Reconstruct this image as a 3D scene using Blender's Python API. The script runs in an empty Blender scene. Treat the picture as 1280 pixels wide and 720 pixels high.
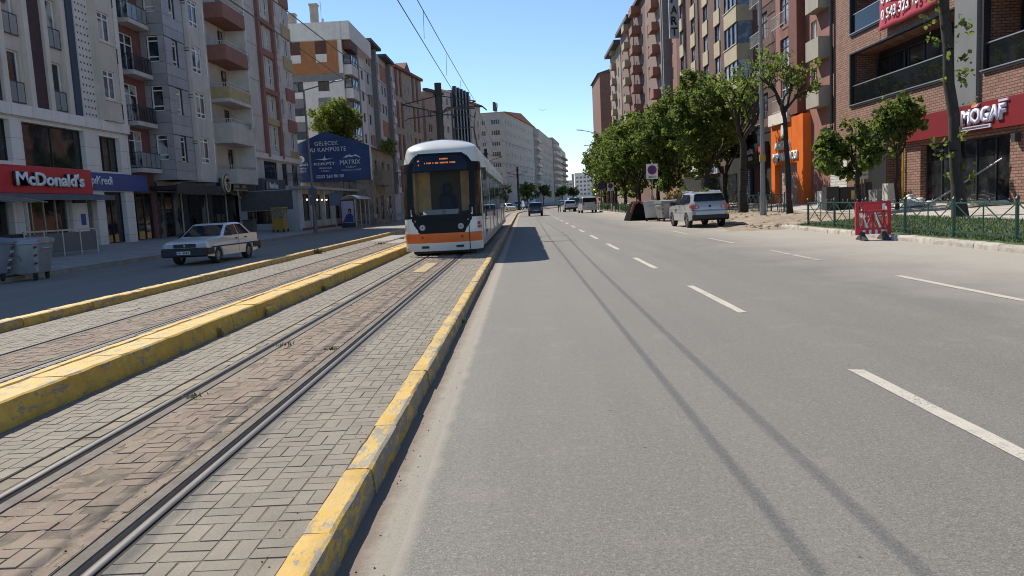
import bpy, bmesh, math, random
from mathutils import Vector, Matrix
R = random.Random(7)
scene = bpy.context.scene
COL = scene.collection
PI = math.pi
# ---------------------------------------------------------------- camera
cam = bpy.data.cameras.new('camera'); co = bpy.data.objects.new('camera', cam); COL.objects.link(co)
cam.sensor_width = 36; cam.lens = 970/1280*36; cam.clip_start = .05; cam.clip_end = 6000
rt = Vector((.99865, .01537, -.04964)); dn = Vector((-.04764, -.11064, -.99272)); fw = Vector((-.02075, .99374, -.10976))
co.matrix_world = Matrix(((rt.x, -dn.x, -fw.x, 0), (rt.y, -dn.y, -fw.y, 0), (rt.z, -dn.z, -fw.z, 1.62), (0, 0, 0, 1)))
scene.camera = co
# ---------------------------------------------------------------- sky, sun, exposure
SUN = Vector((-.60, .76, 1.0)).normalized()
el = math.asin(SUN.z); az = math.atan2(SUN.x, SUN.y)
w = bpy.data.worlds.new('World'); scene.world = w; w.use_nodes = True
nt = w.node_tree; bg = nt.nodes['Background']; sky = nt.nodes.new('ShaderNodeTexSky')
sky.sky_type = 'NISHITA'; sky.sun_disc = False; sky.sun_elevation = el; sky.sun_rotation = az
sky.air_density = 1.2; sky.dust_density = 0; sky.ozone_density = 4; sky.altitude = 2500
nt.links.new(sky.outputs[0], bg.inputs[0]); bg.inputs[1].default_value = .112
sl = bpy.data.lights.new('sun', 'SUN'); so = bpy.data.objects.new('sun', sl); COL.objects.link(so)
sl.energy = 4.3; sl.angle = math.radians(.53); sl.color = (1, .93, .81)
so.rotation_euler = (-SUN).to_track_quat('-Z', 'Y').to_euler(); so.location = (-30, 40, 60)
vs = scene.view_settings; vs.view_transform = 'Standard'; vs.look = 'None'; vs.gamma = 1; vs.use_curve_mapping = False
vs.exposure = .5
scene.cycles.filter_width = 1.05
scene.cycles.max_bounces = 7; scene.cycles.diffuse_bounces = 4; scene.cycles.glossy_bounces = 3
scene.cycles.transparent_max_bounces = 12
# ---------------------------------------------------------------- materials
MATS = {}
def newmat(name):
    m = bpy.data.materials.new(name); m.use_nodes = True
    return m, m.node_tree, m.node_tree.nodes['Principled BSDF']
def N(t, typ, **kw):
    n = t.nodes.new(typ)
    for k, v in kw.items(): setattr(n, k, v)
    return n
def mixc(t, a, b, fac, blend='MIX'):
    n = N(t, 'ShaderNodeMix', data_type='RGBA', blend_type=blend)
    for sock, v in ((n.inputs[0], fac), (n.inputs[6], a), (n.inputs[7], b)):
        if hasattr(v, 'is_linked') or hasattr(v, 'links'): t.links.new(v, sock)
        elif isinstance(v, (int, float)): sock.default_value = v
        else: sock.default_value = (*v, 1) if len(v) == 3 else v
    return n.outputs[2]
def noise(t, vec, scale, detail=4, rough=.55):
    n = N(t, 'ShaderNodeTexNoise'); n.inputs['Scale'].default_value = scale; n.inputs['Detail'].default_value = detail
    n.inputs['Roughness'].default_value = rough; t.links.new(vec, n.inputs['Vector']); return n.outputs['Fac']
def ramp(t, fac, a, b, lo=0., hi=1.):
    n = N(t, 'ShaderNodeMapRange'); t.links.new(fac, n.inputs[0])
    for i, v in enumerate((a, b, lo, hi)): n.inputs[i+1].default_value = v
    return n.outputs[0]
def math_(t, op, a, b=None):
    n = N(t, 'ShaderNodeMath', operation=op)
    for i, v in enumerate((a, b)):
        if v is None: continue
        if isinstance(v, (int, float)): n.inputs[i].default_value = v
        else: t.links.new(v, n.inputs[i])
    return n.outputs[0]
def bump(t, b, h, strength, dist=.01):
    n = N(t, 'ShaderNodeBump'); n.inputs['Strength'].default_value = strength; n.inputs['Distance'].default_value = dist
    t.links.new(h, n.inputs['Height']); t.links.new(n.outputs[0], b.inputs['Normal'])
def M(name, col=(.5, .5, .5), rough=.75, var=.18, scale=1.3, fine=0., fscale=60, bmp=0., metal=0., rnd=0., dirt=None, dirt_amt=.0, dscale=2., coat=0., streak=False, emit=0.):
    """general weathered surface: base colour, soft mottling, fine grain, dirt, per-piece variation"""
    if name in MATS: return MATS[name]
    m, t, b = newmat(name)
    pos = N(t, 'ShaderNodeNewGeometry').outputs['Position']
    c = mixc(t, [x*(1-var) for x in col], [min(1, x*(1+var)) for x in col], ramp(t, noise(t, pos, scale, 5), .3, .7))
    if streak:
        mp = N(t, 'ShaderNodeMapping'); mp.inputs['Scale'].default_value = (2.2, 2.2, .22); t.links.new(pos, mp.inputs[0])
        c = mixc(t, c, [x*.6 for x in col], ramp(t, noise(t, mp.outputs[0], 1.0, 6, .65), .5, .85, 0, .55))
    if fine:
        c = mixc(t, c, (1, 1, 1), 1., 'MULTIPLY') if False else c
        f = noise(t, pos, fscale, 3, .7)
        g = N(t, 'ShaderNodeCombineColor'); v = ramp(t, f, .25, .75, 1-fine, 1+fine)
        for i in range(3): t.links.new(v, g.inputs[i])
        c = mixc(t, c, g.outputs[0], 1., 'MULTIPLY')
    if rnd:
        oi = N(t, 'ShaderNodeObjectInfo').outputs['Random']; ge = N(t, 'ShaderNodeNewGeometry').outputs['Random Per Island']
        s = math_(t, 'FRACT', math_(t, 'ADD', oi, ge))
        g = N(t, 'ShaderNodeCombineColor')
        t.links.new(ramp(t, s, 0, 1, 1-rnd, 1+rnd), g.inputs[0]); t.links.new(ramp(t, s, 0, 1, 1-rnd, 1+rnd*.92), g.inputs[1]); t.links.new(ramp(t, s, 0, 1, 1-rnd, 1+rnd*.8), g.inputs[2])
        c = mixc(t, c, g.outputs[0], 1., 'MULTIPLY')
    if dirt:
        c = mixc(t, c, dirt, ramp(t, noise(t, pos, dscale, 8, .68), .62-.35*dirt_amt, .72-.2*dirt_amt, 0, .85))
    t.links.new(c, b.inputs['Base Color'])
    b.inputs['Roughness'].default_value = rough; b.inputs['Metallic'].default_value = metal
    if coat: b.inputs['Coat Weight'].default_value = coat; b.inputs['Coat Roughness'].default_value = .06
    if bmp: bump(t, b, noise(t, pos, fscale, 4, .7), bmp, .012)
    if emit:
        t.links.new(c, b.inputs['Emission Color']); b.inputs['Emission Strength'].default_value = emit
    MATS[name] = m; return m
def brickmat(name, c1, c2, mortar, bw=.25, bh=.075, ms=.008, bmp=.5):
    if name in MATS: return MATS[name]
    m, t, b = newmat(name)
    oc = N(t, 'ShaderNodeTexCoord').outputs['Object']
    sp = N(t, 'ShaderNodeSeparateXYZ'); t.links.new(oc, sp.inputs[0])
    cb = N(t, 'ShaderNodeCombineXYZ'); t.links.new(math_(t, 'ADD', sp.outputs[0], sp.outputs[1]), cb.inputs[0]); t.links.new(sp.outputs[2], cb.inputs[1])
    br = N(t, 'ShaderNodeTexBrick'); t.links.new(cb.outputs[0], br.inputs['Vector'])
    for k, v in (('Color1', c1), ('Color2', c2), ('Mortar', mortar)): br.inputs[k].default_value = (*v, 1)
    for k, v in (('Scale', 1), ('Mortar Size', ms), ('Mortar Smooth', .1), ('Brick Width', bw), ('Row Height', bh), ('Bias', 0)): br.inputs[k].default_value = v
    pos = N(t, 'ShaderNodeNewGeometry').outputs['Position']
    n = noise(t, pos, 1.1, 6)
    c = mixc(t, br.outputs['Color'], (.62, .6, .58), ramp(t, n, .35, .75, 0, .28), 'MULTIPLY')
    t.links.new(c, b.inputs['Base Color']); b.inputs['Roughness'].default_value = .85
    bump(t, b, math_(t, 'SUBTRACT', 1, br.outputs['Fac']), bmp, .012)
    MATS[name] = m; return m
def panelmat(name, col, pw, ph, joint=.35, ms=.012, rough=.5, var=.12, bond=0.):
    """cladding panels: thin recessed joints on a plain sheet"""
    if name in MATS: return MATS[name]
    m, t, b = newmat(name)
    oc = N(t, 'ShaderNodeTexCoord').outputs['Object']
    sp = N(t, 'ShaderNodeSeparateXYZ'); t.links.new(oc, sp.inputs[0])
    cb = N(t, 'ShaderNodeCombineXYZ'); t.links.new(math_(t, 'ADD', sp.outputs[0], sp.outputs[1]), cb.inputs[0]); t.links.new(sp.outputs[2], cb.inputs[1])
    br = N(t, 'ShaderNodeTexBrick'); br.offset = bond; t.links.new(cb.outputs[0], br.inputs['Vector'])
    for k, v in (('Color1', [x*(1-var) for x in col]), ('Color2', [x*(1+var) for x in col]), ('Mortar', [x*joint for x in col])): br.inputs[k].default_value = (*v, 1)
    for k, v in (('Scale', 1), ('Mortar Size', ms), ('Mortar Smooth', .1), ('Brick Width', pw), ('Row Height', ph)): br.inputs[k].default_value = v
    pos = N(t, 'ShaderNodeNewGeometry').outputs['Position']
    mp = N(t, 'ShaderNodeMapping'); mp.inputs['Scale'].default_value = (1.6, 1.6, .25); t.links.new(pos, mp.inputs[0])
    c = mixc(t, br.outputs['Color'], (.6, .58, .56), ramp(t, noise(t, mp.outputs[0], 1.2, 6), .45, .85, 0, .5), 'MULTIPLY')
    t.links.new(c, b.inputs['Base Color']); b.inputs['Roughness'].default_value = rough
    bump(t, b, math_(t, 'SUBTRACT', 1, br.outputs['Fac']), .35, .01)
    MATS[name] = m; return m
def glassmat(name, dark=(.012, .015, .018), curtain=(.30, .29, .27), amount=.35, rough=.04):
    """window pane: dark room behind, some with net curtains, pale ones also standing in for reflected sky"""
    if name in MATS: return MATS[name]
    m, t, b = newmat(name)
    pos = N(t, 'ShaderNodeNewGeometry').outputs['Position']
    oi = N(t, 'ShaderNodeObjectInfo').outputs['Random']; ge = N(t, 'ShaderNodeNewGeometry').outputs['Random Per Island']
    s = math_(t, 'FRACT', math_(t, 'ADD', oi, ge))
    mp = N(t, 'ShaderNodeMapping'); mp.inputs['Scale'].default_value = (9, 9, .4); t.links.new(pos, mp.inputs[0])
    fold = ramp(t, noise(t, mp.outputs[0], 1.5, 2), .3, .7, .45, 1.)
    cur = N(t, 'ShaderNodeMix', data_type='RGBA'); cur.inputs[6].default_value = (*[x*.45 for x in curtain], 1); cur.inputs[7].default_value = (*curtain, 1); t.links.new(fold, cur.inputs[0])
    room = mixc(t, dark, [x*4 for x in dark], ramp(t, noise(t, pos, 1.7, 3), .45, .75))
    side = ramp(t, noise(t, pos, .9, 1), .42, .5)
    k = math_(t, 'MULTIPLY', math_(t, 'LESS_THAN', s, amount), side)
    t.links.new(mixc(t, room, cur.outputs[2], k), b.inputs['Base Color'])
    b.inputs['Roughness'].default_value = rough; b.inputs['IOR'].default_value = 1.52
    wob = noise(t, pos, 1.1, 1); bump(t, b, wob, .06, .05)
    MATS[name] = m; return m
def clear_glass(name, tint=(.75, .85, .85), alpha=.35):
    if name in MATS: return MATS[name]
    m, t, b = newmat(name)
    b.inputs['Base Color'].default_value = (*tint, 1); b.inputs['Roughness'].default_value = .03; b.inputs['Alpha'].default_value = alpha
    MATS[name] = m; return m
# ---------------------------------------------------------------- mesh helpers
class MB:
    def __init__(s): s.v = []; s.f = []; s.m = []; s.smooth = False
    def poly(s, pts, mi=0):
        o = len(s.v); s.v += [tuple(p) for p in pts]; s.f.append(tuple(range(o, o+len(pts)))); s.m.append(mi); return s
    def box(s, x0, x1, y0, y1, z0, z1, mi=0):
        o = len(s.v); s.v += [(x0,y0,z0),(x1,y0,z0),(x1,y1,z0),(x0,y1,z0),(x0,y0,z1),(x1,y0,z1),(x1,y1,z1),(x0,y1,z1)]
        for f in ((0,3,2,1),(4,5,6,7),(0,1,5,4),(1,2,6,5),(2,3,7,6),(3,0,4,7)): s.f.append(tuple(o+i for i in f)); s.m.append(mi)
        return s
    def tube(s, a, b, r0, r1=None, n=8, mi=0, caps=True):
        a = Vector(a); b = Vector(b); r1 = r0 if r1 is None else r1; d = (b-a).normalized()
        p = d.cross(Vector((0,0,1)) if abs(d.z) < .9 else Vector((1,0,0))).normalized(); q = d.cross(p)
        o = len(s.v)
        for c, r in ((a, r0), (b, r1)):
            for i in range(n):
                t = 2*PI*i/n; s.v.append(tuple(c+(p*math.cos(t)+q*math.sin(t))*r))
        for i in range(n): s.f.append((o+i, o+(i+1)%n, o+n+(i+1)%n, o+n+i)); s.m.append(mi)
        if caps: s.f.append(tuple(o+n-1-i for i in range(n))); s.f.append(tuple(o+n+i for i in range(n))); s.m += [mi, mi]
        return s
    def path(s, pts, r, n=6, mi=0):
        for a, b in zip(pts[:-1], pts[1:]): s.tube(a, b, r, r, n, mi)
        return s
    def bar(s, a, b, wd, ht, mi=0):
        """rectangular bar from a to b"""
        a = Vector(a); b = Vector(b); d = (b-a).normalized()
        p = d.cross(Vector((0,0,1)) if abs(d.z) < .95 else Vector((0,1,0))).normalized()*wd/2; q = p.cross(d).normalized()*ht/2
        o = len(s.v)
        for c in (a, b):
            for k in ((-1,-1),(1,-1),(1,1),(-1,1)): s.v.append(tuple(c+p*k[0]+q*k[1]))
        for f in ((3,2,1,0),(4,5,6,7),(0,1,5,4),(1,2,6,5),(2,3,7,6),(3,0,4,7)): s.f.append(tuple(o+i for i in f)); s.m.append(mi)
        return s
    def prism(s, pts, y0, y1, mi=0, axis='y'):
        """polygon in (x,z) swept from y0 to y1"""
        n = len(pts); o = len(s.v)
        for y in (y0, y1):
            for p in pts: s.v.append((p[0], y, p[1]) if axis == 'y' else ((y, p[0], p[1]) if axis == 'x' else (p[0], p[1], y)))
        for i in range(n): s.f.append((o+i, o+(i+1)%n, o+n+(i+1)%n, o+n+i)); s.m.append(mi)
        s.f.append(tuple(o+i for i in reversed(range(n)))); s.f.append(tuple(o+n+i for i in range(n))); s.m += [mi, mi]
        return s
    def disc(s, c, r, y0, y1, n=20, mi=0, axis='y'):
        return s.prism([(c[0]+r*math.cos(2*PI*i/n), c[1]+r*math.sin(2*PI*i/n)) for i in range(n)], y0, y1, mi, axis)
    def loft(s, rings, mi=0, closed=True, caps=True):
        o = len(s.v); n = len(rings[0])
        for r in rings: s.v += [tuple(p) for p in r]
        for k in range(len(rings)-1):
            for i in range(n if closed else n-1):
                a = o+k*n+i; b = o+k*n+(i+1)%n; s.f.append((a, b, b+n, a+n)); s.m.append(mi)
        if caps and closed:
            s.f.append(tuple(o+i for i in reversed(range(n)))); s.f.append(tuple(o+(len(rings)-1)*n+i for i in range(n))); s.m += [mi, mi]
        return s
    def mesh(s, name, mats, smooth=None, fix=True):
        me = bpy.data.meshes.new(name); me.from_pydata(s.v, [], s.f)
        for m in (mats if isinstance(mats, (list, tuple)) else [mats]): me.materials.append(m)
        me.polygons.foreach_set('material_index', s.m)
        if fix:
            bm = bmesh.new(); bm.from_mesh(me); bmesh.ops.recalc_face_normals(bm, faces=bm.faces); bm.to_mesh(me); bm.free()
        if smooth:
            me.polygons.foreach_set('use_smooth', [True]*len(me.polygons)); me.update()
            try: me.set_sharp_from_angle(angle=math.radians(smooth))
            except Exception: pass
        me.update(); return me
    def build(s, name, mats, parent=None, smooth=None, loc=None, rot=None, fix=True):
        return link(name, s.mesh(name, mats, smooth, fix), parent, loc, rot)
def link(name, data, parent=None, loc=None, rot=None):
    o = bpy.data.objects.new(name, data); COL.objects.link(o)
    if parent: o.parent = parent
    if loc is not None: o.location = loc
    if rot is not None: o.rotation_euler = rot if hasattr(rot, '__len__') else (0, 0, rot)
    return o
def tag(o, label=None, cat=None, group=None, kind=None):
    if label: o['label'] = label
    if cat: o['category'] = cat
    if group: o['group'] = group
    if kind: o['kind'] = kind
    return o
def thing(name, label, cat, loc=(0,0,0), rz=0, group=None):
    o = link(name, None, None, loc, rz); o.empty_display_size = .3
    return tag(o, label, cat, group)
def tree_copy(o, loc=None, rz=None, label=None, parent=None):
    c = o.copy(); COL.objects.link(c); c.parent = parent
    if loc is not None: c.location = loc
    if rz is not None: c.rotation_euler = (0, 0, rz)
    if label: c['label'] = label
    for ch in list(o.children): tree_copy(ch, parent=c)
    return c
def text(body, parent, mat, loc, width=None, height=.5, depth=.03, bold=.0, name='lettering', align='l', space=1.):
    """lettering standing in the x-z plane of its parent, read from -y"""
    cu = bpy.data.curves.new(name, 'FONT'); cu.body = body; cu.size = 1; cu.extrude = 0; cu.offset = bold; cu.space_character = space
    cu.resolution_u = 3
    ob = bpy.data.objects.new(name, cu); COL.objects.link(ob); bpy.context.view_layer.update()
    me = bpy.data.meshes.new_from_object(ob); bpy.data.objects.remove(ob); bpy.data.curves.remove(cu)
    bm = bmesh.new(); bm.from_mesh(me)
    xs = [v.co.x for v in bm.verts]; ys = [v.co.y for v in bm.verts]
    x0, x1, y0, y1 = min(xs), max(xs), min(ys), max(ys); sy = height/(y1-y0); sx = width/(x1-x0) if width else sy
    W = (x1-x0)*sx; ox = {'l': 0, 'c': -W/2, 'r': -W}[align]
    bmesh.ops.dissolve_limit(bm, angle_limit=.01, verts=bm.verts, edges=bm.edges)
    g = bmesh.ops.extrude_face_region(bm, geom=bm.faces[:])
    top = {e for e in g['geom'] if isinstance(e, bmesh.types.BMVert)}
    for v in bm.verts:
        d = -depth if v in top else 0
        v.co = Vector(((v.co.x-x0)*sx+ox, d, (v.co.y-y0)*sy))
    bmesh.ops.recalc_face_normals(bm, faces=bm.faces)
    bm.to_mesh(me); bm.free(); me.name = name; me.materials.clear(); me.materials.append(mat)
    return link(name, me, parent, loc)
# street alignment: straight along +Y, then bending gently to the right
def cx(y): return 0 if y < 100 else (.002*(y-100)**2 if y < 150 else 5+.2*(y-150))
def cang(y): return 0 if y < 100 else -math.atan(min(.2, .004*(y-100)))
def zl(x): return .15+.058*max(0, -15.6-x)
def zr(x): return .15+.045*max(0, x-10.8)
YS = [-12, -4, 0, 2, 4, 6, 8, 10, 12, 15, 18, 22, 26, 30, 36, 42, 50, 60, 70, 80, 90, 100, 105, 110, 115, 120, 125, 130, 135, 140, 145, 150, 170, 200, 240, 300, 380, 460, 560, 700]
def sweep(prof, ys=YS, mb=None):
    """open profile [(x,z)...] swept along the street"""
    mb = mb or MB(); n = len(prof); o = len(mb.v)
    for y in ys: mb.v += [(x+cx(y), y, z) for x, z in prof]
    for k in range(len(ys)-1):
        for i in range(n-1): a = o+k*n+i; mb.f.append((a, a+1, a+1+n, a+n)); mb.m.append(0)
    return mb
# ================================================================ THE GROUND
def asphalt(name, base, dusty=False):
    m, t, b = newmat(name)
    pos = N(t, 'ShaderNodeNewGeometry').outputs['Position']
    mp = N(t, 'ShaderNodeMapping'); mp.inputs['Scale'].default_value = (1, .06, 1); t.links.new(pos, mp.inputs[0])
    c = mixc(t, [x*.80 for x in base], [x*1.1 for x in base], ramp(t, noise(t, mp.outputs[0], 1.1, 5), .3, .7))
    c = mixc(t, c, [x*.8 for x in base], ramp(t, noise(t, pos, .35, 6, .7), .5, .75, 0, .6))
    for sc_, amt in ((14, .25), (38, .7), (85, .85), (170, .7)):
        sp = noise(t, pos, sc_, 2, .85)
        c = mixc(t, c, [min(1, x*1.7) for x in base], ramp(t, sp, .55, .68, 0, amt)); c = mixc(t, c, [x*.45 for x in base], ramp(t, sp, .45, .32, 0, amt))
    vo = N(t, 'ShaderNodeTexVoronoi'); vo.inputs['Scale'].default_value = 1.9; t.links.new(pos, vo.inputs['Vector'])
    c = mixc(t, c, [x*.25 for x in base], ramp(t, vo.outputs['Distance'], .035, .02, 0, .8))
    wob = N(t, 'ShaderNodeMix', data_type='RGBA', blend_type='ADD'); nn = N(t, 'ShaderNodeTexNoise'); nn.inputs['Scale'].default_value = 1.4; nn.inputs['Detail'].default_value = 6; t.links.new(pos, nn.inputs['Vector']); wob.inputs[0].default_value = .7; t.links.new(pos, wob.inputs[6]); t.links.new(nn.outputs['Color'], wob.inputs[7])
    ve = N(t, 'ShaderNodeTexVoronoi', feature='DISTANCE_TO_EDGE'); ve.inputs['Scale'].default_value = .28; t.links.new(wob.outputs[2], ve.inputs['Vector'])
    ck_ = math_(t, 'MULTIPLY', ramp(t, ve.outputs['Distance'], .0035, .0012), ramp(t, noise(t, pos, .22, 3), .55, .65, 0, .3)); c = mixc(t, c, [x*.4 for x in base], ck_)
    if dusty:
        x = N(t, 'ShaderNodeSeparateXYZ'); t.links.new(pos, x.inputs[0])
        edge = math_(t, 'ADD', x.outputs[0], math_(t, 'MULTIPLY', noise(t, pos, .55, 6, .65), 4.2))
        c = mixc(t, c, (.40, .36, .30), ramp(t, edge, 7.4, 11.2, 0, .8))
        c = mixc(t, c, (.33, .29, .235), ramp(t, noise(t, pos, 1.6, 7, .7), .56, .8, 0, .35))
        gut = math_(t, 'ADD', x.outputs[0], math_(t, 'MULTIPLY', noise(t, pos, 3.5, 5, .7), .13))
        c = mixc(t, (.30, .27, .225), c, ramp(t, gut, -.60, -.53))
    t.links.new(c, b.inputs['Base Color']); b.inputs['Roughness'].default_value = .82
    bump(t, b, math_(t, 'ADD', noise(t, pos, 120, 3, .8), math_(t, 'MULTIPLY', noise(t, pos, 30, 3), .5)), .35, .008)
    return m
asph_r = asphalt('asphalt_sunlit_lane', (.178, .166, .146), True)
asph_l = asphalt('asphalt_left', (.21, .186, .15))
conc = M('concrete', (.165, .145, .118), .9, .2, 5, .3, 60, .5, dirt=(.13, .11, .085), dirt_amt=.5, dscale=6)
concd = M('gutter_concrete', (.36, .33, .285), .9, .18, 3, .25, 45, .4, dirt=(.2, .16, .13), dirt_amt=.4, dscale=4)
joint = M('joint_sand', (.155, .125, .09), .95, .3, 9, .3, 60, .5)
pav_grey = M('paver_grey', (.225, .195, .152), .85, .14, 4, .2, 85, .35, rnd=.09, dirt=(.22, .19, .15), dirt_amt=.22, dscale=2.2)
pav_pink = M('paver_pink', (.19, .135, .102), .88, .16, 4, .22, 75, .4, rnd=.12, dirt=(.25, .20, .145), dirt_amt=.6, dscale=3.1)
pav_tan = M('paver_tan', (.25, .212, .15), .88, .15, 4, .2, 75, .3, rnd=.16, dirt=(.22, .19, .15), dirt_amt=.3)
steel = M('rail_steel', (.075, .073, .071), .5, .2, 3, .12, 40, 0, metal=.55)
rust = M('rail_groove', (.035, .028, .023), .9, .3, 8)
def yellow(name, wear, edge=False):
    m, t, b = newmat(name)
    pos = N(t, 'ShaderNodeNewGeometry').outputs['Position']
    c = mixc(t, (.53, .31, .032), (.62, .39, .065), ramp(t, noise(t, pos, 2.5, 5), .3, .7))
    c = mixc(t, c, (.36, .25, .09), ramp(t, noise(t, pos, 6, 7, .7), .5, .78, 0, .7))
    mpk = N(t, 'ShaderNodeMapping'); mpk.inputs['Scale'].default_value = (1, .3, 1); t.links.new(pos, mpk.inputs[0])
    w_ = math_(t, 'ADD', noise(t, mpk.outputs[0], 16, 9, .74), math_(t, 'MULTIPLY', noise(t, pos, 1.3, 3), .3))
    if edge:
        ex = N(t, 'ShaderNodeSeparateXYZ'); t.links.new(pos, ex.inputs[0]); w_ = math_(t, 'ADD', w_, ramp(t, ex.outputs[0], -1.0, -.95, -.02, .05))
    c = mixc(t, c, (.23, .21, .175), ramp(t, w_, .86-wear*.3, .88-wear*.3, 0, .92))
    c = mixc(t, c, (.11, .09, .065), ramp(t, noise(t, pos, 17, 5, .7), .64, .72, 0, .65))
    up = N(t, 'ShaderNodeSeparateXYZ'); t.links.new(N(t, 'ShaderNodeNewGeometry').outputs['Normal'], up.inputs[0])
    dst = math_(t, 'MULTIPLY', ramp(t, up.outputs[2], .6, .9), ramp(t, noise(t, pos, 5, 7, .7), .42, .6, 0, .6*wear))
    c = mixc(t, c, (.40, .33, .19), dst)
    c = mixc(t, c, (.15, .10, .05), math_(t, 'MULTIPLY', ramp(t, up.outputs[2], .5, .2), ramp(t, noise(t, pos, 9, 8, .75), .40, .62, 0, .62*wear)))
    t.links.new(c, b.inputs['Base Color']); b.inputs['Roughness'].default_value = .7
    bump(t, b, math_(t, 'ADD', noise(t, pos, 28, 5, .7), math_(t, 'MULTIPLY', w_, .6)), .45, .012)
    return m
yel_top = yellow('kerb_yellow_worn', .66, True); yel_med = yellow('kerb_yellow', .5); yel_left = yellow('kerb_yellow_dusty', .62)
soil = M('soil', (.31, .25, .18), .95, .25, 1.5, .3, 30, .8, dirt=(.22, .17, .115), dirt_amt=.5)
def structure(name, mb, mat, smooth=None): return tag(mb.build(name, mat, smooth=smooth), kind='structure')
g = MB(); g.poly([(-2500, -200, -.35), (2500, -200, -.35), (2500, 4000, -.35), (-2500, 4000, -.35)])
structure('ground', g, M('town_ground', (.27, .25, .22), .95, .3, .05, .2, 3))
structure('road', sweep([(-.92, 0), (8.6, 0), (11.2, 0)]), asph_r)
structure('road_across_tramway', sweep([(-16.5, 0), (-7.6, 0)]), asph_l)
m_, t_, b_ = newmat('gutter_dust'); p_ = N(t_, 'ShaderNodeNewGeometry').outputs['Position']; sx_ = N(t_, 'ShaderNodeSeparateXYZ'); t_.links.new(p_, sx_.inputs[0])
e_ = math_(t_, 'ADD', sx_.outputs[0], math_(t_, 'MULTIPLY', noise(t_, p_, 5, 7, .7), .16)); c_ = mixc(t_, (.21, .165, .13), (.33, .295, .24), ramp(t_, e_, -.76, -.68)); c_ = mixc(t_, c_, (.16, .13, .10), ramp(t_, noise(t_, p_, 38, 6, .75), .55, .7, 0, .6))
t_.links.new(c_, b_.inputs['Base Color']); b_.inputs['Roughness'].default_value = .95; bump(t_, b_, noise(t_, p_, 45, 6, .75), .6, .012)
structure('gutter', sweep([(-.93, .003), (-.80, .008), (-.72, .004), (-.62, -.004)], [y for y in YS if y < 160]), m_)
structure('gutter_far', sweep([(-8.15, .004), (-7.6, .005)], [y for y in YS if y < 160]), M('gutter_sunlit_tone', (.5, .46, .40), .9, .2, 3, .2, 40))  # pale gutter colour carries the sunlit band along the far kerb
# tramway bed with rail grooves
bedp = [(-7.55, .0), (-7.55, .129)]
for (a, b) in ((-6.225, -6.175), (-5.275, -5.225)): bedp += [(a, .129), (a+.003, .085), (b-.003, .085), (b, .129)]
for (a, b) in ((-2.955, -2.905), (-2.005, -1.955)): bedp += [(a, .129), (a+.003, .085), (b-.003, .085), (b, .129)]
bedp += [(-1.06, .129), (-1.06, 0)]
bed = structure('tramway_bed', sweep(bedp, [y for y in YS if y <= 300]), M('bed_paving_far', (.30, .27, .235), .9, .15, 2, .2, 9, .3, dirt=(.24, .2, .16), dirt_amt=.4))
YT = [y for y in YS if y <= 240]
def rail(x0, x1):
    mb = sweep([(x0, .10), (x0, .139), (x0+.008, .1445), (x1-.008, .1445), (x1, .139), (x1, .10)], YT)
    return mb
for i, (a, b) in enumerate(((-1.955, -1.90), (-3.01, -2.955), (-5.225, -5.17), (-6.28, -6.225))):
    o = rail(a, b).build('tram_rail', steel, smooth=40)
    tag(o, ['polished steel rail beside the worn yellow kerb of the road', 'polished steel rail between pink paving and the yellow median', 'steel rail just beyond the yellow median kerb', 'steel rail beside the yellow kerb of the shaded road'][i], 'rail')
gr = MB()
for a, b in ((-6.222, -6.178), (-5.272, -5.228), (-2.952, -2.908), (-2.002, -1.958)): sweep([(a, .09), (b, .09)], YT, gr)
gr.build('groove', rust, bed)
ck = MB()
for a, b in ((-3.164, -3.133), (-1.90, -1.870), (-3.02, -3.008), (-6.295, -6.279), (-5.171, -5.155)): sweep([(a, .1308), (b, .1308)], [y for y in YT if y > 1], ck)
ck.build('open_joint', M('joint_dark', (.035, .028, .022), .95, .3, 8), bed)
for a, b in ((-2.905, -2.815), (-2.085, -2.005), (-6.175, -6.09), (-5.36, -5.275)):
    sweep([(a, .12), (a+.004, .1385), (b-.006, .1385), (b, .12)], YT).build('rail_bedding', conc, bed)
def paver_mesh(w_, l_, mb=None, x=0, y=0, z=0, j=.0026, tilt=(0, 0)):
    mb = mb or MB(); o = len(mb.v); a = w_/2-j; b = l_/2-j; c = .003
    for (dx, dy, zz) in ((a, b, -.022), (a, b, -.005), (a-c, b-c, 0)):
        for sx, sy in ((-1,-1),(1,-1),(1,1),(-1,1)): mb.v.append((x+sx*dx, y+sy*dy, z+zz+sx*dx*tilt[0]+sy*dy*tilt[1]))
    for k in (0, 4):
        for i in range(4): mb.f.append((o+k+i, o+k+(i+1)%4, o+k+4+(i+1)%4, o+k+4+i)); mb.m.append(0)
    mb.f.append((o+8, o+9, o+10, o+11)); mb.m.append(0); return mb
PM = {}
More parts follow.
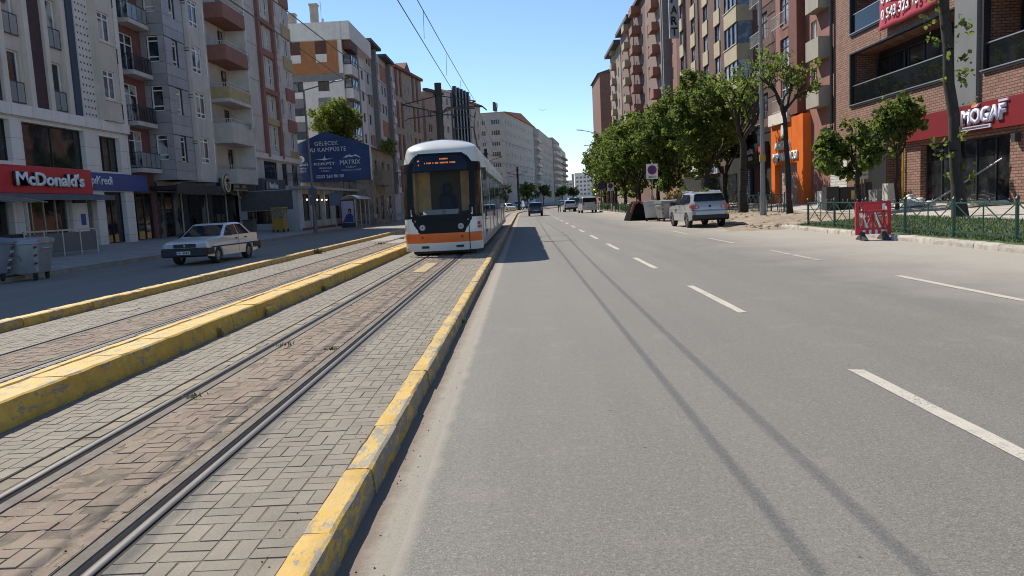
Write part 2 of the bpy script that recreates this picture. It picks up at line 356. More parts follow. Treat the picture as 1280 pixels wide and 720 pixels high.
def paving(name, label_mat, xa, xb, y0, y1, nobj, mess=1., ystart=0, zt=.140):
    """basket-weave pavers: nearest as pieces, the rest joined"""
    base = structure(name, sweep([(xa, zt-.0032), (xb, zt-.0032)], [y0, 20, y1+.2]), joint)
    L = []; iy = 0; y = y0
    while y < y1:
        x = xa; ix = 0
        while x < xb-.07:
            wd = min(.2, xb-x)
            if wd > .17:
                if (ix+iy) % 2: L += [(x+wd/2, y+.05, wd, .1), (x+wd/2, y+.15, wd, .1)]
                else: L += [(x+wd/4, y+.1, wd/2, .2), (x+wd*.75, y+.1, wd/2, .2)]
            else: L.append((x+wd/2, y+.1, wd, .2))
            x += wd; ix += 1
        y += .2; iy += 1
    L.sort(key=lambda p: p[1])
    vis = [p for p in L if p[1] > ystart]; pieces = set(id(p) for p in vis[:nobj]); rest = MB()
    for p in L:
        z = zt+R.uniform(-.003, .002)*mess; t = (R.gauss(0, .009)*mess, R.gauss(0, .009)*mess)
        if id(p) in pieces:
            k = (round(p[2], 2), p[3], label_mat.name)
            if k not in PM: PM[k] = paver_mesh(p[2], p[3]).mesh('paver', label_mat)
            o = link('paver', PM[k], base, (p[0]+R.uniform(-.002, .002)*mess, p[1]+R.uniform(-.002, .002)*mess, z), (t[0], t[1], R.gauss(0, .008)*mess))
        else: paver_mesh(p[2], p[3], rest, p[0], p[1], z, tilt=t)
    if rest.f: tag(rest.build('pavers_beyond', label_mat, base), kind='stuff')
paving('grey_paving', pav_grey, -1.872, -1.095, 1.6, 33, 300, .65, 2.8)
paving('pink_paving', pav_pink, -2.795, -2.095, 1.6, 33, 300, 1.5, 3.1)
paving('pale_paving', pav_grey, -3.875, -3.162, 2.6, 33, 300, .65, 4.2)
paving('tan_paving', pav_tan, -3.135, -3.02, 2.6, 33, 90, 1.3, 4.0)
paving('grey_paving_beyond_median', pav_grey, -5.16, -4.34, 5.5, 33, 200, .8, 6.4)
paving('pink_paving_beyond_median', pav_pink, -6.085, -5.365, 6.5, 33, 160, 1.4, 7.8)
paving('pale_paving_beyond_median', pav_grey, -7.5, -6.29, 8, 36, 200, .8, 9.5)
# sand that has spread over the pink paving
sd = MB()
for k in range(420):
    y = 2.8+R.random()**1.4*26; side = R.random() < .7
    x = (-2.79+abs(R.gauss(0, .07)) if R.random() < .5 else -2.11-abs(R.gauss(0, .06))) if side else R.uniform(-2.75, -2.17)
    a = R.uniform(.012, .045); b = R.uniform(.02, .14); n = 9; ph = R.random()*6
    ring = [(x+a*math.cos(2*PI*i/n)*R.uniform(.6, 1.2), y+b*math.sin(2*PI*i/n)*R.uniform(.6, 1.2), .1385) for i in range(n)]
    ring = [(min(-2.098, max(-2.803, p[0])), p[1], p[2]) for p in ring]
    o = len(sd.v); sd.v += ring+[(max(-2.79, min(-2.13, x)), y, .1385+R.uniform(.0025, .005))]
    for i in range(n): sd.f.append((o+i, o+(i+1)%n, o+n)); sd.m.append(0)
tag(sd.build('sand', M('sand', (.25, .2, .14), .95, .25, 12, .3, 90, .6), smooth=60), 'pale sand scattered over the pink paving between the rails', 'sand', kind='stuff')
# kerb stones
def stone(prof, L, chips=0, seed=0):
    rr = random.Random(seed); mb = MB(); n = 6; rings = []
    for k in range(n+1):
        y = -L/2+.004+(L-.008)*k/n
        rings.append([(x+rr.uniform(-1, 1)*chips, y, z+(rr.uniform(-1, .3)*chips if z > .05 else 0)) for x, z in prof])
    return mb.loft(rings)
def kerb_run(name, prof, y0, y1, L, mat, x=0, nvar=4, chips=.004, ymax_obj=None, smooth=26, skip=()):
    root = tag(link(name, None), kind='structure')
    vars_ = [stone(prof, L, chips, 31+i).mesh('kerb_stone', mat, smooth) for i in range(nvar)]
    y = y0; k = 0
    while y < y1:
        if not any(a < y < b for a, b in skip):
            link('kerb_stone', vars_[R.randrange(nvar)], root, (x+cx(y)+R.uniform(-.006, .006), y, R.uniform(-.006, .004)), (0, R.gauss(0, .006), cang(y)+R.gauss(0, .004)))
        y += L; k += 1
    return root
kerb_run('kerb_beside_road', [(-.075, -.05), (.09, -.05), (.083, .07), (.077, .128), (.068, .150), (.048, .160), (-.068, .159), (-.075, .152)], 1.23, 150, .865, yel_top, -1.012, 8, .0035, smooth=24)
kerb_run('median_kerb', [(-.175, 0), (.18, 0), (.172, .20), (.155, .345), (.135, .36), (-.16, .357), (-.175, .34)], 2.2, 135, .92, yel_med, -4.06, 5, .005)
kerb_run('median_back_kerb', [(-.05, 0), (.05, 0), (.05, .352), (.038, .366), (-.035, .366), (-.05, .35)], 2.7, 135, .92, yel_med, -4.292, 4, .004)
kerb_run('kerb_of_far_road', [(-.13, -.03), (.12, -.03), (.115, .2), (.10, .272), (.08, .285), (-.11, .283), (-.13, .27)], 7.0, 140, .95, yel_left, -7.62, 5, .006)
kerb_run('sidewalk_kerb', [(-.12, -.05), (.13, -.05), (.12, .10), (.10, .15), (-.12, .152)], 12, 160, 1.0, M('kerb_dark_stone', (.27, .22, .17), .85, .25, 2, .2, 40, .3), -15.55, 4, .006)
kstone = M('kerb_pale_stone', (.42, .385, .335), .85, .2, 3, .2, 50, .35, dirt=(.25, .21, .165), dirt_amt=.4)
kerb_run('kerb_beside_grass', [(-.13, -.05), (.14, -.05), (.14, .155), (-.08, .158), (-.11, .145), (-.13, .10)], 13, 32, .98, kstone, 10.62, 5, .008)
kerb_run('kerb_under_trees', [(-.12, -.05), (.14, -.05), (.14, .155), (-.08, .158), (-.11, .145), (-.12, .10)], 54, 170, 1.0, kstone, 8.75, 4, .006)
# pavements
def zone(name, xa, xb, y0, y1, zf, mat, dz=0, n=10, jit=0.):
    mb = MB(); ys = [y for y in YS if y0 < y < y1]; ys = [y0]+ys+[y1]; rows = []
    for y in ys: rows.append([(xa+(xb-xa)*i/n+cx(y), y, zf(xa+(xb-xa)*i/n)+dz+(R.gauss(0, jit) if jit and 0 < i < n else 0)) for i in range(n+1)])
    mb.loft(rows, closed=False); return structure(name, mb, mat)
pave = panelmat('pavement_slabs', (.26, .255, .25), .4, .4, .6, .01, .8)
flag = M('pavement', (.33, .30, .26), .85, .15, 1.2, .15, 30, .2, dirt=(.2, .19, .175), dirt_amt=.3)
zone('left_pavement', -60, -15.43, -12, 700, zl, flag)
zone('right_pavement', 14.9, 60, -12, 700, zr, M('right_pavement', (.42, .39, .345), .85, .2, 1.3, .2, 30, .3, dirt=(.3, .26, .2), dirt_amt=.4), .003)
zone('verge', 10.75, 15.2, -12, 31.6, zr, M('verge_earth', (.06, .085, .025), .95, .3, 3, .3, 30, .5), .0)
mb = MB(); rows = []
for q in range(41):
    y = 31.0+25*q/40; f = min(1, max(0, (y-31.0)/2.5)); g_ = min(1, max(0, (56-y)/2)); row = []
    for i in range(31):
        x = 8.1+7.1*i/30+(.25*math.sin(y*1.7)+.15*math.sin(y*4.1) if i < 3 else 0); hz = max(0, min(.3, (x-9.2)*.075)); e = min(1, i/4)
        zv = (-.012+.03*e)*1.0+hz*f+(1-f)*(zr(x)+.004 if x > 10.8 else 0)+R.gauss(0, .014)*min(f, e)
        row.append((x, y, zv if q else (zr(x)-.05 if x > 10.8 else -.03)))
    rows.append(row)
mb.loft(rows, closed=False); structure('dirt_lot', mb, soil)
zone('tree_strip', 8.85, 15.2, 55, 240, lambda x: .14+.02*(x-8.8), M('strip_earth', (.2, .17, .12), .95, .3, 2, .3, 30, .5), 0, 6)
# clods and rubble on the dirt
rb = MB()
for k in range(420):
    x = 9.6+abs(R.gauss(0, 1.8)); y = R.uniform(31.5, 47); r = R.uniform(.02, .09)*(1+.8*(R.random() < .05))
    z = .012+max(0, min(.3, (x-9.2)*.075)); o = len(rb.v)
    P = [(1,0,0),(-1,0,0),(0,1,0),(0,-1,0),(0,0,.8),(0,0,-.5)]
    rb.v += [(x+p[0]*r*R.uniform(.6, 1.3), y+p[1]*r*R.uniform(.6, 1.3), z+p[2]*r*R.uniform(.5, 1.1)) for p in P]
    for f in ((0,2,4),(2,1,4),(1,3,4),(3,0,4),(2,0,5),(1,2,5),(3,1,5),(0,3,5)): rb.f.append(tuple(o+i for i in f)); rb.m.append(0)
tag(rb.build('rubble', soil, fix=False), 'clods and small stones strewn over the bare dirt', 'rubble', kind='stuff')
# low mound of earth between the car and the lamp post
def mound(name, label, c, rx, ry, h, mat, cat='earth'):
    mb = MB(); n = 26; rings = []
    for k in range(7):
        f = k/6; rr = 1-f
        rings.append([(c[0]+rx*rr*math.cos(2*PI*i/n)*R.uniform(.88, 1.1), c[1]+ry*rr*math.sin(2*PI*i/n)*R.uniform(.88, 1.1), c[2]-.03+h*(1-rr*rr)**1.0*R.uniform(.8, 1.1)) for i in range(n)])
    mb.loft(rings, caps=False); return tag(mb.build(name, mat, smooth=50), label, cat)
mound('earth_mound', 'low mound of bare earth beside the grey lamp post', (11.6, 37.6, .12), 2.0, 3.2, .26, soil)
# lane markings
def paint(name, col, wear):
    m, t, b = newmat(name); pos = N(t, 'ShaderNodeNewGeometry').outputs['Position']
    c = mixc(t, [x*.85 for x in col], col, ramp(t, noise(t, pos, 6, 4), .3, .7))
    c = mixc(t, c, (.17, .165, .155), ramp(t, math_(t, 'ADD', noise(t, pos, 45, 6, .75), math_(t, 'MULTIPLY', noise(t, pos, 2.2, 3), .35)), .83-wear*.2, .93-wear*.2, 0, .9))
    t.links.new(c, b.inputs['Base Color']); b.inputs['Roughness'].default_value = .7
    bump(t, b, noise(t, pos, 110, 3, .8), .3, .006); return m
wp = paint('lane_paint', (.55, .51, .42), .55); wp2 = paint('lane_paint_dusty', (.50, .45, .36), .85)
def dash(x, y0, y1, w_, mat, label, group):
    n = 7; a = []; b = []
    for i in range(n+1):
        y = y0+(y1-y0)*i/n; j = R.uniform(-.006, .006)
        a.append((x-w_/2+cx(y)+j, y+(.04 if i == n else 0), .005)); b.append((x+w_/2+cx(y)+R.uniform(-.006, .006), y, .005))
    mb = MB(); mb.loft([a, b], closed=False)
    o = mb.build('lane_dash', mat); tag(o, label, 'road marking', group); return o
for k in range(17):
    y1 = 6.75+6.87*k
    dash(2.85, y1-3.3, y1, .122, wp, 'cream painted dash in the broken line along the middle of the road', 'dashes of the middle lane line')
for k in range(4):
    y1 = 13.65+7.08*k
    dash(6.5, y1-3.45, y1, .13, wp2 if k else wp, 'dusty painted dash in the broken line beside the parking lane', 'dashes beside the parking lane')
ym = dash(-2.47, 17.6, 20.2, .3, paint('yellow_marking', (.42, .31, .12), .8), 'faded yellow patch painted between the rails before the tram', None); ym.name = 'yellow_marking'; ym.location.z = .14
dark = M('dark_iron', (.035, .036, .038), .6, .2, 5)
mb = MB(); mb.box(-6.95, -6.62, 12.6, 13.05, .13, .146); tag(mb.build('utility_cover', dark), 'dark square iron cover set in paving beyond the median', 'cover')
for (y0, y1) in ((6.4, 9.9), (13.6, 15.2)):
    mb = MB(); mb.box(-5.165, -5.10, y0, y1, .125, .147)
    for k in range(int((y1-y0)/.12)): mb.box(-5.155, -5.11, y0+.05+k*.12, y0+.10+k*.12, .147, .150)
    tag(mb.build('rail_drain', dark), 'long dark drain box beside the rail, %s one beyond the median' % ('longer' if y1 < 10 else 'shorter'), 'drain')
# dropped litter, gravel and leaf bits along kerbs
lt = MB()
for k in range(520):
    y = 2.2+R.random()**1.7*30; x = R.choice([-1.13, -.86, -.80, -.74, -2.16, -3.16, -3.82, -1.16])+R.gauss(0, .035); r = R.uniform(.002, .0055)
    z = .142 if x < -1.09 else (.165 if x < -.93 else .009)
    o = len(lt.v); lt.v += [(x-r, y-r*R.uniform(.5, 1.6), z), (x+r, y-r*.6, z), (x+r*.7, y+r, z), (x-r, y+r*1.2, z), (x, y, z+r)]
    for f in ((0,1,4),(1,2,4),(2,3,4),(3,0,4)): lt.f.append(tuple(o+i for i in f)); lt.m.append(0)
tag(lt.build('grit', M('grit', (.15, .115, .08), .9, .4, 30), fix=False), 'grit and leaf crumbs collected along the kerbs', 'grit', kind='stuff')
# tufts of grass growing from joints
grass_m = M('grass_blade', (.085, .135, .03), .6, .35, 6, rnd=.3)
dry_m = M('dry_grass', (.25, .22, .10), .8, .3, 6, rnd=.3)
def blades(mb, x, y, z, n, h, spread):
    for k in range(n):
        a = R.random()*2*PI; d = abs(R.gauss(0, spread)); bx = x+math.cos(a)*d; by = y+math.sin(a)*d; hh = h*R.uniform(.5, 1.2); w_ = .006+.01*h
        t = R.random()*2*PI; lx, ly = math.cos(t)*hh*.45, math.sin(t)*hh*.45; px, py = -math.sin(t)*w_, math.cos(t)*w_
        o = len(mb.v); mb.v += [(bx-px, by-py, z), (bx+px, by+py, z), (bx+lx*.4+px*.7, by+ly*.4+py*.7, z+hh*.65), (bx+lx*.4-px*.7, by+ly*.4-py*.7, z+hh*.65), (bx+lx, by+ly, z+hh)]
        mb.f += [(o, o+1, o+2, o+3), (o+3, o+2, o+4)]; mb.m += [0, 0]
for (x, y, n, h, s, lab, mt) in ((-7.42, 27.5, 90, .22, .12, 'green grass tuft against the yellow kerb of the shaded road', grass_m), (-6.1, 32.5, 70, .10, .16, 'low weeds between the rails beyond the median', grass_m), (-5.85, 37, 60, .1, .14, 'weeds beside the rail beyond the median, farther up the street', grass_m),
        (-4.36, 31.5, 40, .2, .07, 'small weed at the back of the yellow median', grass_m), (-2.83, 6.3, 26, .035, .05, 'tiny weed in the pink paving by the polished rail', dry_m), (-2.14, 8.2, 22, .03, .05, 'tiny weed in the pink paving by the kerbside rail', grass_m), (-2.78, 8.6, 30, .04, .08, 'dry weed strip along the edge of the pink paving', dry_m),
        (-3.85, 9.5, 26, .12, .05, 'dry weed growing at the foot of the yellow median', dry_m), (-3.85, 11.2, 30, .16, .06, 'taller dry weed at the foot of the yellow median', dry_m), (-3.85, 14.5, 26, .12, .06, 'weed at the foot of the median before the tram', grass_m), (-.9, 10.6, 20, .06, .04, 'small weed in the gutter under the roadside kerb', grass_m)):
    mb = MB(); blades(mb, x, y, .141 if x < -1 else .006, n, h, s); tag(mb.build('weed_tuft', mt, fix=False), lab, 'weed', kind='stuff')
mb = MB()
for k in range(26000):
    y = 13.5+R.random()*18; x = 10.9+R.random()**1.1*4.1
    blades(mb, x, y, zr(x)-.005, 1, .075, .01)
tag(mb.build('grass', M('lawn', (.085, .14, .028), .65, .35, 1.4, rnd=.25), fix=False), 'green lawn behind the kerb and the low green fence', 'grass', kind='stuff')
# ================================================================ BUILDINGS
pane_m = glassmat('window_pane', (.014, .017, .02), (.46, .45, .43), .6); pane_d = glassmat('shop_glass', (.010, .011, .012), (.2, .19, .17), .12); pane_b = glassmat('window_pane_bright', (.05, .065, .08), (.45, .44, .42), .55)  # more and paler window curtains stand in for sky reflected in the glass
pvc = M('white_window_frame', (.74, .73, .70), .5, .08); brn = M('brown_window_frame', (.10, .045, .03), .5, .1); blk = M('black_frame', (.02, .022, .024), .45, .1); alu = M('aluminium', (.45, .45, .45), .35, .08, metal=.6)
roof_t = M('roof_tile', (.30, .12, .075), .85, .25, 4); roofd = M('roof_felt', (.12, .115, .11), .9, .2)
rail_dk = M('iron_railing', (.03, .035, .04), .5, .1); rail_lt = M('pale_railing', (.5, .49, .46), .45, .1)
class Bld:
    """a building in its own frame: x to the right along the front as seen from the street, y into the building, z up"""
    def __init__(s, name, label, P0, P1, cat='building', group=None):
        dx, dy = P1[0]-P0[0], P1[1]-P0[1]; s.w = math.hypot(dx, dy)
        s.o = thing(name, label, cat, (P0[0], P0[1], 0), math.atan2(dy, dx), group)
    def part(s, name, mb, mat, smooth=None, parent=None): return mb.build(name, mat, parent or s.o, smooth)
    def box(s, name, mat, *b, parent=None): return MB().box(*b).build(name, mat, parent or s.o)
def holes_wall(mb, x0, x1, z0, z1, holes, y=0, rev=.2, mi=0):
    xs = sorted({x0, x1, *[round(h[0], 3) for h in holes], *[round(h[1], 3) for h in holes]}); zs = sorted({z0, z1, *[round(h[2], 3) for h in holes], *[round(h[3], 3) for h in holes]})
    xs = [x for x in xs if x0-1e-6 <= x <= x1+1e-6]; zs = [z for z in zs if z0-1e-6 <= z <= z1+1e-6]
    for i in range(len(xs)-1):
        j = 0
        while j < len(zs)-1:
            xm = (xs[i]+xs[i+1])/2
            def inh(jj): zm = (zs[jj]+zs[jj+1])/2; return any(h[0] < xm < h[1] and h[2] < zm < h[3] for h in holes)
            if inh(j): j += 1; continue
            k = j
            while k+1 < len(zs)-1 and not inh(k+1): k += 1
            mb.poly([(xs[i], y, zs[j]), (xs[i+1], y, zs[j]), (xs[i+1], y, zs[k+1]), (xs[i], y, zs[k+1])], mi); j = k+1
    for h in holes:
        a, b, c, d = h[:4]; Y = y+rev
        for q in (((a,y,c),(a,y,d),(a,Y,d),(a,Y,c)), ((b,y,d),(b,y,c),(b,Y,c),(b,Y,d)), ((a,y,d),(b,y,d),(b,Y,d),(a,Y,d)), ((b,y,c),(a,y,c),(a,Y,c),(b,Y,c))): mb.poly(q, mi)
def shell(b, mat, z0, z1, depth, holes=(), x0=0, x1=None, name='wall', y=0, rev=.2, side_holes=(), roof=True):
    """outer walls: front with openings, sides, back and flat roof"""
    x1 = b.w if x1 is None else x1; mb = MB(); holes_wall(mb, x0, x1, z0, z1, holes, y, rev)
    D = y+depth
    if side_holes:   # left side wall with openings, built in its own little frame
        m2 = MB(); holes_wall(m2, 0, depth, z0, z1, side_holes, 0, rev); o = len(mb.v)
        mb.v += [(x0+p[1], D-p[0], p[2]) for p in m2.v]; mb.f += [tuple(o+i for i in f) for f in m2.f]; mb.m += m2.m
    else: mb.poly([(x0,D,z0),(x0,y,z0),(x0,y,z1),(x0,D,z1)])
    mb.poly([(x1,y,z0),(x1,D,z0),(x1,D,z1),(x1,y,z1)]); mb.poly([(x1,D,z0),(x0,D,z0),(x0,D,z1),(x1,D,z1)])
    if roof: mb.poly([(x0,y,z1),(x1,y,z1),(x1,D,z1),(x0,D,z1)])
    return mb.build(name, mat, b.o, fix=False)
WM = {}
def window(b, x0, x1, z0, z1, y=.10, frame=None, mull=1, trans=.0, pane=None, small=False, f=.06, rot=0., sill=None, parent=None, name='window', low=0.):
    """framed window: bars proud of the panes; pane is a piece of its own unless the window is tiny"""
    frame = frame or pvc; pane = pane or pane_m; w_, h = round(x1-x0, 2), round(z1-z0, 2); k = (w_, h, frame.name, mull, trans, pane.name, small, f, low)
    if k not in WM:
        fr = MB(); fr.box(0, f, 0, .06, 0, h); fr.box(w_-f, w_, 0, .06, 0, h); fr.box(f, w_-f, 0, .06, 0, f); fr.box(f, w_-f, 0, .06, h-f, h)
        for i in range(1, mull+1): xm = w_*i/(mull+1); fr.box(xm-f*.55, xm+f*.55, -.004, .055, f, h-f)
        if trans: fr.box(f, w_-f, -.006, .05, h*trans-f/2, h*trans+f/2)
        if low: fr.box(f, w_-f, -.006, .05, h*low-f/2, h*low+f/2)
        pn = MB()
        xs = [f+(w_-2*f)*i/(mull+1) for i in range(mull+2)]
        for i in range(mull+1): pn.poly([(xs[i], .04, f), (xs[i+1], .04, f), (xs[i+1], .04, h-f), (xs[i], .04, h-f)])
        if small:
            n0 = len(fr.f); o = len(fr.v); fr.v += pn.v; fr.f += [tuple(o+i for i in q) for q in pn.f]; fr.m += [1]*len(pn.f)
            WM[k] = (fr.mesh('window', [frame, pane], fix=False), None)
        else: WM[k] = (fr.mesh('window', frame, fix=False), pn.mesh('pane', pane, fix=False))
    fm, pm = WM[k]
    o = link(name, fm, parent or b.o, (x0, y, z0), rot)
    if pm: link('pane', pm, o)
    if sill: MB().box(-.06, w_+.06, -y-.07, .0, -.06, -.005).build('sill', sill, o)
    return o
def side_window(b, y0, y1, z0, z1, x=0., **kw):
    """window on the left-hand side wall (faces -x)"""
    o = window(b, 0, y1-y0, z0, z1, **kw); o.location = (x+.10, y1, z0); o.rotation_euler = (0, 0, -PI/2); return o
RM = {}
def railing(b, x0, x1, z0, h, y, mat, step=.12, parent=None, name='railing', glass=None, returns=0.):
    k = (round(x1-x0, 2), h, mat.name, step, glass.name if glass else 0, returns)
    if k not in RM:
        w_ = x1-x0; r = MB(); r.box(0, w_, 0, .04, h-.04, h); r.box(0, w_, 0, .04, .02, .06); n = max(1, int(w_/step))
        for i in range(n+1): x = .012+(w_-.024)*i/n; r.box(x-.012, x+.012, .008, .032, .06, h-.04)
        if returns:
            for xx in (0, w_-.04):
                r.box(xx, xx+.04, .04, returns, h-.04, h); m = max(1, int(returns/.14))
                for i in range(1, m+1): r.box(xx+.01, xx+.03, .04+(returns-.05)*i/m-.01, .04+(returns-.05)*i/m+.012, 0, h-.04)
        mats = [mat]
        if glass: r.poly([(.03, .02, .06), (w_-.03, .02, .06), (w_-.03, .02, h-.04), (.03, .02, h-.04)], 1); mats.append(glass)
        RM[k] = r.mesh('railing', mats, fix=False)
    return link(name, RM[k], parent or b.o, (x0, y, z0))
def balcony(b, x0, x1, z, y, d, mat, ph=1.0, slab=.15, th=.1, slabmat=None):
    """solid-fronted balcony: floor slab with three parapet walls"""
    mb = MB(); mb.box(x0, x1, y-d, y-.002, z-slab, z); mb.box(x0, x1, y-d, y-d+th, z, z+ph); mb.box(x0, x0+th, y-d+th, y-.002, z, z+ph); mb.box(x1-th, x1, y-d+th, y-.002, z, z+ph)
    return b.part('balcony', mb, mat)
def cornice(b, mat, z, h=.25, out=.3, x0=None, x1=None, y=0, name='cornice'):
    x0 = -.0 if x0 is None else x0; x1 = b.w if x1 is None else x1
    return b.box(name, mat, x0, x1, y-out, y+.3, z, z+h)
def sign(name, label, b, x0, x1, z0, z1, y, mat, depth=.15, cat='shop sign', edge=None):
    """sign box fixed on the front of a building: a thing of its own"""
    o = thing(name, label, cat); o.matrix_world = b.o.matrix_basis @ Matrix.Translation((x0, y, z0))
    MB().box(0, x1-x0, -depth, 0, 0, z1-z0).build('board', mat, o)
    if edge:
        e = .06; W, H = x1-x0, z1-z0; mb = MB()
        for q in ((0,W,0,e),(0,W,H-e,H),(0,e,e,H-e),(W-e,W,e,H-e)): mb.box(q[0], q[1], -depth-.03, -depth+.001, q[2], q[3])
        mb.build('border', edge, o)
    return o
let_w = M('letter_white', (.78, .78, .77), .4, .04); let_blk = M('letter_black', (.015, .015, .015), .5)
beige = M('render_beige', (.57, .50, .42), .9, .1, 1.2, .08, 40, .1, streak=True); greyr = M('render_grey', (.55, .505, .455), .9, .1, 1.2, .08, 40, .1, streak=True); white_r = M('render_white', (.68, .635, .575), .88, .08, 1.2, .06, 40, .08, streak=True)
maroon = M('render_maroon', (.19, .075, .068), .85, .15, 1.5, .1, 30, .1, streak=True); brownr = M('render_redbrown', (.27, .125, .095), .85, .12, 1.4, .08, 30, .1, streak=True); ochre = M('render_ochre', (.42, .33, .17), .85, .12, 1.4)
darkg = M('render_charcoal', (.075, .075, .08), .8, .15, 1.5); greym = M('render_midgrey', (.20, .195, .195), .85, .12, 1.5, streak=True); orange_r = M('render_orange', (.36, .15, .055), .8, .12, 1.5, streak=True); cream = M('render_cream', (.44, .37, .245), .88, .12, 1.3, .1, 40, streak=True)
redr = M('render_red', (.20, .065, .05), .8, .15, 1.4); tanr = M('render_tan', (.36, .29, .205), .85, .12, 1.4, streak=True)
# ---------------------------------------------------------------- L1: corner block with the hamburger restaurant
X0 = -22
b = Bld('apartment_building', 'beige block with purple brick strips and a dotted panel above the red fast food sign', (X0, 24), (X0, 42.9))
Y = lambda y: y-24
fl = [7.0, 9.93, 12.86, 15.79, 18.72]
hw = []
for z in fl:
    for c in (33.9, 30.6, 37.08): hw.append((Y(c), Y(c+.95), z+.05, z+2.3))
shell(b, beige, 6.85, 23.2, 12, hw)
purple = brickmat('purple_brick', (.075, .035, .042), (.10, .048, .052), (.045, .03, .03), .22, .075)
pil = M('pilaster_beige', (.64, .565, .48), .88, .08, 1.3, .05, 40, streak=True)
for (a, c) in ((35.15, 35.5), (36.58, 36.92), (38.14, 38.5), (33.35, 33.72), (29.9, 30.3), (31.75, 32.1)): b.box('pilaster', pil, Y(a), Y(c), -.22, -.002, 6.86, 23.2)
for (a, c) in ((35.52, 36.56), (32.15, 33.3)): b.box('brick_strip', purple, Y(a), Y(c), -.10, -.002, 6.86, 23.2)
b.box('navy_strip', M('navy_render', (.05, .06, .095), .7, .1), Y(38.52), Y(39.02), -.3, -.002, 6.86, 23.2)
gg = clear_glass('balcony_glass', (.30, .36, .37), .6)
for z in fl:
    for c in (33.9, 30.6, 37.08):
        window(b, Y(c), Y(c+.95), z+.05, z+2.3, frame=pvc, mull=0, trans=.0, f=.07)
        railing(b, Y(c)-.06, Y(c)+1.01, z, .95, -.1, blk, .5, glass=gg, name='glass_guard')
# dotted panel: a sheet with rows of square holes
dot = MB(); rows = int((23.2-6.9)/.36)
b.box('dotted_panel', M('dotted_sheet', (.66, .61, .56), .6, .06, streak=True), Y(39.04), Y(40.3), -.35, -.002, 6.86, 23.2)
for r in range(rows):
    for c in range(4): x = Y(39.16)+c*.295+(.14 if r % 2 else .0)*.0; dot.box(x, x+.095, -.358, -.352, 7.02+r*.36, 7.115+r*.36)
tag(b.part('square_holes', dot, M('hole_dark', (.06, .03, .032), .8)), kind='stuff')
# projecting window boxes
hb = [(Y(40.45), Y(41.6), z+1.0, z+2.45) for z in fl]
mb = MB(); holes_wall(mb, Y(40.31), Y(42.0), 6.86, 23.2, hb, -.75, .15); mb.poly([(Y(42.0), -.75, 6.86), (Y(42.0), 0, 6.86), (Y(42.0), 0, 23.2), (Y(42.0), -.75, 23.2)]); mb.poly([(Y(40.31), 0, 6.86), (Y(40.31), -.75, 6.86), (Y(40.31), -.75, 23.2), (Y(40.31), 0, 23.2)]); mb.poly([(Y(40.31), -.75, 6.86), (Y(42), -.75, 6.86), (Y(42), 0, 6.86), (Y(40.31), 0, 6.86)])
b.part('window_bay', mb, beige)
for z in fl:
    window(b, Y(40.45), Y(41.6), z+1.0, z+2.45, y=-.68, mull=1, trans=.78, f=.07, pane=pane_b)
    b.box('ledge', pil, Y(40.36), Y(41.97), -.82, -.752, z+.88, z+.97)
    railing(b, Y(42.05), Y(42.45), z+.1, .8, -.6, rail_dk, .1, returns=.5)
b.box('pilaster', white_r, Y(42.46), Y(42.9), -.55, -.002, 6.86, 23.2)
# two-storey shop base in pale panels
pw = panelmat('pale_cladding', (.72, .675, .615), 1.4, .9, .55, .012, .5, .04)
hs = [(Y(24.5), Y(28.6), 4.4, 6.15), (Y(29.2), Y(33.0), 4.4, 6.15), (Y(33.8), Y(38.6), 4.25, 6.15), (Y(39.95), Y(41.95), 4.25, 6.05), (Y(24.5), Y(32.6), .5, 3.0), (Y(33.3), Y(36.9), .5, 3.0), (Y(38.2), Y(39.1), .5, 3.0), (Y(39.9), Y(42.0), .5, 3.2)]
shell(b, pw, .0, 6.84, 12, hs, y=-.45, name='shop_base', rev=.35)
b.box('base_cornice', pw, 0, b.w, -.62, -.452, 6.35, 6.845)
for h in hs[:3]: window(b, h[0], h[1], h[2], h[3], y=-.22, frame=blk, mull=1, pane=pane_d, f=.05)
window(b, *hs[3], y=-.22, frame=blk, mull=2, pane=pane_d, f=.05)
for i in range(3): window(b, Y(24.5)+i*2.7, Y(24.5)+i*2.7+2.7, .5, 3.0, y=-.2, frame=alu, mull=2, pane=pane_d, f=.06, name='shop_window')
window(b, Y(33.3), Y(36.9), .5, 3.0, y=-.2, frame=alu, mull=3, pane=pane_d, f=.06, name='shop_window')
window(b, Y(38.2), Y(39.1), .5, 3.0, y=-.2, frame=M('door_frame_tan', (.33, .29, .24), .5), mull=0, pane=pane_d, f=.12, low=.1, name='shop_door')
window(b, *hs[7], y=-.2, frame=blk, mull=1, pane=pane_d, f=.05, name='shop_window')
b.box('blue_notice', M('notice_blue', (.03, .06, .25), .5), Y(37.55), Y(37.95), -.47, -.452, 1.55, 2.1)
b.box('wall_lamp', dark, Y(36.95), Y(37.9), -.6, -.452, 2.62, 2.78)
awn = MB(); awn.prism([(-1.35, 2.72), (-.46, 2.95), (-.46, 3.06), (-1.38, 2.95)], Y(24.4), Y(39.15), axis='x'); b.part('canopy', awn, M('awning_grey', (.12, .135, .16), .7))
s = sign('red_sign', 'red sign board with big white raised lettering of the fast food restaurant', b, Y(24.2), Y(38.45), 3.05, 4.22, -.455, M('sign_red', (.52, .018, .026), .5, .06), .22)
text("McDonald's", s, let_blk, (Y(32.45)-Y(24.2), -.225, .30), 5.05, .62, .10, .035)
text("McDonald's", s, let_w, (Y(32.45)-Y(24.2)+.06, -.325, .30), 5.05, .62, .04, .035)
s = sign('bank_sign', 'long dark blue bank sign with white lettering beside the red sign', b, Y(38.46), Y(44.4), 3.25, 4.15, -.455, M('sign_navy', (.02, .055, .22), .45, .05), .10)
text('YapıKredi', s, let_w, (-.62, -.105, .17), 2.75, .56, .02, .02)
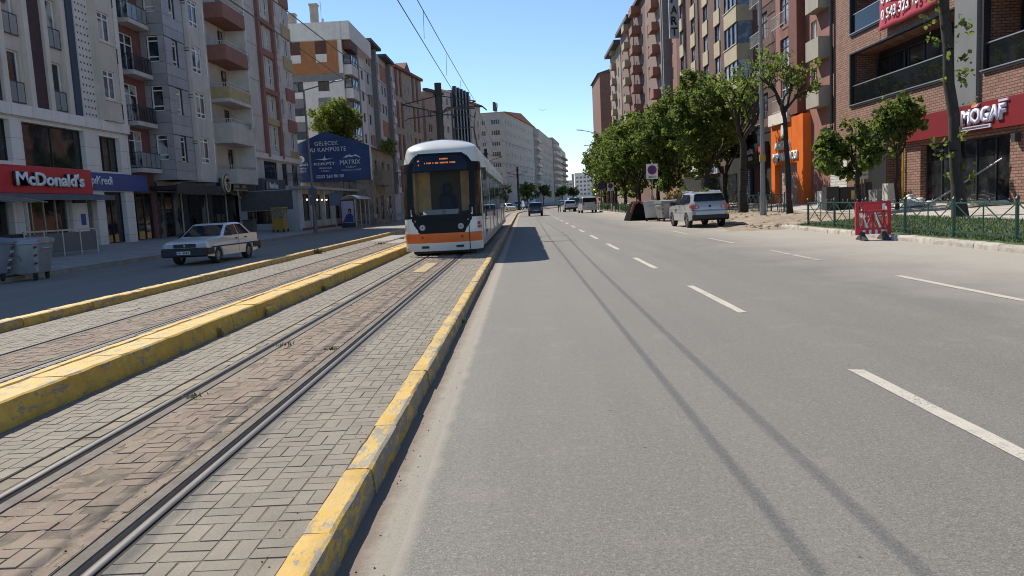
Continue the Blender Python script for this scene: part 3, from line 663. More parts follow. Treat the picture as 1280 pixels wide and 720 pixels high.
mb = MB(); mb.box(-.03, 0, -.101, 0, .0, .9); mb.build('end_plate', pw, s)
s = None
# ---------------------------------------------------------------- L2: narrow maroon house
b = Bld('apartment_building', 'narrow dark maroon apartment house with small iron balconies above the blue bank sign', (X0, 42.92), (X0, 46.4))
fl2 = [4.55, 7.15, 9.95, 12.75, 15.55, 18.35]
hw = [(1.0, 2.65, z+.15, z+2.2) for z in fl2]
shell(b, maroon, .0, 21.4, 12, hw+[(.35, 3.1, .5, 3.2)])
b.box('pilaster', white_r, .002, .3, -.3, -.002, .1, 3.2)
window(b, .35, 3.1, .5, 3.2, frame=blk, mull=2, pane=pane_d, name='shop_window')
slabm = M('slab_grey', (.47, .445, .41), .85, .1, streak=True)
for i, z in enumerate(fl2):
    window(b, 1.0, 2.65, z+.15, z+2.2, mull=1, trans=.72, low=.0)
    o = b.box('balcony', slabm, .75, 3.1, -.75, -.002, z-.22, z+.02)
    railing(b, .8, 3.05, z+.02, .9, -.72, rail_dk, [.11, .5][i % 3 == 0], returns=.68, parent=o, glass=gg if i % 3 == 0 else None)
# ---------------------------------------------------------------- L3: blue-grey clad bay
bluep = panelmat('bluegrey_cladding', (.115, .12, .142), 1.5, .72, .35, .018, .5, .1)
b = Bld('apartment_building', 'apartment house with a projecting bay clad in blue grey panels', (X0, 46.42), (X0, 50.3))
fl3 = [4.3, 7.15, 10.0, 12.85, 15.7, 18.55]
sh = [(.35, 1.05, z+.85, z+2.35) for z in fl3]
hw = [(.95, 1.75, z+.75, z+2.3) for z in fl3]
mb = MB(); x1 = 2.75; D = 1.4; H0, H1 = 3.95, 21.6
holes_wall(mb, 0, x1, H0, H1, hw, -D, .18)
m2 = MB(); holes_wall(m2, 0, D, H0, H1, sh, 0, .18); o = len(mb.v); mb.v += [(p[1], -p[0], p[2]) for p in m2.v]; mb.f += [tuple(o+i for i in f) for f in m2.f]; mb.m += m2.m
mb.poly([(x1,-D,H0),(x1,0,H0),(x1,0,H1),(x1,-D,H1)]); mb.poly([(0,-D,H0),(x1,-D,H0),(x1,0,H0),(0,0,H0)]); mb.poly([(0,-D,H1),(x1,-D,H1),(x1,0,H1),(0,0,H1)])
mb.build('bay', M('bay_backing', (.035, .037, .045), .7), b.o, fix=False)
PN = {}
def clad(face, a0, a1, z0, z1):
    if a1-a0 < .04 or z1-z0 < .04: return
    k = (round(a1-a0, 2), round(z1-z0, 2))
    if k not in PN: PN[k] = MB().box(.008, k[0]-.008, -.022, 0, .009, k[1]-.009).mesh('cladding_panel', M('bluegrey_panel', (.31, .295, .305), .5, .1, 1.2, rnd=.12, streak=True), fix=False)
    link('cladding_panel', PN[k], b.o, (a0, -D-.001, z0) if face == 'f' else (-.001, -a0, z0), None if face == 'f' else -PI/2)
for z in fl3:
    for face, wd, (h0, h1, h2, h3) in (('f', x1, (.95, 1.75, .75, 2.3)), ('s', D, (.35, 1.05, .85, 2.35))):
        lo = max(H0, z-.5)
        for q in range(2): clad(face, 0, wd, lo+(z+h2-lo)*q/2, lo+(z+h2-lo)*(q+1)/2)
        for q in range(2):
            for (a0, a1) in ((0, h0), (h1, wd)): clad(face, a0, a1, z+h2+(h3-h2)*q/2, z+h2+(h3-h2)*(q+1)/2)
shell(b, greyr, 0, 21.6, 12, [(.2, 3.6, .5, 3.3)])
for z in fl3:
    window(b, .95, 1.75, z+.75, z+2.3, y=-D+.1, mull=0, trans=.80, low=.2, f=.07)
    o = window(b, 0, .7, z+.85, z+2.35, mull=0, trans=.80, low=.2, f=.07); o.location = (.10, -.35, z+.85); o.rotation_euler = (0, 0, -PI/2)
    for zz in (1.95, 2.1): MB().box(-.08, .04, -D-.28, -D-.002, z+zz, z+zz+.035).build('drain_spout', dark, b.o, None, (x1, 0, 0))
for i in range(3): window(b, .2+i*1.13, 1.33+i*1.13, .5, 3.3, y=.1, frame=blk, mull=0, pane=pane_d, name='shop_window', f=.05)
shopd = M('shop_pier_dark', (.035, .034, .036), .5, .15)
for (a, c) in ((.004, .2), (3.6, 3.87)): b.box('shop_pier', shopd, a, c, -.04, -.002, .1, 3.9)
# ---------------------------------------------------------------- L4: grey block with rounded bay and coloured balconies
b = Bld('apartment_building', 'grey apartment block with rounded bay and stacked balconies in red brown and ochre', (X0, 50.32), (X0, 62.0))
fl4 = [4.35, 7.25, 10.15, 13.05, 15.95, 18.85]
hw = [(4.05, 4.75, z+.8, z+2.45) for z in fl4]+[(8.3, 9.5, z+.05, z+2.3) for z in fl4]
shell(b, greyr, 0, 21.7, 12, hw+[(.3, 3.7, .5, 3.2), (4.4, 7.2, .5, 3.2), (8.2, 11.2, .5, 3.2)])
bay = MB(); pr = [(0, 0), (0, -1.0), (.15, -1.2), (2.6, -1.2), (3.2, -1.1), (3.55, -.8), (3.7, -.35), (3.75, 0)]
mbq = MB(); holes_wall(mbq, .15, 2.6, 3.95, 21.7, [(.45, 1.95, z+.8, z+2.5) for z in fl4], -1.2, .16)
for a, c in zip(pr[:2]+pr[3:], pr[1:3]+pr[4:]): mbq.poly([(a[0], a[1], 3.95), (c[0], c[1], 3.95), (c[0], c[1], 21.7), (a[0], a[1], 21.7)])
mbq.poly([(p[0], p[1], 3.95) for p in pr]); mbq.poly([(p[0], p[1], 21.7) for p in pr]); mbq.build('rounded_bay', greyr, b.o, fix=False)
for z in fl4:
    window(b, .45, 1.95, z+.8, z+2.5, y=-1.12, mull=1, trans=.83, low=.2, f=.09)
    o = window(b, 0, .75, z+.8, z+2.45, mull=1, trans=.83, low=.2, f=.06); o.location = (2.72, -1.235, z+.8); o.rotation_euler = (0, 0, .38)
    window(b, 4.05, 4.75, z+.8, z+2.45, mull=0, trans=.8); window(b, 8.3, 9.5, z+.05, z+2.3, frame=brn, mull=1, trans=.75)
    k = fl4.index(z); o = balcony(b, 5.5, 9.9, z, 0, 1.55, [greyr, greyr, ochre, brownr, brownr, ochre, brownr][k], .62 if k != 1 else 1.0, .42)
    railing(b, 5.55, 9.85, z+(.62 if k != 1 else 1.0), .3, -1.52, rail_lt, .9, parent=o, returns=1.45)
    if k in (2, 5): MB().box(5.49, 9.91, -1.56, -.003, z-.43, z-.2).build('band', greyr, o)
b.box('pilaster', brownr, 10.15, 10.4, -.9, -.002, 3.96, 21.7)
b.box('privacy_wall', white_r, 9.92, 10.13, -1.5, -.002, 4.3, 21.7)
b.part('rain_pipe', MB().tube((11.3, -.12, 3.9), (11.3, -.12, 21.7), .06, n=8), alu)
for (a, c, m_) in ((.3, 3.7, 3), (4.4, 7.2, 2), (8.2, 11.2, 2)): window(b, a, c, .5, 3.2, frame=blk, mull=m_, pane=pane_d, name='shop_window', f=.05)
for (a, c) in ((.004, .3), (3.7, 4.4), (7.2, 8.2), (11.2, 11.67)): b.box('shop_pier', shopd, a, c, -.05, -.002, .1, 3.28)
awn = MB(); awn.box(-4.6, 2.3, -1.6, -.02, 3.35, 3.6); awn.box(-4.6, 2.3, -1.64, -1.58, 3.1, 3.68); b.part('dark_canopy', awn, M('canopy_black', (.018, .018, .02), .6))
o = thing('round_sign', 'round cream sign with a dark crowned face beside the dark canopy', 'shop sign'); o.matrix_world = b.o.matrix_basis @ Matrix.Translation((3.2, -1.55, 3.85))
MB().disc((0, 0), .66, -.12, 0, 28).build('board', M('sign_cream', (.50, .46, .30), .6), o)
mb = MB(); mb.disc((0, 0), .66, -.15, -.121, 28); mb.build('rim', let_blk, o); MB().disc((0, 0), .58, -.17, -.151, 28).build('face_plate', M('sign_cream', (.5, .46, .3)), o)
mb = MB()
for k in range(5): x = -.3+k*.15; mb.tube((x*.7, -.185, .12), (x, -.185, .42-.12*abs(k-2)*.5), .035, .02, 6)
for k in range(9): a = PI*1.05+k*PI*.9/8; mb.tube((.2*math.cos(a), -.185, -.1+.3*math.sin(a)), (.2*math.cos(a+.35), -.185, -.1+.3*math.sin(a+.35)), .03, n=6)
mb.disc((-.15, .02), .06, -.2, -.172, 10); mb.disc((.15, .02), .06, -.2, -.172, 10); mb.disc((0, -.1), .07, -.2, -.172, 10); mb.build('emblem', let_blk, o)
grn = M('sign_dark_green', (.02, .035, .03), .5); s = sign('green_sign', 'long dark green shop fascia behind the cross-shaped sign', b, 3.95, 11.2, 3.3, 4.3, -.62, grn, .25)
o = thing('cross_sign', 'cross-shaped green and cream sign with red centre on the dark fascia', 'shop sign'); o.matrix_world = b.o.matrix_basis @ Matrix.Translation((7.4, -.9, 3.8))
crm = M('sign_cream', (.5, .46, .3)); gr2 = M('sign_green', (.02, .10, .055), .5)
MB().prism([(.5*math.cos(t*PI/12), .92*math.sin(t*PI/12)) for t in range(24)], -.1, 0).build('oval_rim', crm, o)
MB().prism([(.43*math.cos(t*PI/12), .85*math.sin(t*PI/12)) for t in range(24)], -.13, -.101).build('oval', gr2, o)
mb = MB(); mb.box(-1.45, 1.45, -.16, -.131, .26, .33); mb.box(-1.45, 1.45, -.16, -.131, -.33, -.26); mb.build('stripe', crm, o)
MB().box(-1.45, 1.45, -.155, -.131, -.26, .26).build('panel', gr2, o)
mb = MB(); mb.disc((0, .5), .24, -.18, -.131, 16); mb.disc((0, -.5), .2, -.18, -.131, 16); mb.disc((0, 0), .16, -.19, -.156, 14); mb.build('red_emblem', M('sign_deep_red', (.2, .012, .015), .5), o)
mb = MB()
for k in range(9):
    if abs(k-4) > 0: mb.box(-1.3+k*.29, -1.12+k*.29, -.165, -.156, -.14, .14)
mb.build('lettering', crm, o)
acm = M('ac_casing', (.60, .59, .56), .6, .1)
def ac(b, x, z, y=-.42):
    o = MB().box(0, .8, y, y+.3, 0, .55).build('air_conditioner', acm, b.o, None, (x, 0, z)); MB().disc((.3, .28), .22, y-.012, y-.001, 18).build('fan_grille', dark, o)
for (x, z) in ((7.2, 7.3), (7.0, 13.1), (8.0, 18.9), (6.4, 15.98)): ac(b, x, z, -1.0)
for k, z in enumerate(fl4):
    if k % 2: MB().disc((0, 0), .38, -.05, 0, 16).build('satellite_dish', acm, b.o, None, (9.0, -1.75, z+1.15), (.3, 0, .4))
# ---------------------------------------------------------------- L5: grey block with oval windows
b = Bld('apartment_building', 'grey apartment block with oval windows and red brown window frames', (X0, 62.02), (X0, 77.2))
fl5 = [6.9, 9.85, 12.8, 15.75, 18.7, 21.65]
win5 = []
for k, z in enumerate(fl5):
    win5 += [(6.3, 7.25, z+.3, z+2.5), (7.9, 8.85, z+.3, z+2.5)]
    win5 += [(1.9, 2.75, z+.9, z+2.3), (10.6, 11.35, z+.9, z+2.3)]
    win5 += [(13.2, 14.5, z+.75, z+2.4)]
base = [(1.3, 2.5, 4.2, 6.3), (4.6, 8.2, 4.2, 6.2), (9.6, 11.2, 4.2, 6.2), (12.6, 14.6, 4.2, 6.2), (.6, 4.2, .5, 3.3), (4.6, 8.4, .5, 3.3), (8.8, 14.6, .5, 3.3)]
shell(b, greyr, 0, 25.0, 12, win5+base)
ringm = M('oval_surround', (.48, .45, .41), .85, .08)
for k, z in enumerate(fl5):
    for j, (a, c) in enumerate(((6.3, 7.25), (7.9, 8.85))): window(b, a, c, z+.3, z+2.5, mull=1, trans=.8, low=.25)
    for j, (a, c) in enumerate(((1.9, 2.75), (10.6, 11.35))):
        window(b, a, c, z+.9, z+2.3, mull=1, trans=0)
        if (k+j) % 2 == 0:
            mb = MB(); n = 28; cxx, cz = (a+c)/2, z+1.6; out = [(cxx+.78*math.cos(2*PI*i/n), cz+1.05*math.sin(2*PI*i/n)) for i in range(n)]; inn = [(cxx+.42*math.cos(2*PI*i/n), cz+.72*math.sin(2*PI*i/n)) for i in range(n)]
            for i in range(n):
                p, q, r_, t_ = out[i], out[(i+1) % n], inn[(i+1) % n], inn[i]
                mb.poly([(p[0], -.09, p[1]), (q[0], -.09, q[1]), (r_[0], -.09, r_[1]), (t_[0], -.09, t_[1])]); mb.poly([(p[0], -.09, p[1]), (q[0], -.09, q[1]), (q[0], -.001, q[1]), (p[0], -.001, p[1])]); mb.poly([(r_[0], -.09, r_[1]), (t_[0], -.09, t_[1]), (t_[0], .02, t_[1]), (r_[0], .02, r_[1])])
            b.part('oval_surround', mb, ringm)
    window(b, 13.2, 14.5, z+.75, z+2.4, mull=1, trans=0, f=.09, pane=pane_b)
    b.box('string_course', ringm, .0, 5.2, -.05, -.002, z+.05, z+.13); b.box('string_course', ringm, 9.9, 12.4, -.05, -.002, z+.05, z+.13)
    b.box('corner_panel', [ochre, brownr, brownr, ochre, ochre, brownr][k], 12.5, 15.18, -.12, -.002, z-.55, z+.6)
for k in (0, 2, 4):
    z = fl5[k]; zt = z+5.3
    fr = MB(); x0_, x1_ = (5.3, 9.8); fr.box(x0_, x0_+.55, -.28, -.002, z-.35, zt+.3); fr.box(x1_-.55, x1_, -.28, -.002, z-.35, zt+.3); fr.box(x0_+.55, x1_-.55, -.28, -.002, zt-.1+.0, zt+.3)
    b.part('brown_frame', fr, brownr); b.box('spandrel', [ochre, brownr, ochre][k//2], 5.86, 9.24, -.2, -.002, z+2.55, z+3.1)
b.box('roof_edge', white_r, 0, b.w, -.3, .3, 25.0, 25.3)
b.box('shop_cornice', white_r, 0, b.w, -.25, -.002, 6.35, 6.8)
for i, (a, c, d, e) in enumerate(base): window(b, a, c, d, e, frame=blk, mull=[0, 1, 0, 0, 2, 2, 3][i], pane=pane_d, f=.05, name='shop_window')
s = sign('hexagon_sign', 'grey fascia with a pale hexagon emblem next to the low restaurant', b, 2.0, 8.2, 3.4, 4.6, -.1, M('fascia_grey', (.10, .10, .105), .6), .5)
MB().prism([(.95+.42*math.cos(PI/6+i*PI/3), .6+.5*math.sin(PI/6+i*PI/3)) for i in range(6)], -.55, -.5).build('emblem_back', let_blk, s)
MB().prism([(.95+.2*math.cos(PI/6+i*PI/3), .6+.42*math.sin(PI/6+i*PI/3)) for i in range(6)], -.6, -.551).build('emblem', M('sign_tan', (.48, .35, .2)), s)
mb = MB()
for k, (a, c) in enumerate(((1.75, .5), (1.95, .34), (2.3, .34), (2.62, .34), (3.0, .5), (3.4, .34), (3.75, .34))): mb.box(a, a+.2, -.55, -.5, .4, .4+c)
mb.build('lettering', let_w, s)
for (a, c) in ((.004, .6), (4.2, 4.6), (8.4, 8.8)): b.box('shop_pier', shopd, a, c, -.05, -.002, .1, 3.38)
railing(b, 8.6, 15, 4.62, .7, -.5, rail_dk, .3, name='terrace_railing')
# ---------------------------------------------------------------- low restaurant, old house and billboard
stone_g = M('restaurant_wall', (.10, .098, .095), .8, .12, 2, .1, 40); cols_w = M('restaurant_post', (.42, .42, .41), .7, .1)
b = Bld('restaurant', 'low one storey restaurant with pale posts and lit lamps under a flat canopy', (-17.4, 59.6), (-17.4, 77.6))
hw = [(1.0+i*3.4, 3.6+i*3.4, .95, 3.1) for i in range(5)]
shell(b, cols_w, .1, 3.45, 4.5, hw, side_holes=[(.6, 3.4, .9, 1.9)], rev=.15)
MB().box(-.06, -.002, .3, 4.3, 1.95, 3.4).build('side_cladding', stone_g, b.o)
side_window(b, 1.1, 3.9, .9, 1.9, frame=blk, mull=2, pane=pane_d)
for h in hw: window(b, *h[:4], frame=blk, mull=1, pane=pane_d, f=.05)
for i in range(6): b.box('post', M('post_pale', (.55, .55, .54), .7), .35+i*3.4, .62+i*3.4, -.3, -.002, .12, 3.44)
b.box('plinth', M('plinth_brick', (.16, .07, .05), .85), -.05, b.w, -.35, -.302, .1, .42)
b.part('canopy', MB().prism([(-1.1, 3.42), (.4, 3.46), (.4, 3.7), (-1.1, 3.62)], -.3, b.w, axis='x'), M('canopy_grey', (.30, .30, .295), .7))
lampm = M('lit_bulb', (1, .75, .45), .5, 0, emit=3.5)
for i in range(5): MB().disc((1.2+i*1.5, 2.62), .055, -.52, -.42, 10).build('lit_lamp', lampm, b.o)
oldw = M('old_plaster', (.29, .25, .2), .9, .3, 1.6, .2, 25, .3, dirt=(.15, .12, .1), dirt_amt=.4, streak=True)
b = Bld('old_house', 'worn two storey old house with a boarded balcony beside the blue billboard', (-15.1, 78.2), (-15.1, 91.5))
hw = [(1.2, 2.6, .6, 2.8), (4, 6, .5, 3), (8, 10.5, .5, 3), (2, 3.2, 4.8, 6.6), (6, 7.2, 4.8, 6.6), (9.6, 10.8, 4.8, 6.6)]
shell(b, oldw, 0, 7.7, 7.2, hw)
for h in hw: window(b, *h[:4], frame=brn, mull=1, trans=.6, small=True)
balcony(b, 1.4, 6.8, 4.3, 0, .9, M('old_boards', (.20, .165, .125), .9, .3, 4), 1.3, .3)
rf = MB(); rf.prism([(-.4, 7.7), (3.6, 9.3), (7.4, 7.7)], -.2, b.w+.2, axis='x'); b.part('roof', rf, roof_t)
text('MY', b.o, M('mural_pale', (.4, .38, .34)), (0, 0, 0), 1.6, 1.1, .02, .03, name='mural')
b.o.children[-1].location = (-.03, 2.9, 3.4); b.o.children[-1].rotation_euler = (0, 0, -PI/2)
# billboard on the gable, facing down the street
navy = M('billboard_navy', (.016, .045, .15), .45, .25, .6)
o = thing('billboard', 'large dark blue gabled billboard advertising schools with white lettering', 'billboard', (-22.25, 77.95, 0))
MB().prism([(0, 4.6), (7.15, 4.6), (7.15, 7.95), (3.2, 9.42), (2.6, 9.42), (0, 8.4)], -.12, 0).build('board', navy, o)
MB().prism([(7.16, 4.5), (7.3, 4.5), (7.3, 8.0), (7.16, 8.0)], -.16, .05).build('frame', alu, o)
bl = M('billboard_white', (.62, .63, .66), .5, .05)
text('GELECEK', o, bl, (1.75, -.13, 8.13), 2.35, .40, .015, .01, space=1.1); text('BU KAMPÜSTE', o, bl, (1.1, -.13, 7.52), 3.75, .50, .015, .01, space=1.1)
text('KOKPİT', o, bl, (1.55, -.13, 6.20), 2.1, .36, .015, .02); text('MATRIX', o, bl, (4.15, -.13, 6.18), 2.05, .44, .015, 0)
for (x, z, wd, s_) in ((2.05, 5.83, 1.3, 'HAVACILIK'), (2.25, 5.55, .8, 'LİSESİ'), (4.7, 5.83, 1.0, 'YAZILIM'), (4.25, 5.55, 1.95, 'ANADOLU LİSESİ')): text(s_, o, bl, (x, -.13, z), wd, .18, .012, .01)
text('0222 260 00 00', o, bl, (1.7, -.13, 4.93), 2.75, .32, .015, .02)
mb = MB(); mb.disc((.32, 6.88), .32, -.14, -.121, 20); mb.build('round_logo', bl, o); text('S', o, navy, (.2, -.15, 6.68), .24, .4, .012, .02, name='logo_letter'); text('SEVİ', o, bl, (.1, -.13, 6.22), .85, .27, .012, .02); text('SAĞLIK', o, bl, (.1, -.13, 5.9), .72, .17, .012, .01); text('LİSESİ', o, bl, (.1, -.13, 5.62), .65, .17, .012, .01)
mb = MB(); mb.prism([(1.7, 6.82), (2.45, 6.72), (2.62, 6.66), (2.8, 6.72), (3.5, 6.86), (2.85, 6.82), (2.7, 6.9), (2.64, 7.2), (2.58, 6.9), (2.4, 6.82)], -.14, -.121); mb.build('plane_logo', bl, o)
mb = MB(); mb.prism([(4.45, 6.78), (4.85, 7.08), (5.2, 7.12), (5.4, 7.0), (5.75, 7.12), (6.1, 6.92), (6.25, 6.72), (5.95, 6.88), (5.6, 6.98), (5.3, 6.86), (5.0, 6.95), (4.75, 6.72), (4.85, 6.92)], -.14, -.121); mb.build('hill_logo', bl, o)
# ---------------------------------------------------------------- generic street block
def block(label, P0, P1, H, depth, wallm, fl0, fh, nfl, cols, frame=pvc, pane=pane_d, small=True, extra=None, cor=None, side=None, base=None, mull=1, rev=.18, cat='building', trans=0.):
    """cols: list of (x0, x1, sill, head, kind)  kind w=window, b=window with balcony, p=coloured strip"""
    b = Bld('apartment_building', label, P0, P1, cat); hw = []; W = b.w
    for k in range(nfl):
        z = fl0+k*fh
        for c in cols:
            if c[4] in 'wb': hw.append((c[0], c[1], z+c[2], z+c[3]))
    sh = []
    if side:
        for k in range(nfl):
            z = fl0+k*fh
            for c in side: sh.append((depth-c[1], depth-c[0], z+c[2], z+c[3]))
    shell(b, wallm, -.1, H, depth, hw, rev=rev, side_holes=sh)
    for k in range(nfl):
        z = fl0+k*fh
        for c in cols:
            if c[4] in 'wb': window(b, c[0], c[1], z+c[2], z+c[3], frame=frame, pane=pane, mull=mull if c[1]-c[0] > .9 else 0, small=small, trans=trans)
            if c[4] == 'b':
                o = balcony(b, c[0]-.5, c[1]+.5, z+.05, 0, c[6] if len(c) > 6 else 1.0, c[5], .85, .15)
        for c in (side or []): side_window(b, c[0], c[1], z+c[2], z+c[3], frame=frame, pane=pane, mull=mull if c[1]-c[0] > .9 else 0, small=small)
    for c in cols:
        if c[4] == 'p': b.box('strip', c[5], c[0], c[1], -(c[6] if len(c) > 6 else .12), -.002, c[2], c[3])
    if cor: cornice(b, cor[0], H-.002+.004, cor[1], cor[2])
    if base: b.box('shop_front', base, .2, W-.2, -.15, -.002, .1, 3.3)
    if extra: extra(b)
    return b
# L6: orange and white corner block (its side wall looks down the street)
def ex6(b):
    D = 7.2
    for (a, c, z0, z1, m_, nm) in ((.55, 7.19, 18.9, 22.9, orange_r, 'orange_panel'), (.0, 7.19, 23.0, 25.2, white_r, 'parapet')):
        b.box(nm, m_, -.14, -.002, a, c, z0, z1)
    for y0 in (1.9, 5.2): b.box('brown_panel', M('panel_brown', (.10, .045, .03), .8), -.18, -.142, y0, y0+1.4, 21.3, 22.9); b.box('pale_panel', white_r, -.18, -.142, y0, y0+1.4, 20.3, 21.3); side_window(b, y0, y0+1.4, 18.95, 20.25, x=-.22, frame=blk, mull=1, small=True)
    for z in (16.1, 13.2, 10.3, 7.4):
        for y0 in (1.9, 5.2): b.box('grey_panel', greym, -.05, -.002, y0-.1, y0+1.5, z-1.35, z-.15)
    b.box('grey_band', greym, -.1, -.002, 0, D, 18.0, 18.85)
    for k in range(6):
        z = 4.2+k*2.95; mb = MB(); mb.box(.5, 4.2, -1.0, -.002, z-.2, z+1.05); o = b.part('bay_parapet', mb, white_r if k != 5 else white_r); mb = MB(); mb.box(.5, 4.2, -.95, -.002, z+1.05, z+2.3); b.part('bay_back', mb, darkg)
        window(b, .55, 2.3, z+1.08, z+2.28, y=-1.02, frame=blk, mull=1, small=True, pane=pane_b); window(b, 2.4, 4.15, z+1.08, z+2.28, y=-1.02, frame=blk, mull=1, small=True)
        o = window(b, 0, .85, z+1.08, z+2.28, frame=blk, mull=0, small=True, pane=pane_b); o.location = (.44, -.05, z+1.08); o.rotation_euler = (0, 0, -PI/2)
    mb = MB(); mb.box(.45, 4.3, -1.05, -.002, 21.9, 23.0); b.part('brown_panel', mb, M('panel_brown', (.1, .045, .03)))
    mb = MB(); mb.box(0, b.w, -1.1, .2, 23.02, 25.25); b.part('parapet', mb, white_r); b.box('grey_column', greym, 4.6, 5.6, -.9, -.002, 4, 23)
    for (x, y, h) in ((1.5, 3.5, 2.4), (.9, 6.2, 1.2), (9, 4, 1.6)): mb = MB(); mb.box(x-.45, x+.45, y-.45, y+.45, 25.2, 25.2+h); mb.box(x-.55, x+.55, y-.55, y+.55, 25.2+h, 25.4+h); b.part('chimney', mb, M('chimney_plaster', (.42, .35, .28), .9))
    mb = MB(); mb.tube((3, 3, 25.2), (3, 3, 28.6), .03, n=5)
    for k in range(4): mb.tube((2.4, 3, 27.4+k*.3), (3.6, 3, 27.4+k*.3), .02, n=4)
    mb.disc((3.6, 26.1), .45, 2.9, 2.98, 14); b.part('aerial', mb, alu)
block('tall white block with orange panels on its side wall, behind the billboard', (-22, 100), (-22, 114), 25.2, 7.2, white_r, 4.2, 2.95, 6, [(6.2, 7.2, .9, 2.2, 'w'), (8.4, 9.6, .9, 2.2, 'w'), (11.2, 12.6, .9, 2.2, 'w')], frame=blk, extra=ex6, side=[(1.9, 3.3, .75, 2.1), (5.2, 6.6, .75, 2.1)])
def ex7(b):
    for k in range(7):
        z = 4.3+k*2.95
        for (x0, x1) in ((3.1, 4.3), (9.5, 10.7)):
            if (k+int(x0)) % 2: b.box('orange_panel', orange_r, x0, x1, -.08, -.002, z+.7, z+2.4)
        if k % 3 == 0: b.box('orange_field', orange_r, 12.3, 17.5, -.06, -.002, z+.1, z+2.6)
    for x in (5.2, 18.0): b.box('grey_column', greym, x, x+1.0, -.7, -.002, 4, 25.5)
    for x in (0, 12): b.box('eave', darkg, x, x+8, -1.2, .5, 25.6, 26.0)
block('long white block with orange window panels and dark eaves', (-22, 114.1), (-22, 139.5), 25.6, 9, M('wall_dusty_white', (.50, .48, .45), .88, .1, 1, streak=True), 4.3, 2.95, 7, [(1.4, 2.8, .8, 2.3, 'w'), (7, 8.2, .8, 2.3, 'w'), (13, 14.4, .8, 2.3, 'w'), (15.6, 17, .8, 2.3, 'w'), (20, 21.6, .8, 2.3, 'b', white_r, .8), (23, 24.3, .8, 2.3, 'w')], frame=blk, extra=ex7)
def ex8(b):
    for x in (1.0, 3.6, 11.5, 14.3):
        for z0 in (4.5, 10.2, 16.0, 21.6): b.box('red_strip', redr, x, x+1.1, -.1, -.002, z0, z0+4.6)
    b.part('gable', MB().prism([(4.8, 26.4), (9.4, 26.4), (7.1, 28.2)], -.6, 3), redr); b.box('roof_edge', redr, 0, b.w, -.5, .5, 26.3, 26.8)
block('tan block with tall red strips and a small red roof gable', (-22, 139.7), (-19.4, 157.6), 26.3, 9, tanr, 4.4, 2.9, 7, [(6.0, 7.0, .7, 2.3, 'w'), (8.2, 9.2, .7, 2.3, 'w'), (16.2, 17.2, .8, 2.2, 'w')], extra=ex8)
arch = lambda b: [MB().prism([(x, z+.4), (x+2.0, z+.4), (x+2.0, z+2.1), (x+1.6, z+2.45), (x+.4, z+2.45), (x, z+2.1)], -.12, -.002).build('window_surround', blk, b.o) for z in [4.4+k*2.9 for k in range(7)] for x in (1.0, )]
block('salmon tan house with arched black window surrounds', (-18.9, 158), (-17.2, 162.6), 24.5, 9, M('wall_salmon', (.36, .27, .21), .85, .12, streak=True), 4.4, 2.9, 6, [(1.2, 2.8, .5, 2.2, 'w')], extra=lambda b: (cornice(b, darkg, 24.6, .5, .6)))
block('pale narrow house with one column of small windows', (-16.8, 162.8), (-14.6, 168), 25.3, 9, greyr, 4.4, 2.9, 7, [(1.4, 2.4, .8, 2.2, 'w'), (3.6, 4.6, .8, 2.2, 'w')], cor=(white_r, .3, .3))
def ex10(b):
    for k in range(5): b.box('black_fin', blk, .3+k*2.5, 1.2+k*2.5, -.7, -.002, 4, 26.8)
    b.box('black_band', blk, 0, b.w, -.8, -.702, 12.2, 13.4)
block('block with tall black fins up its front, behind the tram', (-14.2, 168.5), (-11.6, 181), 26.0, 9, M('wall_dark_grey', (.17, .17, .175), .8), 4.4, 2.9, 7, [(1.5, 2.5, .7, 2.3, 'w'), (4, 5, .7, 2.3, 'w'), (6.5, 7.5, .7, 2.3, 'w'), (9, 10, .7, 2.3, 'w')], extra=ex10)
block('cream house with a rooftop box beyond the finned block', (-11.3, 182), (-9.5, 190), 24.6, 8, M('wall_cream_pale', (.46, .42, .355), .88, .1, streak=True), 4.4, 2.9, 6, [(1.5, 2.9, .7, 2.3, 'w'), (5, 6.4, .7, 2.3, 'w')], cor=(roof_t, .4, .6), extra=lambda b: b.box('roof_box', white_r, 1, 4, 1, 4, 24.6, 26.8))
# L11: tall white block at the bend; side wall faces the camera
def ex11(b):
    rf = MB(); rf.prism([(-.4, 26.3), (b.w/2, 28.3), (b.w+.4, 26.3)], -.5, 13.5, axis='y'); b.part('roof', rf, roof_t)
    mb = MB()
    for k in range(3): mb.box(4+k*1.0, 4.6+k*1.0, 3, 3.7, 27.2, 29.6-.2*k)
    b.part('chimney', mb, M('chimney_dark', (.10, .085, .08), .9)); b.part('dish', MB().disc((2, 28.3), .8, 2.0, 2.1, 14), alu)
    for z in (12.4, 18.2): b.box('string_course', M('course_grey', (.33, .33, .34)), -.12, b.w, -.12, -.002, z, z+.35); MB().box(-.12, -.002, .0, 13, z, z+.35).build('string_course', M('course_grey', (.33, .33, .34)), b.o)
    for k in range(7):
        z = 5.3+k*2.9; MB().box(-.9, -.002, 8.4, 11.3, z-.1, z+.95).build('balcony', white_r, b.o)
    MB().box(-.3, -.002, .3, 12.7, 1.2, 4.4).build('blue_shop_front', M('blue_shop', (.02, .035, .11), .6), b.o)
block('tall white eight storey block with red roof where the street bends', (-4.5, 216), (4.2, 265), 26.3, 13, M('wall_white_far', (.40, .37, .33), .88, .07, .8, streak=True), 4.8, 2.9, 7, [(1.5+i*4.1, 2.9+i*4.1, .8, 2.2, 'w') for i in range(12)], side=[(1.2, 3.6, .8, 2.2), (5.2, 7.4, .8, 2.2), (8.7, 10.9, .5, 2.3)], extra=ex11, mull=3)
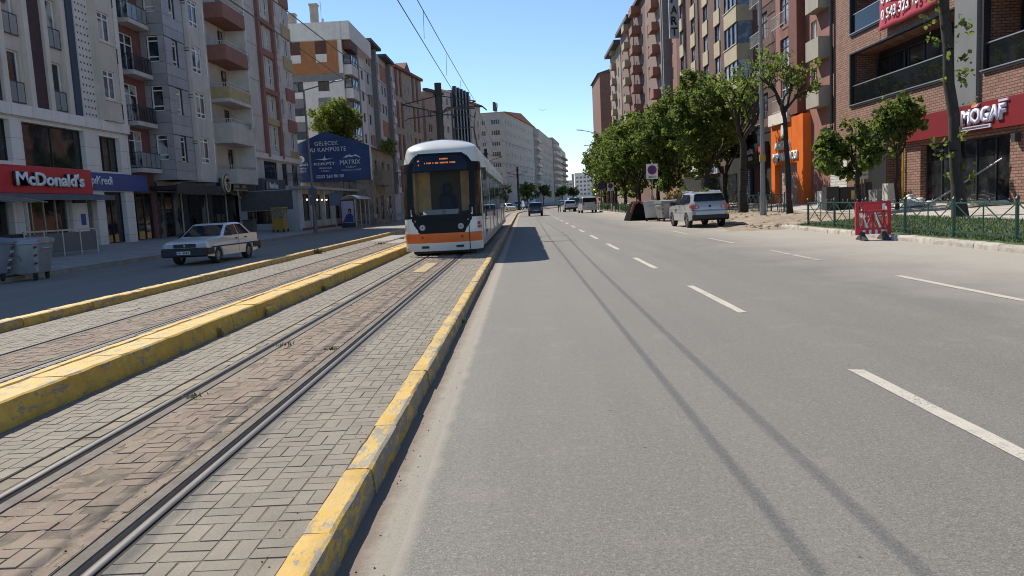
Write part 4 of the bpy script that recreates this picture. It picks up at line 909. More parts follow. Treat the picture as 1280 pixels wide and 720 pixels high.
block('grey glazed block with enclosed balconies beyond the white one', (4.3, 266), (6.2, 284), 27.0, 12, greym, 4.8, 2.9, 7, [(2+i*4.4, 4+i*4.4, .5, 2.4, 'b', greyr, 1.2) for i in range(4)], pane=pane_b)
block('tan far block with three columns of windows along the bend', (6.4, 286), (13.6, 345), 27.5, 12, M('wall_tan_far', (.38, .335, .28), .88, .1, streak=True), 4.8, 2.9, 7, [(2+i*5.6, 4+i*5.6, .6, 2.3, 'w') for i in range(10)])
block('brown far block with stacked white balconies', (13.9, 346), (18.5, 384), 29.0, 12, M('wall_brown_far', (.27, .21, .175), .88, .1, streak=True), 4.8, 2.9, 8, [(2+i*5.0, 4+i*5.0, .4, 2.3, 'b', white_r, 1.5) for i in range(7)])
block('pale far block closing the left row of houses', (18.7, 386), (24.0, 432), 27.0, 12, M('wall_pale_far', (.44, .40, .355), .88, .1, streak=True), 4.8, 2.9, 7, [(2+i*5.0, 4+i*5.0, .4, 2.3, 'b', M('parapet_brown_far', (.3, .2, .15)), 1.5) for i in range(8)])
for (x, y, w_, h, lab, mt) in ((37, 560, 13, 20, 'small pale block far down the street', white_r), (26.5, 640, 14, 17, 'distant low grey block at the end of the street', greyr), (50, 470, 9, 19, 'distant white block with banded storeys beside the trees', white_r), (44, 700, 16, 24, 'distant grey block behind the others', greym)):
    b = block(lab, (x, y), (x+w_, y), h, 10, mt, 3.6, 2.9, int((h-4)/2.9), [(1+i*2.6, 2.6+i*2.6, .7, 2.2, 'w') for i in range(int(w_/2.7))])
# ================================================================ RIGHT SIDE   (local x runs from far to near)
XR = 19.5
F = lambda y, y1: y1-y
redb = brickmat('red_brick', (.25, .125, .088), (.35, .19, .135), (.075, .055, .045), .36, .125, .018, .7)
ya, yb = 24.0, 49.7
b = Bld('shop_building', 'new red brick building with deep black balconies above the dark red cafe sign', (XR, yb), (XR, ya))
U = lambda y: yb-y
rec = [(U(47.0), U(35.75), 6.25, 9.2), (U(47.0), U(35.75), 10.3, 13.3), (U(33.7), U(25.5), 6.1, 9.1), (U(33.7), U(25.5), 10.2, 13.2), (U(47.0), U(35.75), 14.4, 17.3), (U(33.7), U(25.5), 14.3, 17.2)]
gl = [(U(38.8), U(31.75), .6, 3.4), (U(42.3), U(40.7), .5, 4.4), (U(30.2), U(25), .6, 3.4)]
shell(b, redb, 0, 19.5, 14, rec+gl, rev=1.6)
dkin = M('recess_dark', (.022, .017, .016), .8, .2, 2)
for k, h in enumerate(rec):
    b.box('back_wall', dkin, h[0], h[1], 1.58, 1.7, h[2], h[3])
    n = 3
    for i in range(n): w_ = (h[1]-h[0])/n; window(b, h[0]+i*w_+.15, h[0]+(i+1)*w_-.15, h[2]+.05, h[3]-.35, y=1.45, frame=blk, mull=1, pane=pane_d, f=.07)
    mb = MB(); f = .09
    mb.box(h[0]-.05, h[0]+f, -.04, .25, h[2]-.05, h[3]+.05); mb.box(h[1]-f, h[1]+.05, -.04, .25, h[2]-.05, h[3]+.05); mb.box(h[0]+f, h[1]-f, -.04, .25, h[3]-.03, h[3]+.05); mb.box(h[0]+f, h[1]-f, -.10, .25, h[2]-.12, h[2]+.02)
    fr = b.part('black_surround', mb, blk); MB().box(h[0]-.02, h[1]+.02, -.13, -.101, h[2]-.02, h[2]+.03).build('sill_strip', alu, fr)
    g_ = MB(); g_.box(h[0]+.1, h[1]-.1, .10, .115, h[2]+.03, h[2]+1.1, 0); g_.box(h[0]+.1, h[1]-.1, .085, .13, h[2]+1.1, h[2]+1.15, 1); b.part('glass_balustrade', g_, [clear_glass('smoked_glass', (.012, .014, .016), .72), alu])
b.box('grey_column', M('grey_cladding', (.16, .165, .165), .65, .1, 1, .05, 40), U(35.6), U(33.9), -.16, -.002, 4.8, 19.5)
for z in (5.9, 8.3, 10.7): MB().disc((U(34.8), z), .11, -.3, -.162, 12).build('round_lamp', dark, b.o)
mb = MB(); mb.tube((U(49.45), -.15, .2), (U(49.45), -.15, 19.5), .1, n=8); b.part('rain_pipe', mb, blk)
window(b, *gl[0], y=.3, frame=blk, mull=4, trans=0, pane=pane_d, f=.08, name='shop_window'); window(b, *gl[2], y=.3, frame=blk, mull=3, pane=pane_d, f=.08, name='shop_window'); window(b, *gl[1], y=1.2, frame=blk, mull=0, pane=pane_d, f=.1, name='entrance_door')
b.box('window_ledge', white_r, gl[0][0], gl[0][1], -.1, .28, .5, .62)
b.box('black_wall_strip', blk, U(44.9), U(42.32), -.03, -.002, .4, 4.5)
o = MB().box(-.16, .0, -.45, -.1, 0, .14).build('wall_camera', M('lamp_white', (.6, .6, .58)), b.o, None, (U(48.6), 0, 4.75)); mb = MB(); mb.box(-.1, -.04, -.1, -.002, .02, .1); mb.build('bracket', dark, o)
o = MB().box(0, .25, -.25, -.002, 0, .32).build('wall_lamp', dark, b.o, None, (U(31.3), 0, 3.0))
gp = MB(); gp.tube((U(40.35), -.1, .45), (U(40.35), -.1, 4.0), .055, n=8); gp.tube((U(40.35), -.1, 2.2), (U(40.35), -.1, 2.36), .075, n=8); b.part('gas_pipe', gp, M('pipe_yellow', (.55, .36, .02), .5))
s = sign('red_cafe_sign', 'dark red cafe fascia with chunky lilac white lettering', b, U(40.6), U(25.0), 3.62, 4.78, -.02, M('fascia_dark_red', (.20, .012, .016), .45, .1), .28)
lil = M('letter_lilac', (.55, .54, .68), .5, .05)
text('MOGAF', s, lil, (U(34.6)-U(40.6), -.285, .30), 3.1, .66, .08, .055); mb = MB(); mb.box(U(31.95)-U(40.6), U(31.35)-U(40.6), -.36, -.281, 1.02, 1.11); mb.prism([(U(33.75)-U(40.6), 1.0), (U(33.45)-U(40.6), 1.0), (U(33.3)-U(40.6), 1.14)], -.36, -.281); mb.build('letter_mark', lil, s)
mb = MB(); x = U(33.9)-U(40.6); mb.prism([(x, 1.0), (x+.5, .98), (x+.42, 1.1), (x+.3, 1.22), (x+.2, 1.1), (x+.08, 1.14)], -.34, -.281); mb.build('crown_logo', M('letter_orange', (.7, .2, .02)), s)
MB().box(U(34.75)-U(40.6), U(32.5)-U(40.6), -.33, -.281, .08, .23).build('slogan_plate', lil, s); mb = MB()
for k in range(30): mb.box(U(34.7)-U(40.6)+k*.07, U(34.7)-U(40.6)+k*.07+.045, -.336, -.331, .12, .19)
mb.build('slogan', let_blk, s)
o = thing('rent_banner', 'red cloth banner with white telephone numbers hung on the brick front', 'banner'); o.matrix_world = b.o.matrix_basis @ Matrix.Translation((U(42.7), -.3, 9.62))
mb = MB(); nx, nz = 24, 10
for i in range(nx+1):
    for j in range(nz+1):
        u, v = i/nx, j/nz; mb.v.append((.25+u*6.0-.25*(1-v), .04*math.sin(u*19+v*3)+.03*math.sin(v*9), v*2.6-.05*math.sin(u*PI)*(1-v)))
for i in range(nx):
    for j in range(nz): a = i*(nz+1)+j; mb.f.append((a, a+nz+1, a+nz+2, a+1)); mb.m.append(0)
c_ = mb.build('cloth', M('banner_red', (.40, .035, .06), .7, .08), o, 60); md = c_.modifiers.new('thick', 'SOLIDIFY'); md.thickness = .008
for k, (tx, z, wd) in enumerate((('0 543 323 15 98', .42, 4.9), ('0 222 323 15 98', 1.22, 4.9), ('KİRALIK', 2.0, 3.2))): text(tx, o, let_w, (.45, -.075, z), wd, .56, .01, .035)
mb = MB(); mb.tube((.3, 0, 0), (-1.0, .25, -3.1), .012, n=4); mb.tube((2.6, 0, 0), (2.8, .25, -2.2), .012, n=4); mb.tube((4.9, 0, 0), (5.1, .25, -1.9), .012, n=4); mb.build('guy_rope', dark, o)
# R2: narrow building above the orange shop
yb = 60.4; ya = 49.75
b = Bld('apartment_building', 'narrow apartment front with brown columns and cream bay balconies above the orange shop', (XR, yb), (XR, ya)); U = lambda y: yb-y
flr = [7.0, 10.0, 13.0, 16.0, 19.0]
shell(b, brownr, 0, 23.5, 12, [(1.0, 3.6, z+.4, z+2.5) for z in flr]+[(7.2, 8.2, z+.3, z+2.4) for z in flr])
for i, z in enumerate(flr):
    window(b, 1.0, 3.6, z+.4, z+2.5, frame=brn if i else pvc, mull=2, trans=.7, pane=pane_b); railing(b, .8, 3.8, z+.2, .9, -.6, rail_lt, .25, returns=.5)
    window(b, 7.2, 8.2, z+.3, z+2.4, frame=pvc, mull=1); balcony(b, 8.1, 10.3, z, 0, .7, M('parapet_cream', (.34, .31, .255), .85, .1, streak=True), .95, .3)
b.box('brown_pier', M('pier_brown', (.16, .055, .035), .7, .1), 4.6, 6.2, -.6, -.002, 6.7, 23.5); b.box('white_sill_band', white_r, .3, 4.5, -.75, -.002, 6.3, 7.1)
orm = M('orange_panel_shop', (.76, .165, .02), .5, .1, 1, .05, 30)
s = thing('orange_shop_front', 'bright orange shop surround with white raised lettering and pink shutter', 'shop front'); s.matrix_world = b.o.matrix_basis @ Matrix.Translation((U(60.2), -.02, .5))
W = 60.2-53.4
MB().box(0, W, -.5, 0, 2.9, 6.1).build('fascia', orm, s)
for k in range(1, 6): MB().box(W*k/6-.01, W*k/6+.01, -.504, -.5, 2.9, 6.1).build('panel_joint', M('joint_orange', (.25, .05, .01)), s)
MB().box(0, .85, -.5, 0, 0, 2.9).build('jamb', orm, s); MB().box(W-1.2, W, -.5, 0, 0, 2.9).build('jamb', orm, s); MB().prism([(W, 0), (W+.01, 0), (W+1.4, 1.6), (W+1.4, 1.6)], 0, 6.1, axis='z').build('return_panel', orm, s)
mb = MB(); mb.box(.85, W-1.2, -.12, -.05, 0, 2.9)
mb.build('shutter', M('shutter_pink', (.42, .30, .28), .7, .08), s); mb = MB()
for k in range(5): mb.box(.85+k*.95, .87+k*.95, -.125, -.121, 0, 2.9)
for k in range(8): mb.box(.85, W-1.2, -.128, -.1255, .35*k, .35*k+.015)
mb.build('shutter_joint', M('shutter_line', (.25, .18, .17)), s)
text('ANKARA', s, let_w, (1.05, -.505, 3.95), 3.4, .58, .1, .03)
text('KUMARNACISI', s, let_w, (.65, -.505, 3.11), 5.2, .62, .1, .025)
MB().prism([(3.1+.5*math.cos(t*PI/10), 5.25+.68*math.sin(t*PI/10)) for t in range(20)], -.62, -.5).build('oval_logo', M('logo_dark', (.05, .045, .04)), s); MB().prism([(3.02+.3*math.cos(t*PI/8), 5.2+.5*math.sin(t*PI/8)) for t in range(16)], -.66, -.621).build('logo_face', let_w, s)
# R3: brick with cream bay
yb = 75.0; ya = 60.45
b = Bld('apartment_building', 'brick apartment house with cream angled bays above the black sign', (XR, yb), (XR, ya)); U = lambda y: yb-y
flr = [6.6, 9.7, 12.8, 15.9, 19.0]; rb2 = brickmat('dark_red_brick', (.145, .072, .058), (.19, .095, .075), (.07, .048, .042), .24, .09, .012)
shell(b, rb2, 0, 24, 12, [(10.5, 12.6, z+.6, z+2.6) for z in flr])
for i, z in enumerate(flr):
    window(b, 10.5, 12.6, z+.6, z+2.6, frame=brn, mull=2, trans=.65, pane=pane_b); railing(b, 10.3, 13.6, z+.1, .95, -.7, rail_lt, .2, returns=.6)
    mb = MB(); P = [(3.6, 0), (4.6, -1.3), (8.6, -1.3), (8.8, 0)]
    mb.prism(P, z-.35, z+.95, axis='z'); b.part('bay_parapet', mb, cream)
    mb = MB(); mb.prism([(p[0], p[1]*.9) for p in P], z+.951, z+2.74, axis='z'); b.part('bay_glazing', mb, pane_b)
    for x in (4.62, 5.9, 7.2, 8.5): MB().box(x-.05, x+.05, -1.27, -1.165, z+.96, z+2.73).build('mullion', brn, b.o)
    MB().box(4.5, 8.7, -1.36, -1.31, z+.95, z+1.02).build('ledge', greyr, b.o)
mb = MB(); mb.tube((2.5, -.15, .2), (2.5, -.15, 24), .13, n=8); b.part('rain_pipe', mb, M('pipe_blue', (.10, .14, .2), .5)); b.box('black_strip', blk, 1.2, 2.2, -.1, -.002, 3, 24)
b.box('shop_front', M('shop_dark', (.02, .018, .017), .6), .5, 14.4, -.25, -.002, .3, 6.5); b.box('maroon_door', M('door_maroon', (.07, .012, .012), .6), 9.6, 12.6, -.3, -.252, .5, 3.6); b.box('display_window', pane_d, 1.0, 4.2, -.3, -.252, .7, 3.2)
s = sign('black_sign', 'black shop sign with red border, white lettering and red emblem', b, U(68.0), U(61.6), 3.75, 5.35, -.26, let_blk, .3, M('sign_border_red', (.5, .02, .03)))
text('RÖL', s, let_w, (1.7, -.31, .85), 1.7, .42, .03, .02); text('OTO', s, let_w, (1.9, -.31, .32), 1.2, .3, .03, .02)
mb = MB(); mb.box(.25, 1.3, -.34, -.301, .85, 1.3); mb.box(.25, 1.3, -.34, -.301, .25, .7); mb.build('badge', M('badge_dark', (.10, .03, .035)), s)
mb = MB(); mb.prism([(4.6, .35), (4.9, .7), (4.7, 1.05), (5.0, 1.3), (5.45, 1.15), (5.6, .7), (5.5, .3), (5.3, .75), (5.1, .95), (5.05, .6)], -.34, -.301); mb.build('red_emblem', M('emblem_red', (.55, .03, .04)), s)
s = sign('blue_column_sign', 'tall dark blue upright sign with white vertical writing beside the shop door', b, U(66.6), U(65.7), .8, 3.4, -.32, M('sign_deep_blue', (.01, .025, .09), .5), .2)
mb = MB()
for k in range(14): mb.box(.34, .56, -.23, -.201, .25+k*.16, .34+k*.16)
mb.build('lettering', let_w, s)
# R4: red brick with cream spandrels
def ex4(b):
    for k in range(8):
        z = 6.4+k*3.0
        for x in (2.2, 8.2, 14.0, 18.8): b.box('cream_panel', cream, x-.15, x+2.05, -.10, -.002, z-.75, z+.65)
    for x in (5.6, 12.2): b.part('rain_pipe', MB().tube((x, -.1, .3), (x, -.1, 29), .07, n=6), blk)
    b.box('shop_front', M('shop_dark', (.02, .018, .017)), .5, b.w-.5, -.3, -.002, .2, 3.4)
    b.box('shop_window', pane_d, 14, 20.6, -.35, -.302, .6, 3.0)
b = block('red brick block with cream spandrels below every window', (XR, 97.6), (XR, 75.1), 30, 12, rb2, 6.4, 3.0, 8, [(x, x+1.9, .7, 2.2, 'w') for x in (2.2, 8.2, 14.0, 18.8)], frame=brn, extra=ex4, pane=pane_b, rev=.25)
s = sign('market_sign', 'white fascia with red and blue lettering half hidden by trees', b, 9, 20.8, 3.45, 4.6, -.3, let_w, .25)
text('MARKET', s, M('letter_red', (.5, .02, .04)), (5.2, -.26, .2), 5.6, .75, .05, .04); MB().box(10.7, 11.5, -.3, -.251, .15, 1.05).build('blue_square', M('square_blue', (.05, .25, .5)), s)
o = thing('upright_sign', 'tall narrow grey upright sign with black letters one above the other', 'sign'); o.matrix_world = b.o.matrix_basis @ Matrix.Translation((3.4, -.3, 21.6))
MB().box(-.18, .18, -1.2, -.1, -1.8, 5.2).build('board', M('sign_grey', (.40, .40, .41), .6), o); MB().box(-.05, .05, -.1, 0, .5, .6).build('bracket', dark, o); MB().box(-.05, .05, -.1, 0, 4.2, 4.3).build('bracket', dark, o)
for k, ch in enumerate('TRAPA'):
    t_ = text(ch, o, let_blk, (-.19, -.3, -1.55+k*1.25), .75, .95, .02, .03); t_.rotation_euler = (0, 0, PI/2); t_.location = (.19, -1.02, -1.55+k*1.25)
# R5.. receding row
def exbal(cols, mt, d=1.4):
    def f(b):
        for k in range(9):
            z = 6.2+k*3.0
            for x in cols: balcony(b, x, x+3.2, z, 0, d, mt, .9, .2)
    return f
brick_b = brickmat('brown_brick', (.14, .08, .062), (.175, .10, .078), (.12, .08, .065), .3, .1, .01)
block('brown block with plain walls beside the red brick one', (XR, 107), (XR, 97.7), 33, 10, brownr, 6.2, 3.0, 9, [(1.5, 2.7, .8, 2.2, 'w'), (6, 7.2, .8, 2.2, 'w')], extra=lambda b: [b.box('grey_pier', greym, x, x+.5, -.9, -.002, 4, 33) for x in (3.6, 4.8)])
block('grey block with red brown balconies in a tall stack', (XR, 121), (XR, 107.1), 34, 10, M('wall_umber', (.22, .15, .12), .88, .12, 1, streak=True), 6.2, 3.0, 9, [(2, 3.2, .5, 2.3, 'w'), (9.5, 10.8, .5, 2.3, 'w')], extra=exbal((8.4, ), brownr, 1.0))
block('brown brick block with small windows and one stack of balconies', (XR, 133), (XR, 121.1), 31.5, 10, brick_b, 6.2, 3.0, 8, [(2, 3, .8, 2.2, 'w'), (9, 10, .8, 2.2, 'w')], extra=exbal((4.4, ), brownr), cor=(darkg, .5, .7))
block('salmon block with white balcony stack and dark overhanging eaves', (XR, 150), (XR, 134), 31.2, 10, M('wall_salmon_far', (.20, .125, .10), .85, .1, streak=True), 6.2, 3.0, 8, [(2, 3.4, .5, 2.3, 'w'), (11, 12.4, .5, 2.3, 'w')], extra=exbal((9, ), tanr, 1.0), cor=(darkg, .6, 1.0))
block('pale block with stepped dark eaves at the far end of the row', (XR, 168), (XR, 151), 30.5, 10, M('wall_drab', (.27, .215, .175), .88, .12, 1, streak=True), 6.2, 3.0, 8, [(2, 3.4, .5, 2.3, 'w'), (8, 9.4, .5, 2.3, 'w'), (13, 14.2, .5, 2.3, 'w')], extra=exbal((6.5, ), tanr, .9), cor=(darkg, .6, 1.2))
b = Bld('apartment_building', 'plain windowless brown brick end wall at the far end of the row', (19, 186), (28, 186)); shell(b, M('wall_brown_end', (.20, .105, .08), .9, .12, 1), -.1, 30.5, 20); b.part('roof', MB().prism([(-.5, 30.5), (9.5, 30.5), (9.5, 33.4)], -.4, 20), darkg)
# ================================================================ VEHICLES
tyre_m = M('tyre', (.018, .018, .019), .85, .1); rim_m = M('rim', (.38, .38, .39), .35, .1, metal=.7); trim_m = M('black_trim', (.018, .018, .02), .55, .1)
cglass = M('car_glass', (.012, .016, .02), .03, .3, 2.5); plate_m = M('plate_white', (.62, .62, .6), .5); red_l = M('tail_light', (.35, .01, .012), .15, .1, coat=1.); lamp_l = M('head_light', (.42, .44, .46), .12, .15, 9, coat=1.); chrome = M('chrome', (.6, .6, .62), .15, .05, metal=.9)
def paintm(name, col, rough=.3): return M(name, col, rough, .04, .8, coat=.8)
def arch(cx_, r, n=9, z=.0): return [(cx_+r*math.cos(PI*i/n), z+r*math.sin(PI*i/n)) for i in range(n+1)]
def car(name, label, cat, loc, rz, top, zb, wheels, wr, hw, belt, roof_in, paint, side_wins, wind, rearw, group=None, detail=True, front=None, chamf=.05):
    """side outline 'top' runs from the front bottom over the roof to the rear bottom; +x is forward"""
    o = thing(name, label, cat, loc, rz, group)
    zc = wr; ar = wr*1.16
    low = []
    for wx in sorted(wheels): low += [(wx-math.sqrt(max(0, ar*ar-(zb-zc)**2)), zb)]+[(wx+ar*math.cos(PI-PI*i/8), zc+ar*math.sin(PI-PI*i/8)) for i in range(9) if zc+ar*math.sin(PI-PI*i/8) > zb+.01]+[(wx+math.sqrt(max(0, ar*ar-(zb-zc)**2)), zb)]
    out = top+low
    zr_ = max(p[1] for p in top)
    def W(z, x=0): return hw-(0 if z < belt else (z-belt)/(zr_-belt)*roof_in)-(max(0, abs(x)-1.55)**2*.16)
    cxm = sum(p[0] for p in out)/len(out); czm = (zb+belt)/2
    def shr(p, d):
        n = len(top)
        if p in low: return p
        v = Vector((p[0]-cxm*.3, 0, p[1]-czm)); L = v.length; return (p[0]-v.x/L*d, p[1]-v.z/L*d)
    rings = []
    for (y, d) in ((1, chamf), (1, 0), (-1, 0), (-1, chamf)):
        rr = []
        for p in out:
            q = shr(p, d if d else 0); wv = W(p[1], p[0]); rr.append((q[0], y*(wv if d else wv-chamf*1.2), q[1]))
        rings.append(rr)
    mb = MB(); mb.loft(rings, caps=False); n = len(out)
    # side skins as fans of triangles: tessellated polygon
    from mathutils.geometry import tessellate_polygon
    tri = tessellate_polygon([[Vector((p[0], p[1], 0)) for p in out]])
    for k in (0, 3):
        for t in tri: mb.f.append(tuple(k*n+i for i in t)); mb.m.append(0)
    body = mb.build('body', paint, o, smooth=28)
    MB().box(min(wheels)-.55, max(wheels)+.55, -hw+.16, hw-.16, zb+.02, zb+.4).build('underside', trim_m, o)
    for sw in side_wins:
        for sg in (1, -1):
            m2 = MB(); m2.poly([(p[0], sg*(W(p[1], 0)+.008), p[1]) for p in sw]); m2.build('side_window', cglass, o)
    for nm, g4 in (('windscreen', wind), ('rear_window', rearw)):
        if not g4: continue
        (xa, za), (xb, zb2) = g4; sg = 1 if nm == 'windscreen' else -1
        nx, nz = (za-zb2), (xb-xa); L = math.hypot(nx, nz); nx, nz = nx/L, nz/L
        if nx*sg < 0: nx, nz = -nx, -nz
        e = .012; wa, wb = W(za)-.10, W(zb2)-.09
        m2 = MB(); m2.loft([[(xa+nx*e, y*wa, za+nz*e) for y in (-1, -.5, 0, .5, 1)], [(xb+nx*e, y*wb, zb2+nz*e) for y in (-1, -.5, 0, .5, 1)]], closed=False); m2.build(nm, cglass, o)
    tm = MB(); n2 = 22
    prof = [(wr*.62, -.10), (wr*.95, -.10), (wr, -.06), (wr, .06), (wr*.95, .10), (wr*.62, .10)]
    tm.loft([[(r*math.cos(2*PI*i/n2), y, r*math.sin(2*PI*i/n2)) for i in range(n2)] for r, y in prof], caps=False); tme = tm.mesh('tyre', tyre_m, 40)
    rm = MB(); rm.disc((0, 0), wr*.64, -.06, .07, 20)
    for i in range(5): a = 2*PI*i/5; rm.bar((0, .085, 0), (wr*.6*math.cos(a), .085, wr*.6*math.sin(a)), .05, .03)
    rme = rm.mesh('rim', rim_m)
    for wx in wheels:
        for sg in (1, -1):
            w_ = link('wheel', tme, o, (wx, sg*(hw-.12), wr), (0, 0, 0 if sg > 0 else PI)); link('rim', rme, w_)
    return o, W
def plate(o, x, y, z, facing, txt=True):
    r = MB().box(-.26, .26, -.012, 0, -.055, .055).build('number_plate', plate_m, o, None, (x, y, z), PI/2 if facing > 0 else -PI/2)
    MB().box(-.26, -.22, -.014, -.0125, -.055, .055).build('blue_strip', M('plate_blue', (.02, .05, .3)), r)
    m2 = MB()
    for k in range(7):
        if k not in (2, ): m2.box(-.19+k*.062, -.15+k*.062, -.015, -.0125, -.03, .03)
    if txt: m2.build('characters', let_blk, r)
# white old sedan coming towards the camera
white_p = paintm('paint_white', (.62, .62, .60)); silver_p = M('paint_silver', (.40, .41, .42), .32, .04, .8, metal=.35, coat=.8); dark_p = paintm('paint_dark', (.03, .033, .042)); 
top = [(2.06, .30), (2.13, .34), (2.14, .52), (2.08, .545), (2.06, .76), (2.0, .80), (1.5, .865), (.92, .93), (.30, 1.34), (.12, 1.385), (-.3, 1.40), (-.80, 1.385), (-1.0, 1.345), (-1.38, 1.02), (-1.5, .985), (-1.98, .965), (-2.06, .94), (-2.09, .70), (-2.13, .52), (-2.12, .34), (-2.05, .30)]
o, W = car('sedan', 'white boxy old sedan driving in the shade with black bumpers', 'car', (-11.55, 28.6, 0), -PI/2-.09, top, .26, (1.26, -1.17), .285, .81, .93, .17, white_p,
    [[(.82, .955), (.33, 1.30), (-.28, 1.335), (-.28, .955)], [(-.36, .955), (-.36, 1.335), (-.80, 1.32), (-1.22, .985), (-1.18, .955)]], ((.90, .955), (.32, 1.325)), ((-1.40, 1.03), (-1.03, 1.33)), chamf=.04)
mb = MB(); mb.prism([(2.10, .30), (2.19, .34), (2.19, .56), (2.10, .60)], -.82, .82); mb.box(1.62, 2.12, .79, .835, .36, .58); mb.box(1.62, 2.12, -.835, -.79, .36, .58); mb.build('front_bumper', trim_m, o)
mb = MB(); mb.prism([(-2.1, .32), (-2.19, .36), (-2.19, .56), (-2.1, .60)], -.82, .82); mb.box(-2.12, -1.55, .79, .83, .40, .58); mb.build('rear_bumper', trim_m, o)
MB().box(2.07, 2.095, -.40, .40, .61, .745).build('grille', trim_m, o); MB().prism([(-.05, .70), (.05, .70), (0, .63)], 2.09, 2.11, axis='x').build('badge', chrome, o)
for sg in (1, -1):
    MB().box(2.06, 2.10, sg*.60-.19, sg*.60+.19, .61, .75).build('headlight', lamp_l, o)
    mb = MB(); mb.bar((.75, sg*.83, .96), (.68, sg*.95, 1.0), .05, .05); mb.box(.62, .70, min(sg*.86, sg*1.02), max(sg*.86, sg*1.02), .94, 1.08); mb.build('mirror', trim_m, o)
    MB().box(-1.9, 1.7, min(sg*.808, sg*.824), max(sg*.808, sg*.824), .575, .62).build('side_strip', trim_m, o)
    for x in (-.22, -1.0): MB().box(x, x+.13, min(sg*.80, sg*.83), max(sg*.80, sg*.83), .80, .84).build('door_handle', trim_m, o)
    MB().box(-.325, -.312, min(sg*.808, sg*.8125), max(sg*.808, sg*.8125), .34, .93).build('door_gap', trim_m, o)
mb = MB(); mb.bar((.98, -.35, .955), (.80, .25, 1.06), .02, .015); mb.bar((.98, .3, .955), (.86, .72, 1.0), .02, .015); mb.build('wiper', trim_m, o); mb = MB(); mb.tube((.1, 0, 1.39), (-.3, 0, 1.62), .006, n=5); mb.build('aerial', trim_m, o)
plate(o, 2.195, -.02, .44, 1)
mb = MB(); mb.loft([[(x*.26+.25, y, z) for x, y, z in [(math.cos(t*PI/4), .35+.22*math.sin(t*PI/4), zz) for t in range(8)]] for zz in (.75, .98)]); mb.build('seat', trim_m, o)
# silver SUV parked with its back to the camera
top = [(2.08, .40), (2.16, .48), (2.17, .72), (2.08, .90), (1.85, .98), (1.15, 1.07), (.55, 1.42), (.25, 1.57), (-.1, 1.64), (-.9, 1.665), (-1.55, 1.62), (-1.80, 1.58), (-1.98, 1.22), (-2.08, 1.05), (-2.10, .84), (-2.20, .76), (-2.20, .50), (-2.10, .36)]
o, W = car('suv', 'silver compact SUV parked beside the bare dirt, seen from behind', 'car', (8.45, 38.4, 0), PI/2+.07, top, .32, (1.32, -1.28), .345, .90, 1.06, .20, silver_p,
    [[(1.0, 1.10), (.52, 1.42), (.30, 1.52), (-.18, 1.56), (-.18, 1.10)], [(-.26, 1.10), (-.26, 1.565), (-.95, 1.56), (-1.02, 1.12)], [(-1.10, 1.13), (-1.05, 1.555), (-1.42, 1.53), (-1.66, 1.28), (-1.6, 1.2)]], ((1.10, 1.10), (.34, 1.545)), ((-2.0, 1.22), (-1.84, 1.55)), chamf=.12)
for sg in (1, -1):
    mb = MB(); mb.prism([(sg*.50, 1.0), (sg*.50, .90), (sg*.84, .86), (sg*.89, .93), (sg*.87, 1.06), (sg*.66, 1.08)], -2.10, -2.05, axis='x'); mb.build('tail_light', red_l, o)
    mb = MB(); mb.box(-2.10, -1.86, min(sg*.86, sg*.905), max(sg*.86, sg*.905), .92, 1.05); mb.build('tail_light', red_l, o)
    MB().disc((sg*.62, .97), .055, -2.118, -2.10, 12, axis='x').build('reverse_lamp', lamp_l, o)
    mb = MB(); mb.box(.80, .98, min(sg*.90, sg*1.10), max(sg*.90, sg*1.10), 1.05, 1.22); mb.build('mirror', trim_m, o)
    mb = MB(); mb.tube((.1, sg*.66, 1.69), (-1.5, sg*.66, 1.69), .022, n=6); mb.build('roof_rail', chrome, o)
    for x in (-.05, -.95): MB().box(x, x+.2, min(sg*.89, sg*.925), max(sg*.89, sg*.925), .97, 1.01).build('door_handle', silver_p, o)
    MB().box(-.23, -.218, min(sg*.897, sg*.9025), max(sg*.897, sg*.9025), .45, 1.05).build('door_gap', trim_m, o)
mb = MB(); mb.prism([(-2.11, .34), (-2.215, .42), (-2.225, .60), (-2.12, .60)], -.86, .86); mb.build('rear_bumper', trim_m, o); MB().disc((0, .99), .06, -2.10, -2.075, 16, axis='x').build('badge', trim_m, o)
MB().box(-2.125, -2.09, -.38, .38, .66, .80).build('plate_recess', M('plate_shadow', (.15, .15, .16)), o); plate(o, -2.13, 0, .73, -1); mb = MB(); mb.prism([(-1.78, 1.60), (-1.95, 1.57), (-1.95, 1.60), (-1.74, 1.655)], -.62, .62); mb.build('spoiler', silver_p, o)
MB().bar((-2.01, .0, 1.24), (-1.98, .35, 1.30), .02, .02).build('rear_wiper', trim_m, o)
